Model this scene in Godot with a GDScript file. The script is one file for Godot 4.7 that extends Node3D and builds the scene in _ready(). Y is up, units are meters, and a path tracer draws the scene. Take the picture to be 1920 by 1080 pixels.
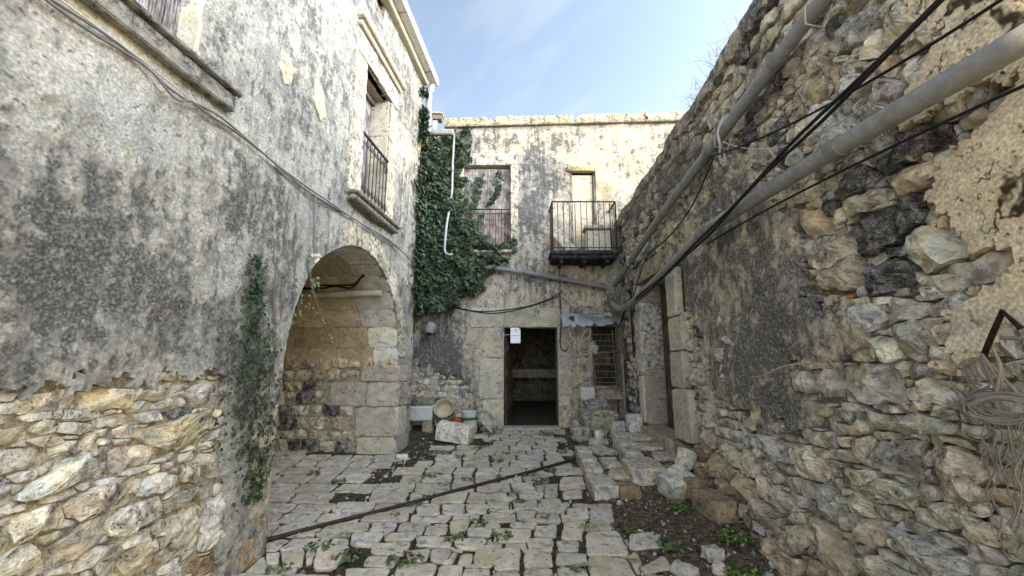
extends Node3D

const DL := Vector3(0.0955804, 0, -0.9954217)   # along the left house front, away from the viewer
const NL := Vector3(0.9954217, 0, 0.0955804)    # out of the left house front
const UP := Vector3.UP
const LEFT_D := 2.45
const ZE := -8.7                                 # the end house front
const XR := 2.2                                  # the right house front
const SKY_GAIN := 1.0

var mats := {}
var counts := {}
var rng := RandomNumberGenerator.new()


# ---------------------------------------------------------------- mesh builder
class Mb:
	var v := PackedVector3Array()
	var c := PackedColorArray()
	var i := PackedInt32Array()
	var uv := PackedVector2Array()

	func vert(p: Vector3, col := Color.WHITE, t := Vector2.ZERO) -> int:
		v.append(p)
		c.append(col)
		uv.append(t)
		return v.size() - 1

	func tri(a: int, b: int, d: int) -> void:   # counter-clockwise seen from outside
		i.append(a)
		i.append(d)
		i.append(b)

	func quad(a: int, b: int, d: int, e: int) -> void:
		tri(a, b, d)
		tri(a, d, e)

	func face(pts: Array, col := Color.WHITE) -> void:
		var first := v.size()
		for p in pts:
			vert(p, col)
		for k in range(1, pts.size() - 1):
			tri(first, first + k, first + k + 1)

	func add(o: Mb, t := Transform3D()) -> void:
		var first := v.size()
		for p in o.v:
			v.append(t * p)
		c.append_array(o.c)
		uv.append_array(o.uv)
		for k in o.i:
			i.append(first + k)

	func faceted() -> Mb:   # every triangle on its own: broken stone
		var o := Mb.new()
		for k in i:
			o.v.append(v[k])
			o.c.append(c[k])
			o.uv.append(uv[k])
			o.i.append(o.i.size())
		return o

	func mesh() -> ArrayMesh:
		var n := PackedVector3Array()
		n.resize(v.size())
		for k in range(0, i.size(), 3):
			var a := i[k]
			var b := i[k + 1]
			var d := i[k + 2]
			var m := (v[d] - v[a]).cross(v[b] - v[a])
			n[a] += m
			n[b] += m
			n[d] += m
		for k in n.size():
			n[k] = n[k].normalized() if n[k].length_squared() > 1e-20 else Vector3.UP
		var arr := []
		arr.resize(Mesh.ARRAY_MAX)
		arr[Mesh.ARRAY_VERTEX] = v
		arr[Mesh.ARRAY_NORMAL] = n
		arr[Mesh.ARRAY_COLOR] = c
		arr[Mesh.ARRAY_TEX_UV] = uv
		arr[Mesh.ARRAY_INDEX] = i
		var out := ArrayMesh.new()
		out.add_surface_from_arrays(Mesh.PRIMITIVE_TRIANGLES, arr)
		return out


# a soft-edged map over a wall: how dark, how warm, how much plaster
class Fld:
	var x0: float
	var y0: float
	var cs: float
	var w: int
	var h: int
	var d := PackedFloat32Array()

	func _init(ax: float, ay: float, bx: float, by: float, cell: float, val := 0.0) -> void:
		x0 = ax
		y0 = ay
		cs = cell
		w = int((bx - ax) / cell) + 2
		h = int((by - ay) / cell) + 2
		d.resize(w * h)
		d.fill(val)

	func poly(p: PackedVector2Array, val: float) -> void:
		for y in h:
			for x in w:
				if Geometry2D.is_point_in_polygon(Vector2(x0 + x * cs, y0 + y * cs), p):
					d[y * w + x] = val

	func blob(cx: float, cy: float, rx: float, ry: float, val: float) -> void:
		for y in h:
			for x in w:
				var q := Vector2((x0 + x * cs - cx) / rx, (y0 + y * cs - cy) / ry).length_squared()
				if q < 5.0:
					d[y * w + x] += val * exp(-q * 1.2)

	func blur(times: int) -> void:
		for t in times:
			var o := d.duplicate()
			for y in range(1, h - 1):
				for x in range(1, w - 1):
					var k := y * w + x
					d[k] = (o[k] * 2.0 + o[k - 1] + o[k + 1] + o[k - w] + o[k + w]) / 6.0

	func at(x: float, y: float) -> float:
		var fx := clampf((x - x0) / cs, 0.0, w - 1.001)
		var fy := clampf((y - y0) / cs, 0.0, h - 1.001)
		var ix := int(fx)
		var iy := int(fy)
		fx -= ix
		fy -= iy
		var k := iy * w + ix
		return lerpf(lerpf(d[k], d[k + 1], fx), lerpf(d[k + w], d[k + w + 1], fx), fy)


# ---------------------------------------------------------------- nodes
func numbered(parent: Node, called: String) -> String:
	var key := str(parent.get_instance_id()) + called
	var n: int = counts.get(key, 0)
	counts[key] = n + 1
	return called if n == 0 else "%s_%03d" % [called, n]


func put(called: String, mesh: Mesh, m: Material, parent: Node, at := Transform3D()) -> MeshInstance3D:
	var o := MeshInstance3D.new()
	o.name = numbered(parent, called)
	o.mesh = mesh
	o.material_override = m
	o.transform = at
	parent.add_child(o, true)
	return o


func thing(called: String, label: String, category: String, at := Vector3.ZERO, turn := 0.0, group := "") -> Node3D:
	var o := Node3D.new()
	o.name = numbered(self, called)
	o.position = at
	o.rotation.y = turn
	add_child(o, true)
	return tag(o, label, category, group)


func tag(o: Node3D, label: String, category: String, group := "") -> Node3D:
	o.set_meta("label", label)
	o.set_meta("category", category)
	if group:
		o.set_meta("group", group)
	return o


func structure(o: Node3D, label: String, category: String) -> Node3D:
	tag(o, label, category)
	o.set_meta("kind", "structure")
	return o


func stuff(o: Node3D) -> Node3D:
	o.set_meta("kind", "stuff")
	return o


func many(called: String, mesh: Mesh, m: Material, parent: Node, where: Array, cols: Array) -> MultiMeshInstance3D:
	var mm := MultiMesh.new()
	mm.transform_format = MultiMesh.TRANSFORM_3D
	mm.use_colors = true
	mm.mesh = mesh
	mm.instance_count = where.size()
	for k in where.size():
		mm.set_instance_transform(k, where[k])
		mm.set_instance_color(k, cols[k])
	var o := MultiMeshInstance3D.new()
	o.name = numbered(parent, called)
	o.multimesh = mm
	o.material_override = m
	parent.add_child(o, true)
	return o


# ---------------------------------------------------------------- places
func lp(s: float, y: float, o := 0.0) -> Vector3:
	return DL * s - NL * (LEFT_D - o) + UP * y


func left_frame() -> Transform3D:
	return Transform3D(Basis(DL, UP, NL), -NL * LEFT_D)


func right_frame() -> Transform3D:
	return Transform3D(Basis(Vector3(0, 0, 1), UP, Vector3(-1, 0, 0)), Vector3(XR, 0, 0))


func end_frame() -> Transform3D:
	return Transform3D(Basis(Vector3(1, 0, 0), UP, Vector3(0, 0, 1)), Vector3(0, 0, ZE))


func sbox(x: float, a: float, b: float, soft: float) -> float:
	return smoothstep(a - soft, a + soft, x) * (1.0 - smoothstep(b - soft, b + soft, x))


var gnoise := FastNoiseLite.new()

func ground_base(z: float) -> float:
	return -1.855 - 0.069 * z


func gh(x: float, z: float) -> float:
	var y := ground_base(z)
	y += 0.10 * sbox(x, 1.12, 3.0, 0.08) * sbox(z, -7.6, -5.12, 0.06)
	y += 0.14 * sbox(x, 1.62, 3.0, 0.08) * sbox(z, -8.7, -5.3, 0.08)
	y += 0.12 * smoothstep(1.5, 2.15, x) * (1.0 - smoothstep(-4.2, -3.4, z)) * (1.0 - sbox(z, -8.7, -5.3, 0.1))
	y += 0.05 * smoothstep(-1.0, -1.9, x) * smoothstep(-7.6, -8.3, z)
	y += gnoise.get_noise_2d(x * 1.3, z * 1.3) * 0.012 + gnoise.get_noise_2d(x * 7.0, z * 7.0) * 0.008
	return y


# ---------------------------------------------------------------- shapes
func tube(m: Mb, pts: Array, r: float, sides := 8, col := Color.WHITE, cap := true, r_end := -1.0) -> void:
	var first := m.v.size()
	var n := pts.size()
	var side := Vector3.ZERO
	for k in n:
		var dir: Vector3 = (pts[min(k + 1, n - 1)] - pts[max(k - 1, 0)]).normalized()
		if side == Vector3.ZERO:
			side = dir.cross(Vector3.UP if absf(dir.y) < 0.9 else Vector3.RIGHT).normalized()
		side = (side - dir * side.dot(dir)).normalized()
		var other := dir.cross(side)
		var rr := r if r_end < 0.0 else lerpf(r, r_end, float(k) / maxf(1.0, n - 1))
		for j in sides:
			var a := TAU * j / sides
			m.vert(pts[k] + (side * cos(a) + other * sin(a)) * rr, col)
	for k in n - 1:
		for j in sides:
			var a := first + k * sides + j
			var b := first + k * sides + (j + 1) % sides
			m.quad(a, b, b + sides, a + sides)
	if cap:
		for e in [0, n - 1]:
			var ring := []
			for j in sides:
				ring.append(m.v[first + e * sides + j])
			if e == 0:
				ring.reverse()
			m.face(ring, col)


func curve(pts: Array, per := 6) -> Array:
	var out := []
	var n := pts.size()
	for k in n - 1:
		var a: Vector3 = pts[max(k - 1, 0)]
		var b: Vector3 = pts[k]
		var d: Vector3 = pts[k + 1]
		var e: Vector3 = pts[min(k + 2, n - 1)]
		for j in per:
			out.append(b.cubic_interpolate(d, a, e, float(j) / per))
	out.append(pts[n - 1])
	return out


func sag(a: Vector3, b: Vector3, drop: float, n := 14) -> Array:
	var out := []
	for k in n + 1:
		var t := float(k) / n
		out.append(a.lerp(b, t) - UP * drop * 4.0 * t * (1.0 - t))
	return out


func bbox(size: Vector3, bev := 0.004, m: Mb = null, t := Transform3D(), col := Color.WHITE) -> Mb:
	if m == null:
		m = Mb.new()
	var h := size * 0.5
	bev = minf(bev, minf(h.x, minf(h.y, h.z)) * 0.9)
	var q := h - Vector3.ONE * bev
	for ax in 3:
		var b := (ax + 1) % 3
		var d := (ax + 2) % 3
		for s in [-1.0, 1.0]:
			var f := []
			for k in [[-1, -1], [1, -1], [1, 1], [-1, 1]]:
				var p := Vector3.ZERO
				p[ax] = h[ax] * s
				p[b] = q[b] * k[0]
				p[d] = q[d] * k[1]
				f.append(t * p)
			if s < 0:
				f.reverse()
			m.face(f, col)
	for ax in 3:   # chamfers along this axis
		var b := (ax + 1) % 3
		var d := (ax + 2) % 3
		for sb in [-1.0, 1.0]:
			for sd in [-1.0, 1.0]:
				var f := []
				for k in [[-1, 0], [1, 0], [1, 1], [-1, 1]]:
					var p := Vector3.ZERO
					p[ax] = q[ax] * k[0]
					p[b] = (h[b] if k[1] == 0 else q[b]) * sb
					p[d] = (q[d] if k[1] == 0 else h[d]) * sd
					f.append(t * p)
				if sb * sd > 0:
					f.reverse()
				m.face(f, col)
	for sx in [-1.0, 1.0]:
		for sy in [-1.0, 1.0]:
			for sz in [-1.0, 1.0]:
				var f := [t * Vector3(h.x * sx, q.y * sy, q.z * sz), t * Vector3(q.x * sx, h.y * sy, q.z * sz), t * Vector3(q.x * sx, q.y * sy, h.z * sz)]
				if sx * sy * sz < 0:
					f.reverse()
				m.face(f, col)
	return m


var rn := FastNoiseLite.new()

# a weathered block or boulder: a box with rounded edges, chipped and pitted
func rock(size: Vector3, round_ := 0.25, amp := 0.03, seed_ := 0, n := 7, col := Color.WHITE) -> Mb:
	var m := Mb.new()
	var h := size * 0.5
	var mn := minf(h.x, minf(h.y, h.z))
	var r := mn * round_
	var seen := {}
	var off := Vector3(seed_ * 17.3, seed_ * 5.1, seed_ * 9.7)
	var chips := []
	var lr := RandomNumberGenerator.new()
	lr.seed = 991 + seed_
	for k in 4:
		var dir := Vector3(lr.randf_range(-1, 1), lr.randf_range(-0.6, 1), lr.randf_range(-1, 1)).normalized()
		var reach := absf(dir.x) * h.x + absf(dir.y) * h.y + absf(dir.z) * h.z
		chips.append([dir, reach * lr.randf_range(0.74, 0.98)])
	for ax in 3:
		var b := (ax + 1) % 3
		var d := (ax + 2) % 3
		for s in [-1.0, 1.0]:
			var ids := []
			for y in n + 1:
				for x in n + 1:
					var p := Vector3.ZERO
					p[ax] = s
					p[b] = sin((float(x) / n - 0.5) * PI)
					p[d] = sin((float(y) / n - 0.5) * PI)
					var key := Vector3i((p * 1000.0).round())
					if not seen.has(key):
						var q := p * h
						var core := q.clamp(-h + Vector3.ONE * r, h - Vector3.ONE * r)
						var e := q - core
						if e.length() > 1e-6:
							q = core + e.normalized() * r
						if round_ < 1.0 or amp > 0.0:
							for ch in chips:
								var over: float = q.dot(ch[0]) - ch[1]
								if over > 0.0:
									q -= ch[0] * over * 0.9
						var dirn := q.normalized()
						q += dirn * (rn.get_noise_3dv((q + off) * 4.0) * amp + rn.get_noise_3dv((q + off) * 16.0) * amp * 0.45)
						var tone := 1.0 + rn.get_noise_3dv((q - off) * 9.0) * 0.25
						seen[key] = m.vert(q, Color(col.r * tone, col.g * tone, col.b * tone))
					ids.append(seen[key])
			for y in n:
				for x in n:
					var a: int = ids[y * (n + 1) + x]
					var e: int = ids[y * (n + 1) + x + 1]
					var g: int = ids[(y + 1) * (n + 1) + x + 1]
					var f: int = ids[(y + 1) * (n + 1) + x]
					if s > 0:
						m.quad(a, e, g, f)
					else:
						m.quad(a, f, g, e)
	return m


func lathe(prof: Array, segs := 28, m: Mb = null, t := Transform3D(), col := Color.WHITE) -> Mb:
	if m == null:
		m = Mb.new()
	var first := m.v.size()
	for p in prof:
		for k in segs:
			var a := TAU * k / segs
			m.vert(t * Vector3(p[0] * cos(a), p[1], -p[0] * sin(a)), col)
	for j in prof.size() - 1:
		for k in segs:
			var a := first + j * segs + k
			var b := first + j * segs + (k + 1) % segs
			m.quad(a, b, b + segs, a + segs)
	return m


# ---------------------------------------------------------------- masonry
func poly_of(rec: Array) -> PackedVector2Array:
	var p := PackedVector2Array()
	for k in range(1, rec.size(), 2):
		p.append(Vector2(rec[k], rec[k + 1]))
	return p


func area_of(p: PackedVector2Array) -> float:
	var a := 0.0
	for k in p.size():
		a += p[k].cross(p[(k + 1) % p.size()])
	return a * 0.5


func centre_of(p: PackedVector2Array) -> Vector2:
	var a := 0.0
	var c := Vector2.ZERO
	for k in p.size():
		var q := p[(k + 1) % p.size()]
		var x := p[k].cross(q)
		a += x
		c += (p[k] + q) * x
	return c / (3.0 * a) if absf(a) > 1e-9 else p[0]


# one stone of a wall or pavement: outline p (wall coordinates), standing out by rise, its face broken and bevelled
func stone(p: PackedVector2Array, c: Vector2, rise: float, seed_: int, col: Color, rough := 1.0, depth := 0.06, bevel := 0.015, step := 0.045, flat := false, relief := -1.0) -> Mb:
	if relief < 0.0:
		relief = minf(rise, 0.045)
	var lr := RandomNumberGenerator.new()
	lr.seed = 7919 * (seed_ + 11)
	var q := PackedVector2Array()
	for k in p.size():   # one corner cut rounds the outline
		var a := p[k] - c
		var b := p[(k + 1) % p.size()] - c
		var cut := 0.08 if flat else 0.09
		q.append(a.lerp(b, cut))
		q.append(a.lerp(b, 1.0 - cut))
	var per := 0.0
	for k in q.size():
		per += q[k].distance_to(q[(k + 1) % q.size()])
	var n := clampi(int(per / step), 10, 30)
	var ring := PackedVector2Array()
	var k2 := 0
	var done := 0.0
	var seg := q[0].distance_to(q[1 % q.size()])
	for j in n:
		var want := per * j / n
		while done + seg < want and k2 < q.size() - 1:
			done += seg
			k2 += 1
			seg = q[k2].distance_to(q[(k2 + 1) % q.size()])
		ring.append(q[k2].lerp(q[(k2 + 1) % q.size()], clampf((want - done) / maxf(seg, 1e-6), 0, 1)))
	var off := Vector3(seed_ * 3.7, seed_ * 1.9, seed_ * 7.3)
	var size := sqrt(absf(area_of(p)))
	bevel = minf(bevel, size * 0.16)
	for j in n:
		var e := ring[j]
		ring[j] = e + e.normalized() * rn.get_noise_3dv(Vector3(e.x, e.y, 0) * 9.0 + off) * (0.022 if flat else 0.045) * minf(1.0, size * 4.0)
	var m := Mb.new()
	var tilt := Vector2(lr.randf_range(-1, 1), lr.randf_range(-1, 1)) * 0.2 * rough * relief / maxf(size * 0.5, 0.05)
	var cuts := []
	for k in (0 if flat else 4):
		var dir := Vector2.from_angle(lr.randf() * TAU)
		cuts.append([dir * lr.randf_range(0.4, 1.9) * relief / maxf(size * 0.5, 0.04) * rough, rise + relief * lr.randf_range(-0.1, 0.45)])
	var e0 := rise - relief * (0.38 if not flat else 0.45)
	var e1 := rise - relief * 0.06
	var prof := [[0.0, -depth], [0.0, e0], [0.0, e0], [bevel * 0.6, e1], [bevel * 0.6, e1], [bevel * 1.6, rise], [-0.25, rise], [-0.42, rise], [-0.6, rise], [-0.8, rise]] if size > 0.11 and not flat else [[0.0, -depth], [0.0, e0], [0.0, e0], [bevel * 0.6, e1], [bevel * 0.6, e1], [bevel * 1.6, rise], [-0.42, rise], [-0.72, rise]]
	if size < 0.09:
		prof.remove_at(6)
	for rr in prof:
		for j in n:
			var e := ring[j]
			var l := e.length()
			if rr[0] >= 0.0:
				e *= maxf(0.3, 1.0 - rr[0] / maxf(l, 0.02))
			else:
				e *= 1.0 + rr[0]
			m.vert(_face(e, rr[1], rise, tilt, cuts, off, rough, rr[1] > 0.0, relief), _tone(col, e, off))
	var mid := m.vert(_face(Vector2.ZERO, rise, rise, tilt, cuts, off, rough, true, relief), _tone(col, Vector2.ZERO, off))
	for r in prof.size() - 1:
		if r == 1 or r == 3:   # a crisp edge
			continue
		for j in n:
			var a := r * n + j
			var b := r * n + (j + 1) % n
			m.quad(a, b, b + n, a + n)
	var last := (prof.size() - 1) * n
	for j in n:
		m.tri(last + j, last + (j + 1) % n, mid)
	return m if flat or size < 0.075 else m.faceted()


func _face(e: Vector2, z: float, rise: float, tilt: Vector2, cuts: Array, off: Vector3, rough: float, front: bool, relief: float) -> Vector3:
	if front:
		z += e.dot(tilt)
		for k in cuts:
			z = minf(z, k[1] - e.dot(k[0]))
		var w := Vector3(e.x, e.y, 0)
		z += (rn.get_noise_3dv(w * 5.0 + off) * 0.3 + rn.get_noise_3dv(w * 17.0 + off) * 0.38) * relief * rough
		z = maxf(z, maxf(rise * 0.12, rise - relief * 1.5))
	return Vector3(e.x, e.y, z)


func _tone(col: Color, e: Vector2, off: Vector3) -> Color:
	var t := 1.0 + rn.get_noise_3dv(Vector3(e.x, e.y, 2.0) * 6.0 + off) * 0.35
	return Color(col.r * t, col.g * t, col.b * t)


# rows of uneven cells filling a rectangle of wall
func courses(u0: float, u1: float, v0: float, v1: float, hmin: float, hmax: float, wmin: float, wmax: float, jit: float, gap: float, seed_: int) -> Array:
	var lr := RandomNumberGenerator.new()
	lr.seed = seed_
	var out := []
	var v := v0
	var row := 0
	while v < v1:
		var h := lr.randf_range(hmin, hmax)
		var u := u0 - lr.randf() * wmax
		var lean0 := lr.randf_range(-jit, jit)
		while u < u1:
			var w := lr.randf_range(wmin, wmax)
			var lean1 := lr.randf_range(-jit, jit)
			var p := PackedVector2Array()
			for k in 3:
				var x := lerpf(u - lean0, u + w - lean1, k / 2.0)
				p.append(Vector2(x, v + rn.get_noise_2d(x * 3.0, row * 31.7 + seed_) * jit * 1.6))
			for k in 3:
				var x := lerpf(u + w + lean1, u + lean0, k / 2.0)
				p.append(Vector2(x, v + h + rn.get_noise_2d(x * 3.0, (row + 1) * 31.7 + seed_) * jit * 1.6))
			var inner := Geometry2D.offset_polygon(p, -gap * lr.randf_range(0.6, 1.3))
			if inner.size() and absf(area_of(inner[0])) > 0.0008:
				out.append(inner[0])
			u += w
			lean0 = lean1
		v += h
		row += 1
	return out


func minus(cells: Array, traced: Array, gap: float) -> Array:
	var grown := []
	for t in traced:
		var g := Geometry2D.offset_polygon(t, gap)
		if g.size():
			var b := Rect2(g[0][0], Vector2.ZERO)
			for q in g[0]:
				b = b.expand(q)
			grown.append([b, g[0]])
	var out := []
	for c in cells:
		var b := Rect2(c[0], Vector2.ZERO)
		for q in c:
			b = b.expand(q)
		var left: PackedVector2Array = c
		for g in grown:
			if not b.intersects(g[0]):
				continue
			var cut := Geometry2D.clip_polygons(left, g[1])
			var best := PackedVector2Array()
			for k in cut:
				if best.size() < 3 or absf(area_of(k)) > absf(area_of(best)):
					best = k
			left = best
			if left.size() < 3:
				break
		if left.size() >= 3 and area_of(left) < 0.0:
			left.reverse()
		if left.size() >= 3 and absf(area_of(left)) > 0.0012 and Geometry2D.is_point_in_polygon(centre_of(left), left):
			out.append(left)
	return out


# put stones on a wall: the most visible ones as parts of their own, the rest as one piece
func lay(parent: Node, frame: Transform3D, items: Array, most: int, called: String) -> void:
	for it in items:
		var w: Vector3 = frame * Vector3(it.c.x, it.c.y, 0)
		var seen := absf(frame.basis.z.dot(w.normalized())) * absf(area_of(it.p)) / maxf(w.length_squared(), 0.5)
		var dirn := w.normalized()
		if dirn.z > -0.5:
			seen *= 0.02
		it.seen = seen
	items.sort_custom(func(a, b): return a.seen > b.seen)
	var rest := {}
	for k in items.size():
		var it = items[k]
		var m := stone(it.p, it.c, it.rise, it.seed, it.col, it.get("rough", 1.0), it.get("depth", 0.06), it.get("bevel", 0.015), it.get("step", 0.045), it.get("flat", false), it.get("relief", -1.0))
		var at := Transform3D(frame.basis, frame * Vector3(it.c.x, it.c.y, it.get("z", 0.0)))
		if k < most:
			put(called, m.mesh(), it.mat, parent, at)
		else:
			if not rest.has(it.mat):
				rest[it.mat] = Mb.new()
			rest[it.mat].add(m, at)
	for mt in rest:
		stuff(put("small_" + called + "s", rest[mt].mesh(), mt, parent))


# ---------------------------------------------------------------- sheets with openings
func ticks(a: float, b: float, step: float, fine: Array = []) -> PackedFloat32Array:
	var out := PackedFloat32Array()
	var x := a
	while x < b - 1e-4:
		out.append(x)
		var s := step
		for f in fine:
			if x >= f[0] - 1e-4 and x < f[1]:
				s = f[2]
		x += s
	out.append(b)
	return out


func sheet(frame: Transform3D, us: PackedFloat32Array, vs: PackedFloat32Array, hole: Callable, off: Callable, uvr: Rect2, skirt := 0.0) -> Mb:
	var m := Mb.new()
	var nu := us.size()
	var nv := vs.size()
	var pts := PackedVector2Array()
	var solid := PackedByteArray()
	solid.resize((nu - 1) * (nv - 1))
	for j in nv:
		for k in nu:
			var p := Vector2(us[k], vs[j])
			var d: float = hole.call(p)
			var cell := maxf(us[mini(k + 1, nu - 1)] - us[maxi(k - 1, 0)], vs[mini(j + 1, nv - 1)] - vs[maxi(j - 1, 0)]) * 0.5
			if absf(d) < cell * 0.75:
				var gx: float = hole.call(p + Vector2(0.002, 0)) - d
				var gy: float = hole.call(p + Vector2(0, 0.002)) - d
				var g := Vector2(gx, gy)
				if g.length() > 1e-6:
					p -= g.normalized() * d
			pts.append(p)
			m.vert(frame * Vector3(p.x, p.y, off.call(p)), Color.WHITE, (p - uvr.position) / uvr.size)
	for j in nv - 1:
		for k in nu - 1:
			var a := j * nu + k
			var mid := (pts[a] + pts[a + 1] + pts[a + nu] + pts[a + nu + 1]) * 0.25
			if hole.call(mid) > 0.0:
				m.quad(a, a + 1, a + nu + 1, a + nu)
				solid[j * (nu - 1) + k] = 1
	if skirt > 0.0:   # the broken edge of the coat
		var w := nu - 1
		var back := -frame.basis.z * skirt
		for j in nv - 1:
			for k in w:
				if not solid[j * w + k]:
					continue
				var a := j * nu + k
				for e in [[0, -1, a, a + 1], [1, 0, a + 1, a + nu + 1], [0, 1, a + nu + 1, a + nu], [-1, 0, a + nu, a]]:
					var x: int = k + e[0]
					var y: int = j + e[1]
					if x < 0 or y < 0 or x >= w or y >= nv - 1 or solid[y * w + x]:
						continue
					var p: Vector3 = m.v[e[2]]
					var q: Vector3 = m.v[e[3]]
					var u0: Vector2 = m.uv[e[2]]
					var u1: Vector2 = m.uv[e[3]]
					var first := m.vert(p, Color.WHITE, u0)
					m.vert(p + back, Color.WHITE, u0 + Vector2(0.7, 0.9) * skirt / uvr.size)
					m.vert(q + back, Color.WHITE, u1 + Vector2(0.7, 0.9) * skirt / uvr.size)
					m.vert(q, Color.WHITE, u1)
					m.quad(first, first + 1, first + 2, first + 3)
	return m


static func rect_d(p: Vector2, x0: float, x1: float, y0: float, y1: float) -> float:   # positive outside
	var d := Vector2(maxf(x0 - p.x, p.x - x1), maxf(y0 - p.y, p.y - y1))
	return Vector2(maxf(d.x, 0), maxf(d.y, 0)).length() + minf(maxf(d.x, d.y), 0.0)


static func arch_d(p: Vector2, cx: float, r: float, spring: float) -> float:
	if p.y > spring:
		return Vector2(p.x - cx, p.y - spring).length() - r
	return absf(p.x - cx) - r


# ---------------------------------------------------------------- textures
func fbm(seed_: int, freq: float, oct: int, gain := 0.5, type := FastNoiseLite.TYPE_SIMPLEX_SMOOTH) -> FastNoiseLite:
	var n := FastNoiseLite.new()
	n.seed = seed_
	n.noise_type = type
	n.frequency = freq
	n.fractal_type = FastNoiseLite.FRACTAL_FBM
	n.fractal_octaves = oct
	n.fractal_gain = gain
	return n


func par(rows: int, job: Callable) -> void:
	var id := WorkerThreadPool.add_group_task(job, rows)
	WorkerThreadPool.wait_for_group_task_completion(id)


# two pictures from one pixel function: colour (three bytes) and height (one byte)
func paint(w: int, h: int, px: Callable) -> Array:
	var cols := []
	var hts := []
	cols.resize(h)
	hts.resize(h)
	par(h, func(y: int):
		var a := PackedByteArray()
		var b := PackedByteArray()
		a.resize(w * 3)
		b.resize(w)
		for x in w:
			var c: Color = px.call(x, y)
			a[x * 3] = clampi(int(c.r * 255.0 + 0.5), 0, 255)
			a[x * 3 + 1] = clampi(int(c.g * 255.0 + 0.5), 0, 255)
			a[x * 3 + 2] = clampi(int(c.b * 255.0 + 0.5), 0, 255)
			b[x] = clampi(int(c.a * 255.0 + 0.5), 0, 255)
		cols[y] = a
		hts[y] = b)
	var all := PackedByteArray()
	var allh := PackedByteArray()
	for y in h:
		all.append_array(cols[y])
		allh.append_array(hts[y])
	return [ImageTexture.create_from_image(Image.create_from_data(w, h, false, Image.FORMAT_RGB8, all)), ImageTexture.create_from_image(Image.create_from_data(w, h, false, Image.FORMAT_L8, allh))]


func seamless(n: FastNoiseLite, size: int) -> PackedByteArray:
	return n.get_seamless_image(size, size, false, false, 0.15, true).get_data()


func lin(r: float, g: float, b: float) -> Color:
	return Color(r, g, b).linear_to_srgb()


func material(called: String, albedo: Color, rough := 0.9, tex: Array = [], scale := 1.0, bump := 0.0, vertex := true) -> StandardMaterial3D:
	var m := StandardMaterial3D.new()
	m.resource_name = called
	m.albedo_color = albedo
	m.roughness = rough
	m.metallic_specular = 0.3
	m.vertex_color_use_as_albedo = vertex
	if tex.size():
		m.albedo_texture = tex[0]
		if bump > 0.0:
			m.heightmap_enabled = true
			m.heightmap_texture = tex[1]
			m.heightmap_scale = bump
		if scale > 0.0:
			m.uv1_triplanar = true
			m.uv1_world_triplanar = true
			m.uv1_scale = Vector3.ONE * scale
			m.uv1_triplanar_sharpness = 4.0
	mats[called] = m
	return m


func step01(x: float, a: float, b: float) -> float:
	return smoothstep(a, b, x)


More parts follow.
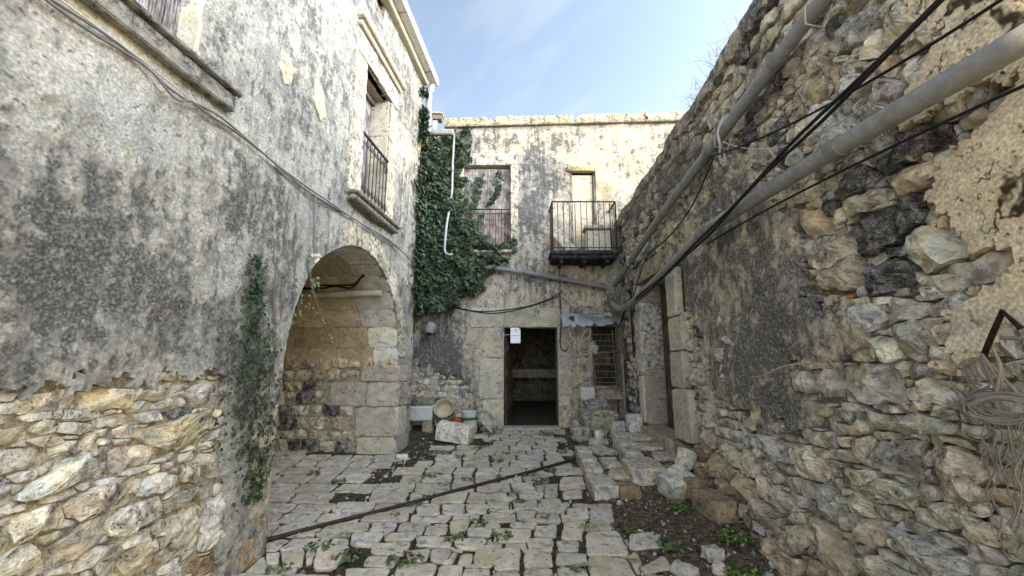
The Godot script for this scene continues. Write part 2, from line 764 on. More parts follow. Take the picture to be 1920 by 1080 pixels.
func make_materials() -> void:
	var S := 1024
	var big := seamless(fbm(11, 4.0 / S, 5, 0.55), S)
	var med := seamless(fbm(12, 12.0 / S, 5, 0.6), S)
	var fine := seamless(fbm(13, 60.0 / S, 3, 0.6), S)
	var rid := fbm(14, 7.0 / S, 5, 0.55)
	rid.fractal_type = FastNoiseLite.FRACTAL_RIDGED
	var ridge := seamless(rid, S)
	# limestone: fresh cream faces, pits and a little lichen
	var fresh := paint(S, S, func(x: int, y: int) -> Color:
		var k := y * S + x
		var b := big[k] / 255.0
		var m := med[k] / 255.0
		var f := fine[k] / 255.0
		var v := 0.93 + (m - 0.5) * 0.45 + (f - 0.5) * 0.35
		var c := Color(v, v * (0.98 + (b - 0.5) * 0.12), v * (0.93 + (b - 0.5) * 0.3))
		c = c.lerp(Color(0.55, 0.55, 0.55), step01(b * 0.6 + m * 0.5 + f * 0.15, 0.70, 0.86) * 0.75)
		c = c.lerp(Color(0.3, 0.27, 0.23), step01(f * 0.7 + (1.0 - m) * 0.45, 0.74, 0.86) * 0.7)
		c.a = 0.5 + (m - 0.5) * 0.55 + (f - 0.5) * 0.35 - step01(ridge[k] / 255.0, 0.72, 0.95) * 0.3
		return c)
	# grey patina with black and white lichen over half of the faces
	var patina := paint(S, S, func(x: int, y: int) -> Color:
		var k := y * S + x
		var b := big[k] / 255.0
		var m := med[(k + S * 300 + 171) % (S * S)] / 255.0
		var f := fine[k] / 255.0
		var v := 0.93 + (m - 0.5) * 0.4 + (f - 0.5) * 0.3
		var c := Color(v, v * 0.965, v * 0.87)
		var g := step01(b * 0.75 + m * 0.5 + f * 0.12, 0.58, 0.74)
		var w := 0.78 + (m - 0.5) * 0.7 + (f - 0.5) * 0.5
		c = c.lerp(Color(w * 1.02, w, w * 0.95), g * 0.92)
		c = c.lerp(Color(0.24, 0.235, 0.23), step01(f * 0.6 + (1.0 - m) * 0.5 + g * 0.12, 0.72, 0.86) * 0.85)
		c = c.lerp(Color(0.98, 0.98, 0.95), step01(f * 0.55 + m * 0.5, 0.72, 0.84) * 0.7)
		c.a = 0.5 + (m - 0.5) * 0.5 + (f - 0.5) * 0.4 - step01(ridge[k] / 255.0, 0.74, 0.95) * 0.25
		return c)
	# dark weathered faces, black and pale lichen in salt and pepper
	var lichen := paint(S, S, func(x: int, y: int) -> Color:
		var k := y * S + x
		var m := med[(k + S * 120 + 77) % (S * S)] / 255.0
		var f := fine[(k + S * 500) % (S * S)] / 255.0
		var b := big[k] / 255.0
		var v := 0.62 + (m - 0.5) * 0.9 + (f - 0.5) * 0.7 + (b - 0.5) * 0.4
		v = clampf(v, 0.3, 1.0)
		var c := Color(v, v * 0.99, v * 0.97)
		c = c.lerp(Color(0.98, 0.97, 0.93), step01(f * 0.6 + m * 0.45, 0.68, 0.8) * 0.7)
		c.a = 0.5 + (m - 0.5) * 0.5 + (f - 0.5) * 0.45 - step01(ridge[k] / 255.0, 0.75, 0.95) * 0.25
		return c)
	# bare soil with crumbs of stone
	var soil := paint(S, S, func(x: int, y: int) -> Color:
		var k := y * S + x
		var m := med[k] / 255.0
		var f := fine[k] / 255.0
		var v := 0.8 + (m - 0.5) * 0.9 + (f - 0.5) * 0.9
		var c := Color(v, v * 0.93, v * 0.85)
		c = c.lerp(Color(2.2, 2.05, 1.8), step01(f, 0.72, 0.8) * 0.5)
		c.a = 0.5 + (m - 0.5) * 0.4 + (f - 0.5) * 0.7
		return c * Color(0.45, 0.45, 0.45, 1.0))
	# old boards, grain upright
	var gn := fbm(21, 1.0, 4, 0.6)
	var wood := paint(512, 512, func(x: int, y: int) -> Color:
		var g := gn.get_noise_2d(x * 0.11, y * 0.006)
		var g2 := gn.get_noise_2d(x * 0.5 + 300.0, y * 0.012)
		var k := (y * 2) * S + x * 2
		var v := 0.72 + g * 0.45 + g2 * 0.35 + (big[k] / 255.0 - 0.5) * 0.5
		var c := Color(v, v * 0.97, v * 0.95)
		c = c.lerp(Color(0.28, 0.24, 0.22), step01(g2, 0.22, 0.42) * 0.6)
		c.a = 0.5 + g * 0.4 + g2 * 0.5
		return c)
	# dull metal and plastic: faint dirt
	var dressed := paint(512, 512, func(x: int, y: int) -> Color:
		var k := (y * 2) * S + x * 2
		var b := big[k] / 255.0
		var m := med[k] / 255.0
		var f := fine[k] / 255.0
		var v := 0.93 + (m - 0.5) * 0.22 + (f - 0.5) * 0.22 + (b - 0.5) * 0.1
		var c := Color(v, v * (0.985 + (b - 0.5) * 0.06), v * (0.94 + (b - 0.5) * 0.2))
		c = c.lerp(Color(0.5, 0.49, 0.47), step01(m * 0.6 + b * 0.45, 0.56, 0.8) * 0.6)
		c = c.lerp(Color(0.33, 0.32, 0.3), step01(f * 0.55 + m * 0.5, 0.66, 0.8) * 0.5)
		c.a = 0.5 + (m - 0.5) * 0.3 + (f - 0.5) * 0.4
		return c)
	var dull := paint(512, 512, func(x: int, y: int) -> Color:
		var k := (y * 2) * S + x * 2
		var v := 0.9 + (med[k] / 255.0 - 0.5) * 0.16 + (fine[k] / 255.0 - 0.5) * 0.12
		v -= step01(big[k] / 255.0, 0.6, 0.8) * 0.06
		return Color(v, v * 0.985, v * 0.96, 0.5 + (fine[k] / 255.0 - 0.5) * 0.5))
	var rust := paint(512, 512, func(x: int, y: int) -> Color:
		var k := (y * 2) * S + x * 2
		var m := med[k] / 255.0
		var v := 0.6 + (m - 0.5) * 0.9 + (fine[k] / 255.0 - 0.5) * 0.6
		return Color(v, v * (0.95 - m * 0.12), v * (0.92 - m * 0.22), 0.5 + (m - 0.5) * 0.8))
	var W := Color.WHITE
	material("fresh", W, 0.93, fresh, 0.85, 0.9)
	material("patina", W, 0.93, patina, 0.9, 1.0)
	material("lichen", W, 0.95, lichen, 0.9, 0.8)
	material("paver", W, 0.88, dressed, 0.8, 0.6)
	material("dressed", W, 0.92, dressed, 1.1, 0.5)
	material("soil", Color(1.0, 1.0, 1.0), 1.0, soil, 0.9, 1.5)
	material("mortar", lin(0.50, 0.45, 0.365), 1.0, fresh, 1.7, 2.0)
	material("gap_shade_mortar", lin(0.36, 0.305, 0.23), 1.0, fresh, 1.7, 2.0)  # mortar colour darkened to deepen the shade between the barn stones
	material("board", W, 0.85, wood, 1.0, 0.5)
	material("dull", W, 0.55, dull, 1.3, 0.05)
	material("iron", W, 0.8, rust, 3.0, 0.15)
	material("plain", W, 0.8)
	material("enamel", W, 0.45, dull, 2.0, 0.02)
	material("dark_iron", lin(0.03, 0.028, 0.027), 0.6, [], 0.0, 0.0, false)
	material("black_cable", lin(0.012, 0.012, 0.013), 0.55, [], 0.0, 0.0, false)
	material("grey_cable", lin(0.14, 0.135, 0.125), 0.7, [], 0.0, 0.0, false)
	material("white_cable", lin(0.42, 0.4, 0.36), 0.7, [], 0.0, 0.0, false)
	material("rope", lin(0.30, 0.28, 0.25), 0.95, dull, 9.0, 0.3)
	material("leaf", W, 0.5)
	mats.leaf.backlight_enabled = true
	mats.leaf.backlight = Color(0.2, 0.25, 0.1)
	material("twig", lin(0.16, 0.13, 0.10), 0.95, [], 0.0, 0.0, false)
	material("paper", lin(0.82, 0.82, 0.82), 0.7, [], 0.0, 0.0, false)


# a rendered wall: cream to grey plaster with lichen, driven by maps of darkness, warmth and fresh white flakes
func wall_paint(called: String, w: int, h: int, r: Rect2, seed_: int, dark: Fld, warm: Fld, crack: Fld, pal: Dictionary) -> void:
	var na := fbm(seed_, 0.9, 4)
	var nb := fbm(seed_ + 1, pal.get("freq", 6.0), 5, 0.62)
	var nc := fbm(seed_ + 2, 42.0, 3, 0.6)
	var nd := fbm(seed_ + 3, 3.0, 4, 0.6)
	var cell := FastNoiseLite.new()
	cell.seed = seed_ + 4
	cell.noise_type = FastNoiseLite.TYPE_CELLULAR
	cell.frequency = 3.2
	cell.cellular_return_type = FastNoiseLite.RETURN_DISTANCE2_SUB
	cell.fractal_type = FastNoiseLite.FRACTAL_NONE
	var p1: Color = pal.pale
	var p2: Color = pal.cream
	var p3: Color = pal.ochre
	var md: Color = pal.mid
	var dk: Color = pal.dark
	var wh: Color = pal.white
	var tint: Color = pal.get("green", md)
	var amp: float = pal.get("amp", 1.0)
	var streak: float = pal.get("streak", 0.3)
	var speck: float = pal.get("speck", 0.45)
	var grey_amt: float = pal.get("veil", 0.5)
	var white_amt: float = pal.get("flakes", 0.5)
	var tex := paint(w, h, func(x: int, y: int) -> Color:
		var u := r.position.x + r.size.x * (x + 0.5) / w
		var v := r.position.y + r.size.y * (y + 0.5) / h
		var d := nd.get_noise_2d(u, v)
		var d2 := nd.get_noise_2d(u + 31.0, v)
		var a := na.get_noise_2d(u, v)
		var b := nb.get_noise_2d(u + d * 0.05, v * 0.85)
		var c := nc.get_noise_2d(u, v)
		var den := dark.at(u + d * 0.14, v + d2 * 0.14)
		var wm := warm.at(u + d2 * 0.12, v + d * 0.12)
		var e2 := nb.get_noise_2d(u * 2.3 + 11.0, v * 2.3)
		var st := nd.get_noise_2d(u * 3.1 + 200.0 + d * 0.15, v * 0.28)   # run-off streaks
		var t := den + (a * 0.5 + d * 0.42 + b * 0.66 + e2 * 0.42) * amp + c * 0.28 + st * streak
		var col := p1.lerp(p2, clampf(0.5 + a * 1.2 + wm + b * 0.3, 0.0, 1.0))
		col = col.lerp(p3, clampf((wm - 0.5) * 1.4 + d * 0.8 + a * 0.4, 0.0, 1.0))
		col = col.lerp(tint, clampf(d2 * 1.6 + den * 0.5 - 0.25, 0.0, 0.5))
		var veil := smoothstep(-0.25, 0.3, nd.get_noise_2d(u * 0.7 + 5.0, v * 0.7) + den * 0.8 + b * 0.35)
		col = col.lerp(md.lerp(p1, 0.3), clampf(veil + st * 0.5, 0.0, 1.0) * grey_amt)
		col = col.lerp(md, smoothstep(-0.34, 0.16, t) * 0.7)
		var k := smoothstep(0.06, 0.42, t)
		var dk2 := dk.lerp(md, clampf(0.12 + c * 0.9 + e2 * 0.6, 0.0, 0.5))
		col = col.lerp(dk2, k * 0.93)
		var sp := smoothstep(0.10, 0.28, nc.get_noise_2d(u * 0.55 + 77.0, v * 0.55) + e2 * 0.35 + c * 0.2) * (0.25 + 0.75 * k) * speck
		col = col.lerp(wh * Color(0.82, 0.82, 0.82), sp)
		var fl := smoothstep(0.24, 0.34, nb.get_noise_2d(u + 57.0, v) + d2 * 0.35 + c * 0.1 + (white_amt - 0.5) * 0.3) * clampf(white_amt, 0.0, 1.0)
		col = col.lerp(wh, fl * (0.85 - k * 0.35))
		var g := 1.0 + c * 0.3 + b * 0.12
		col = Color(col.r * g, col.g * g, col.b * g)
		var ht := 0.5 + b * 0.2 + c * 0.16 + fl * 0.06 - k * 0.03
		var pit := smoothstep(0.42, 0.55, nc.get_noise_2d(u * 0.35 + 9.0, v * 0.35))
		col = col.lerp(dk, pit * 0.6)
		ht -= pit * 0.3
		var cr := crack.at(u, v)
		if cr > 0.05:
			var e := cell.get_noise_2d(u + d * 0.22 + b * 0.05, v * 1.15 + d2 * 0.22) + 1.0
			var line := (1.0 - smoothstep(0.008, 0.05, e + (1.0 - cr) * 0.08)) * smoothstep(-0.32, -0.05, a + d2)
			col = col.lerp(Color(0.16, 0.12, 0.08), line * 0.85)
			ht -= line * 0.4
		col.a = ht
		return col)
	material(called, Color.WHITE, 0.95, tex, 0.0, pal.get("bump", 1.4), false)

var right_stones := [
	["g",-2.66,2.16,-2.61,2.08,-2.31,2.03,-2.32,2.20,-2.53,2.29],
	["g",-2.32,2.10,-2.24,2.03,-2.14,2.07,-2.30,2.21],
	["m",-2.28,1.90,-2.23,1.83,-2.07,1.86,-2.12,2.05,-2.27,2.05],
	["w",-2.47,1.94,-2.28,1.83,-2.29,1.99,-2.37,2.03,-2.50,2.01],
	["m",-2.18,1.78,-2.10,1.69,-1.90,1.69,-1.91,1.77,-2.05,1.83,-2.16,1.82],
	["c",-2.07,1.57,-1.94,1.52,-1.91,1.59,-2.03,1.68,-2.14,1.65],
	["o",-2.36,1.74,-2.28,1.68,-2.23,1.72,-2.24,1.79,-2.31,1.83,-2.37,1.81],
	["g",-2.61,1.89,-2.50,1.87,-2.49,1.96,-2.62,2.03],
	["g",-2.68,1.75,-2.60,1.63,-2.50,1.68,-2.36,1.71,-2.45,1.82,-2.57,1.89,-2.64,1.87],
	["g",-2.55,1.56,-2.47,1.44,-2.23,1.40,-2.20,1.56,-2.30,1.67,-2.41,1.67,-2.51,1.64],
	["m",-2.17,1.43,-2.04,1.42,-2.01,1.46,-2.19,1.55],
	["w",-3.00,1.64,-2.84,1.62,-2.69,1.66,-2.85,1.85,-3.05,1.81],
	["w",-2.82,1.49,-2.59,1.41,-2.54,1.46,-2.60,1.59,-2.83,1.59],
	["o",-2.83,1.86,-2.73,1.94,-2.77,2.07,-2.88,1.99],
	["o",-2.86,2.10,-2.74,2.10,-2.74,2.17,-2.88,2.26],
	["o",-2.68,1.90,-2.63,1.87,-2.62,2.01,-2.68,2.03],
	["m",-2.83,2.53,-2.74,2.50,-2.61,2.52,-2.76,2.67,-2.86,2.64],
	["g",-2.71,1.69,-2.57,1.60,-2.70,1.80,-2.78,1.84],
	["c",-3.24,2.51,-3.05,2.46,-3.06,2.54,-3.25,2.68],
	["d",-2.32,1.14,-2.24,1.13,-2.03,1.10,-2.01,1.21,-2.27,1.30],
	["d",-2.78,1.11,-2.54,1.09,-2.48,1.15,-2.55,1.25,-2.66,1.24,-2.83,1.17],
	["m",-2.71,0.95,-2.40,0.97,-2.46,1.06,-2.76,1.05],
	["o",-2.36,0.97,-2.24,0.95,-2.12,1.00,-2.13,1.07,-2.27,1.09,-2.38,1.02],
	["o",-3.19,0.94,-2.92,0.92,-2.85,0.96,-3.03,1.14,-3.14,1.14,-3.22,1.03],
	["m",-3.03,0.68,-2.74,0.71,-2.75,0.90,-3.05,0.91],
	["d",-2.72,0.70,-2.61,0.67,-2.38,0.70,-2.41,0.77,-2.42,0.91,-2.63,0.94,-2.73,0.92],
	["d",-2.41,0.77,-2.39,0.74,-2.25,0.76,-2.29,0.94,-2.40,0.97],
	["m",-2.25,0.73,-2.21,0.68,-2.12,0.70,-2.14,0.84,-2.24,0.86],
	["w",-2.37,0.60,-2.31,0.48,-2.09,0.53,-2.06,0.63,-2.26,0.73,-2.36,0.72],
	["d",-2.49,0.64,-2.38,0.61,-2.37,0.67,-2.49,0.68],
	["c",-3.01,0.53,-2.70,0.48,-2.64,0.60,-2.74,0.70,-3.05,0.63],
	["d",-2.65,0.46,-2.43,0.41,-2.35,0.47,-2.36,0.55,-2.49,0.63,-2.64,0.57],
	["m",-2.65,0.62,-2.56,0.59,-2.50,0.64,-2.67,0.65],
	["m",-2.84,0.95,-2.74,0.95,-2.78,1.05,-2.85,1.04],
	["d",-2.93,1.03,-2.84,1.03,-2.83,1.12,-2.98,1.17],
	["d",-2.43,1.13,-2.35,1.12,-2.30,1.22,-2.48,1.24],
	["c",-3.31,1.00,-3.25,0.98,-3.23,1.08,-3.30,1.08],
	["c",-3.21,0.72,-3.08,0.77,-3.12,0.90,-3.23,0.90],
	["o",-3.14,0.70,-3.06,0.72,-3.08,0.79,-3.15,0.79],
	["c",-2.30,0.38,-2.09,0.37,-2.13,0.44,-2.25,0.45],
	["m",-2.21,1.10,-2.14,1.08,-2.13,1.11,-2.23,1.12],
	["d",-2.43,1.04,-2.35,1.03,-2.28,1.10,-2.44,1.09],
	["g",-2.11,1.01,-2.05,1.00,-2.01,1.08,-2.12,1.09],
	["w",-2.77,0.23,-2.74,0.18,-2.60,0.21,-2.55,0.27,-2.60,0.35,-2.87,0.34],
	["w",-2.56,0.23,-2.31,0.26,-2.29,0.32,-2.47,0.37,-2.53,0.34],
	["g",-2.28,0.25,-2.08,0.25,-2.05,0.28,-2.12,0.34,-2.30,0.30],
	["w",-2.73,0.04,-2.56,-0.00,-2.50,0.02,-2.49,0.14,-2.64,0.17,-2.73,0.12],
	["g",-2.48,0.09,-2.41,0.02,-2.32,0.06,-2.34,0.22,-2.42,0.23,-2.49,0.19],
	["c",-2.33,0.17,-2.26,0.18,-2.22,0.22,-2.34,0.23],
	["m",-2.23,0.09,-2.14,0.11,-2.12,0.20,-2.25,0.18],
	["m",-2.28,0.09,-2.24,0.11,-2.28,0.17,-2.35,0.17],
	["g",-2.03,0.03,-1.93,0.04,-1.89,0.20,-2.04,0.20],
	["w",-3.02,-0.17,-2.92,-0.23,-2.59,-0.24,-2.51,-0.20,-2.50,-0.03,-2.67,0.00,-3.02,-0.03],
	["w",-3.24,-0.18,-3.18,-0.25,-3.03,-0.20,-3.04,-0.05,-3.29,-0.06],
	["c",-3.54,-0.19,-3.26,-0.21,-3.32,-0.06,-3.55,-0.08],
	["w",-2.50,-0.20,-2.34,-0.21,-2.20,-0.21,-2.18,-0.15,-2.34,-0.07,-2.49,-0.15],
	["g",-2.63,-0.40,-2.42,-0.37,-2.43,-0.28,-2.63,-0.31],
	["g",-2.42,-0.37,-2.25,-0.35,-2.24,-0.31,-2.42,-0.28],
	["m",-2.82,-0.41,-2.65,-0.39,-2.64,-0.32,-2.78,-0.29,-2.88,-0.33],
	["g",-3.09,-0.40,-2.91,-0.39,-2.92,-0.29,-3.15,-0.32],
	["m",-2.68,-0.29,-2.58,-0.28,-2.62,-0.25,-2.74,-0.27],
	["o",-2.26,-0.05,-2.17,-0.06,-2.16,-0.04,-2.32,-0.00],
	["m",-2.84,0.36,-2.65,0.37,-2.66,0.41,-2.85,0.41],
	["w",-2.61,0.36,-2.53,0.36,-2.49,0.38,-2.64,0.40],
	["d",-2.65,0.42,-2.43,0.42,-2.41,0.42,-2.66,0.47],
	["m",-2.28,0.34,-2.19,0.34,-2.09,0.37,-2.31,0.41],
	["r",-2.87,0.42,-2.80,0.42,-2.76,0.45,-2.89,0.44],
	["o",-3.26,-0.36,-3.17,-0.37,-3.16,-0.30,-3.26,-0.30],
	["c",-3.33,-0.02,-3.05,-0.04,-3.03,0.00,-3.22,0.06,-3.38,0.03],
	["m",-2.46,-0.24,-2.40,-0.25,-2.37,-0.22,-2.47,-0.21],
	["m",-2.29,-0.28,-2.22,-0.28,-2.22,-0.24,-2.31,-0.25],
	["m",-2.53,-0.28,-2.47,-0.27,-2.46,-0.23,-2.59,-0.24],
	["c",-2.96,-0.31,-2.85,-0.30,-2.84,-0.27,-3.03,-0.27],
	["g",-1.87,0.09,-1.81,0.13,-1.81,0.21,-1.88,0.19],
	["m",-3.47,-0.82,-3.19,-0.83,-3.17,-0.72,-3.29,-0.62,-3.55,-0.63],
	["c",-3.32,-0.59,-3.14,-0.60,-3.14,-0.48,-3.35,-0.51],
	["c",-2.94,-0.61,-2.86,-0.64,-2.82,-0.45,-3.01,-0.53],
	["g",-2.80,-0.63,-2.60,-0.64,-2.49,-0.65,-2.46,-0.42,-2.79,-0.48],
	["m",-2.42,-0.61,-2.38,-0.66,-2.24,-0.66,-2.14,-0.51,-2.20,-0.42,-2.37,-0.42,-2.43,-0.51],
	["m",-3.10,-0.82,-2.75,-0.81,-2.59,-0.82,-2.56,-0.70,-2.85,-0.67,-3.10,-0.71],
	["g",-3.35,-1.06,-3.07,-1.09,-3.06,-0.96,-3.20,-0.87,-3.36,-0.90],
	["m",-3.05,-0.97,-2.79,-0.94,-2.82,-0.87,-2.96,-0.83,-3.07,-0.90],
	["m",-2.79,-0.94,-2.67,-0.90,-2.65,-0.85,-2.79,-0.85],
	["c",-2.98,-1.09,-2.73,-1.06,-2.72,-0.93,-3.02,-0.98],
	["g",-2.67,-1.07,-2.49,-1.11,-2.30,-1.02,-2.28,-0.97,-2.36,-0.95,-2.68,-0.95],
	["o",-3.12,-1.36,-2.97,-1.32,-2.97,-1.14,-3.17,-1.10,-3.26,-1.19],
	["m",-3.60,-1.41,-3.47,-1.40,-3.31,-1.29,-3.38,-1.17,-3.64,-1.32],
	["c",-3.81,-1.42,-3.65,-1.38,-3.65,-1.21,-3.78,-1.27],
	["c",-3.56,-1.23,-3.40,-1.16,-3.41,-1.09,-3.61,-1.19],
	["c",-3.38,-1.16,-3.26,-1.19,-3.23,-1.12,-3.40,-1.10],
	["o",-3.99,-1.54,-3.62,-1.60,-3.45,-1.54,-3.41,-1.42,-3.79,-1.44,-3.98,-1.45],
	["o",-3.84,-1.71,-3.67,-1.62,-3.78,-1.55,-3.96,-1.65],
	["o",-3.42,-1.52,-3.13,-1.39,-3.27,-1.36,-3.40,-1.42],
	["c",-2.96,-1.32,-2.60,-1.16,-2.78,-1.14,-2.94,-1.21],
	["m",-2.93,-1.18,-2.84,-1.16,-2.83,-1.10,-2.95,-1.14],
	["g",-2.49,-0.82,-2.35,-0.84,-2.38,-0.72,-2.52,-0.76],
	["m",-2.30,-0.84,-2.17,-0.84,-2.16,-0.75,-2.39,-0.75],
	["g",-2.50,-0.95,-2.43,-0.95,-2.36,-0.91,-2.49,-0.90],
	["g",-2.63,-0.91,-2.54,-0.94,-2.50,-0.88,-2.64,-0.88],
	["c",-2.27,-1.02,-2.10,-0.93,-2.14,-0.92,-2.27,-0.97],
	["c",-2.25,-0.91,-2.20,-0.93,-2.15,-0.91,-2.24,-0.86],
	["c",-2.14,-0.43,-2.07,-0.42,-2.06,-0.38,-2.13,-0.38],
	["m",-3.93,-1.17,-3.71,-1.19,-3.59,-1.13,-3.91,-1.06],
	["c",-2.16,-0.71,-2.14,-0.75,-2.09,-0.76,-2.09,-0.69],
	["g",-4.58,0.21,-4.22,0.17,-4.26,0.28,-4.64,0.29],
	["m",-4.67,0.03,-4.42,0.00,-4.40,0.16,-4.70,0.15],
	["c",-4.97,-0.15,-4.73,-0.17,-4.68,0.08,-4.97,0.05],
	["m",-4.65,-0.19,-4.34,-0.19,-4.32,-0.03,-4.65,-0.03],
	["c",-4.60,0.40,-4.48,0.39,-4.34,0.46,-4.60,0.57],
	["c",-5.54,0.16,-5.29,0.15,-5.27,0.29,-5.56,0.26],
	["c",-5.43,-0.25,-5.14,-0.27,-5.11,-0.08,-5.40,-0.05],
	["c",-5.20,-0.41,-4.93,-0.39,-4.90,-0.25,-5.21,-0.32],
	["c",-5.07,-0.56,-4.82,-0.57,-4.88,-0.41,-5.08,-0.44],
	["c",-5.35,-0.73,-4.93,-0.69,-4.96,-0.57,-5.36,-0.58],
	["o",-5.09,-0.96,-4.89,-0.92,-4.99,-0.72,-5.23,-0.75],
	["m",-4.86,-0.92,-4.43,-1.03,-4.40,-0.87,-4.89,-0.78],
	["c",-4.40,-1.02,-4.12,-1.02,-4.10,-0.87,-4.37,-0.80],
	["g",-4.05,-0.83,-3.63,-0.79,-3.60,-0.66,-4.04,-0.63],
	["o",-5.01,-1.19,-4.71,-1.19,-4.67,-1.01,-5.03,-0.96],
	["o",-4.68,-1.20,-4.45,-1.18,-4.43,-1.05,-4.67,-1.02],
	["o",-4.44,-1.24,-4.10,-1.28,-4.06,-1.08,-4.41,-1.04],
	["m",-4.09,-1.12,-3.63,-1.16,-3.59,-1.07,-4.08,-0.98],
	["m",-4.07,-0.93,-3.78,-0.98,-3.74,-0.92,-4.08,-0.85],
	["o",-4.89,-1.39,-4.35,-1.42,-4.32,-1.23,-4.91,-1.19],
	["b",-5.28,-1.37,-5.00,-1.40,-4.96,-1.20,-5.24,-1.17],
	["b",-5.92,-1.15,-5.72,-1.25,-5.31,-1.21,-5.28,-1.02,-5.98,-1.01],
	["b",-5.36,-1.14,-5.11,-1.11,-5.04,-1.03,-5.34,-1.01],
	["m",-4.31,-0.61,-4.13,-0.60,-4.11,-0.52,-4.31,-0.50],
	["m",-4.01,-0.58,-3.81,-0.59,-3.79,-0.49,-4.01,-0.46],
	["m",-4.13,-1.34,-3.85,-1.36,-3.70,-1.20,-4.08,-1.18],
	["c",-4.33,-1.41,-4.23,-1.40,-4.19,-1.30,-4.33,-1.30],
	["b",-4.59,-1.67,-4.35,-1.71,-3.96,-1.70,-3.94,-1.59,-4.26,-1.45,-4.61,-1.60],
	["o",-3.91,-1.74,-3.72,-1.62,-3.79,-1.56,-3.95,-1.65],
	["b",-4.87,-1.70,-4.62,-1.68,-4.64,-1.64,-4.89,-1.64],
]
var left_stones := [
	["o",2.09,-0.24,2.36,-0.25,2.36,-0.16,2.14,-0.12,2.07,-0.17],
	["c",2.57,-0.24,2.63,-0.19,2.56,-0.13,2.40,-0.19],
	["g",2.83,-0.29,3.05,-0.27,2.99,-0.13,2.70,-0.19],
	["c",1.82,-0.23,1.98,-0.22,1.98,-0.14,1.82,-0.16,1.81,-0.19],
	["w",1.74,-0.21,1.80,-0.22,1.80,-0.19,1.73,-0.19],
	["c",1.74,-0.26,1.78,-0.26,1.80,-0.23,1.74,-0.23],
	["c",1.88,-0.27,1.97,-0.26,1.97,-0.24,1.84,-0.25],
	["c",1.97,-0.33,2.00,-0.29,1.94,-0.28,1.89,-0.32],
	["c",2.10,-0.36,2.17,-0.33,2.04,-0.30,2.00,-0.33],
	["m",1.76,-0.36,1.85,-0.36,1.89,-0.34,1.86,-0.29,1.75,-0.30],
	["c",1.97,-0.41,2.05,-0.39,1.96,-0.35,1.90,-0.37],
	["c",1.82,-0.49,1.97,-0.49,2.00,-0.44,1.96,-0.40,1.81,-0.39,1.77,-0.46],
	["c",1.86,-0.54,1.90,-0.54,1.92,-0.51,1.85,-0.51],
	["w",1.93,-0.63,2.12,-0.62,2.26,-0.55,2.24,-0.51,2.09,-0.47,1.97,-0.54,1.87,-0.61],
	["g",1.80,-0.64,1.86,-0.62,1.83,-0.51,1.78,-0.51],
	["c",2.21,-0.35,2.36,-0.34,2.38,-0.31,2.29,-0.29,2.18,-0.31],
	["w",2.47,-0.35,2.58,-0.35,2.56,-0.30,2.41,-0.31],
	["d",2.66,-0.35,2.80,-0.34,2.82,-0.30,2.59,-0.31],
	["o",2.58,-0.53,2.77,-0.57,2.98,-0.41,2.99,-0.34,2.66,-0.37,2.43,-0.42],
	["w",2.33,-0.42,2.42,-0.43,2.41,-0.36,2.30,-0.38],
	["c",2.31,-0.59,2.36,-0.61,2.42,-0.55,2.39,-0.47,2.29,-0.50],
	["c",2.42,-0.59,2.48,-0.61,2.66,-0.56,2.52,-0.48,2.40,-0.49],
	["m",2.11,-0.77,2.17,-0.81,2.41,-0.78,2.46,-0.71,2.44,-0.66,2.19,-0.66,2.10,-0.71],
	["w",2.50,-0.79,2.73,-0.78,2.75,-0.73,2.61,-0.67,2.50,-0.72],
	["m",2.79,-0.77,2.91,-0.81,2.91,-0.66,2.75,-0.66],
	["c",2.94,-0.78,3.10,-0.82,3.14,-0.65,2.90,-0.63],
	["g",2.69,-0.95,2.86,-0.92,3.11,-0.95,3.11,-0.85,2.82,-0.85,2.67,-0.88],
	["g",2.34,-0.93,2.42,-0.97,2.65,-0.94,2.63,-0.82,2.44,-0.82,2.33,-0.88],
	["m",1.90,-0.81,2.09,-0.79,2.08,-0.69,1.94,-0.69,1.88,-0.73],
	["c",2.05,-0.97,2.20,-0.96,2.32,-0.93,2.29,-0.82,2.14,-0.86,2.03,-0.91],
	["w",2.45,-1.05,2.61,-1.06,2.60,-0.98,2.43,-1.00],
	["g",2.64,-1.05,2.72,-1.04,2.70,-0.98,2.61,-0.99],
	["m",2.74,-1.15,2.69,-1.23,2.91,-1.25,3.00,-1.03,2.94,-0.97,2.73,-0.98],
	["m",1.85,-0.93,2.04,-1.00,2.02,-0.91,1.95,-0.84,1.84,-0.86],
	["c",2.19,-1.06,2.40,-1.07,2.41,-1.01,2.27,-0.98,2.18,-1.01],
	["m",2.44,-1.15,2.53,-1.23,2.65,-1.24,2.62,-1.06,2.43,-1.08],
	["g",3.06,-1.30,3.38,-1.28,3.34,-0.97,3.03,-0.97],
	["w",1.85,-0.67,1.90,-0.67,1.91,-0.65,1.84,-0.66],
	["w",2.26,-0.66,2.34,-0.65,2.36,-0.64,2.25,-0.64],
	["c",2.31,-1.13,2.40,-1.17,2.41,-1.10,2.30,-1.07],
	["c",2.15,-1.04,2.16,-1.01,2.05,-1.01],
	["b",3.01,-1.44,3.24,-1.44,3.26,-1.34,2.98,-1.35],
	["c",2.75,-0.64,2.85,-0.65,2.88,-0.59,2.73,-0.60],
	["c",2.39,-0.64,2.51,-0.63,2.57,-0.62,2.37,-0.62],
	["m",2.12,-0.47,2.24,-0.50,2.20,-0.38,2.07,-0.46],
]
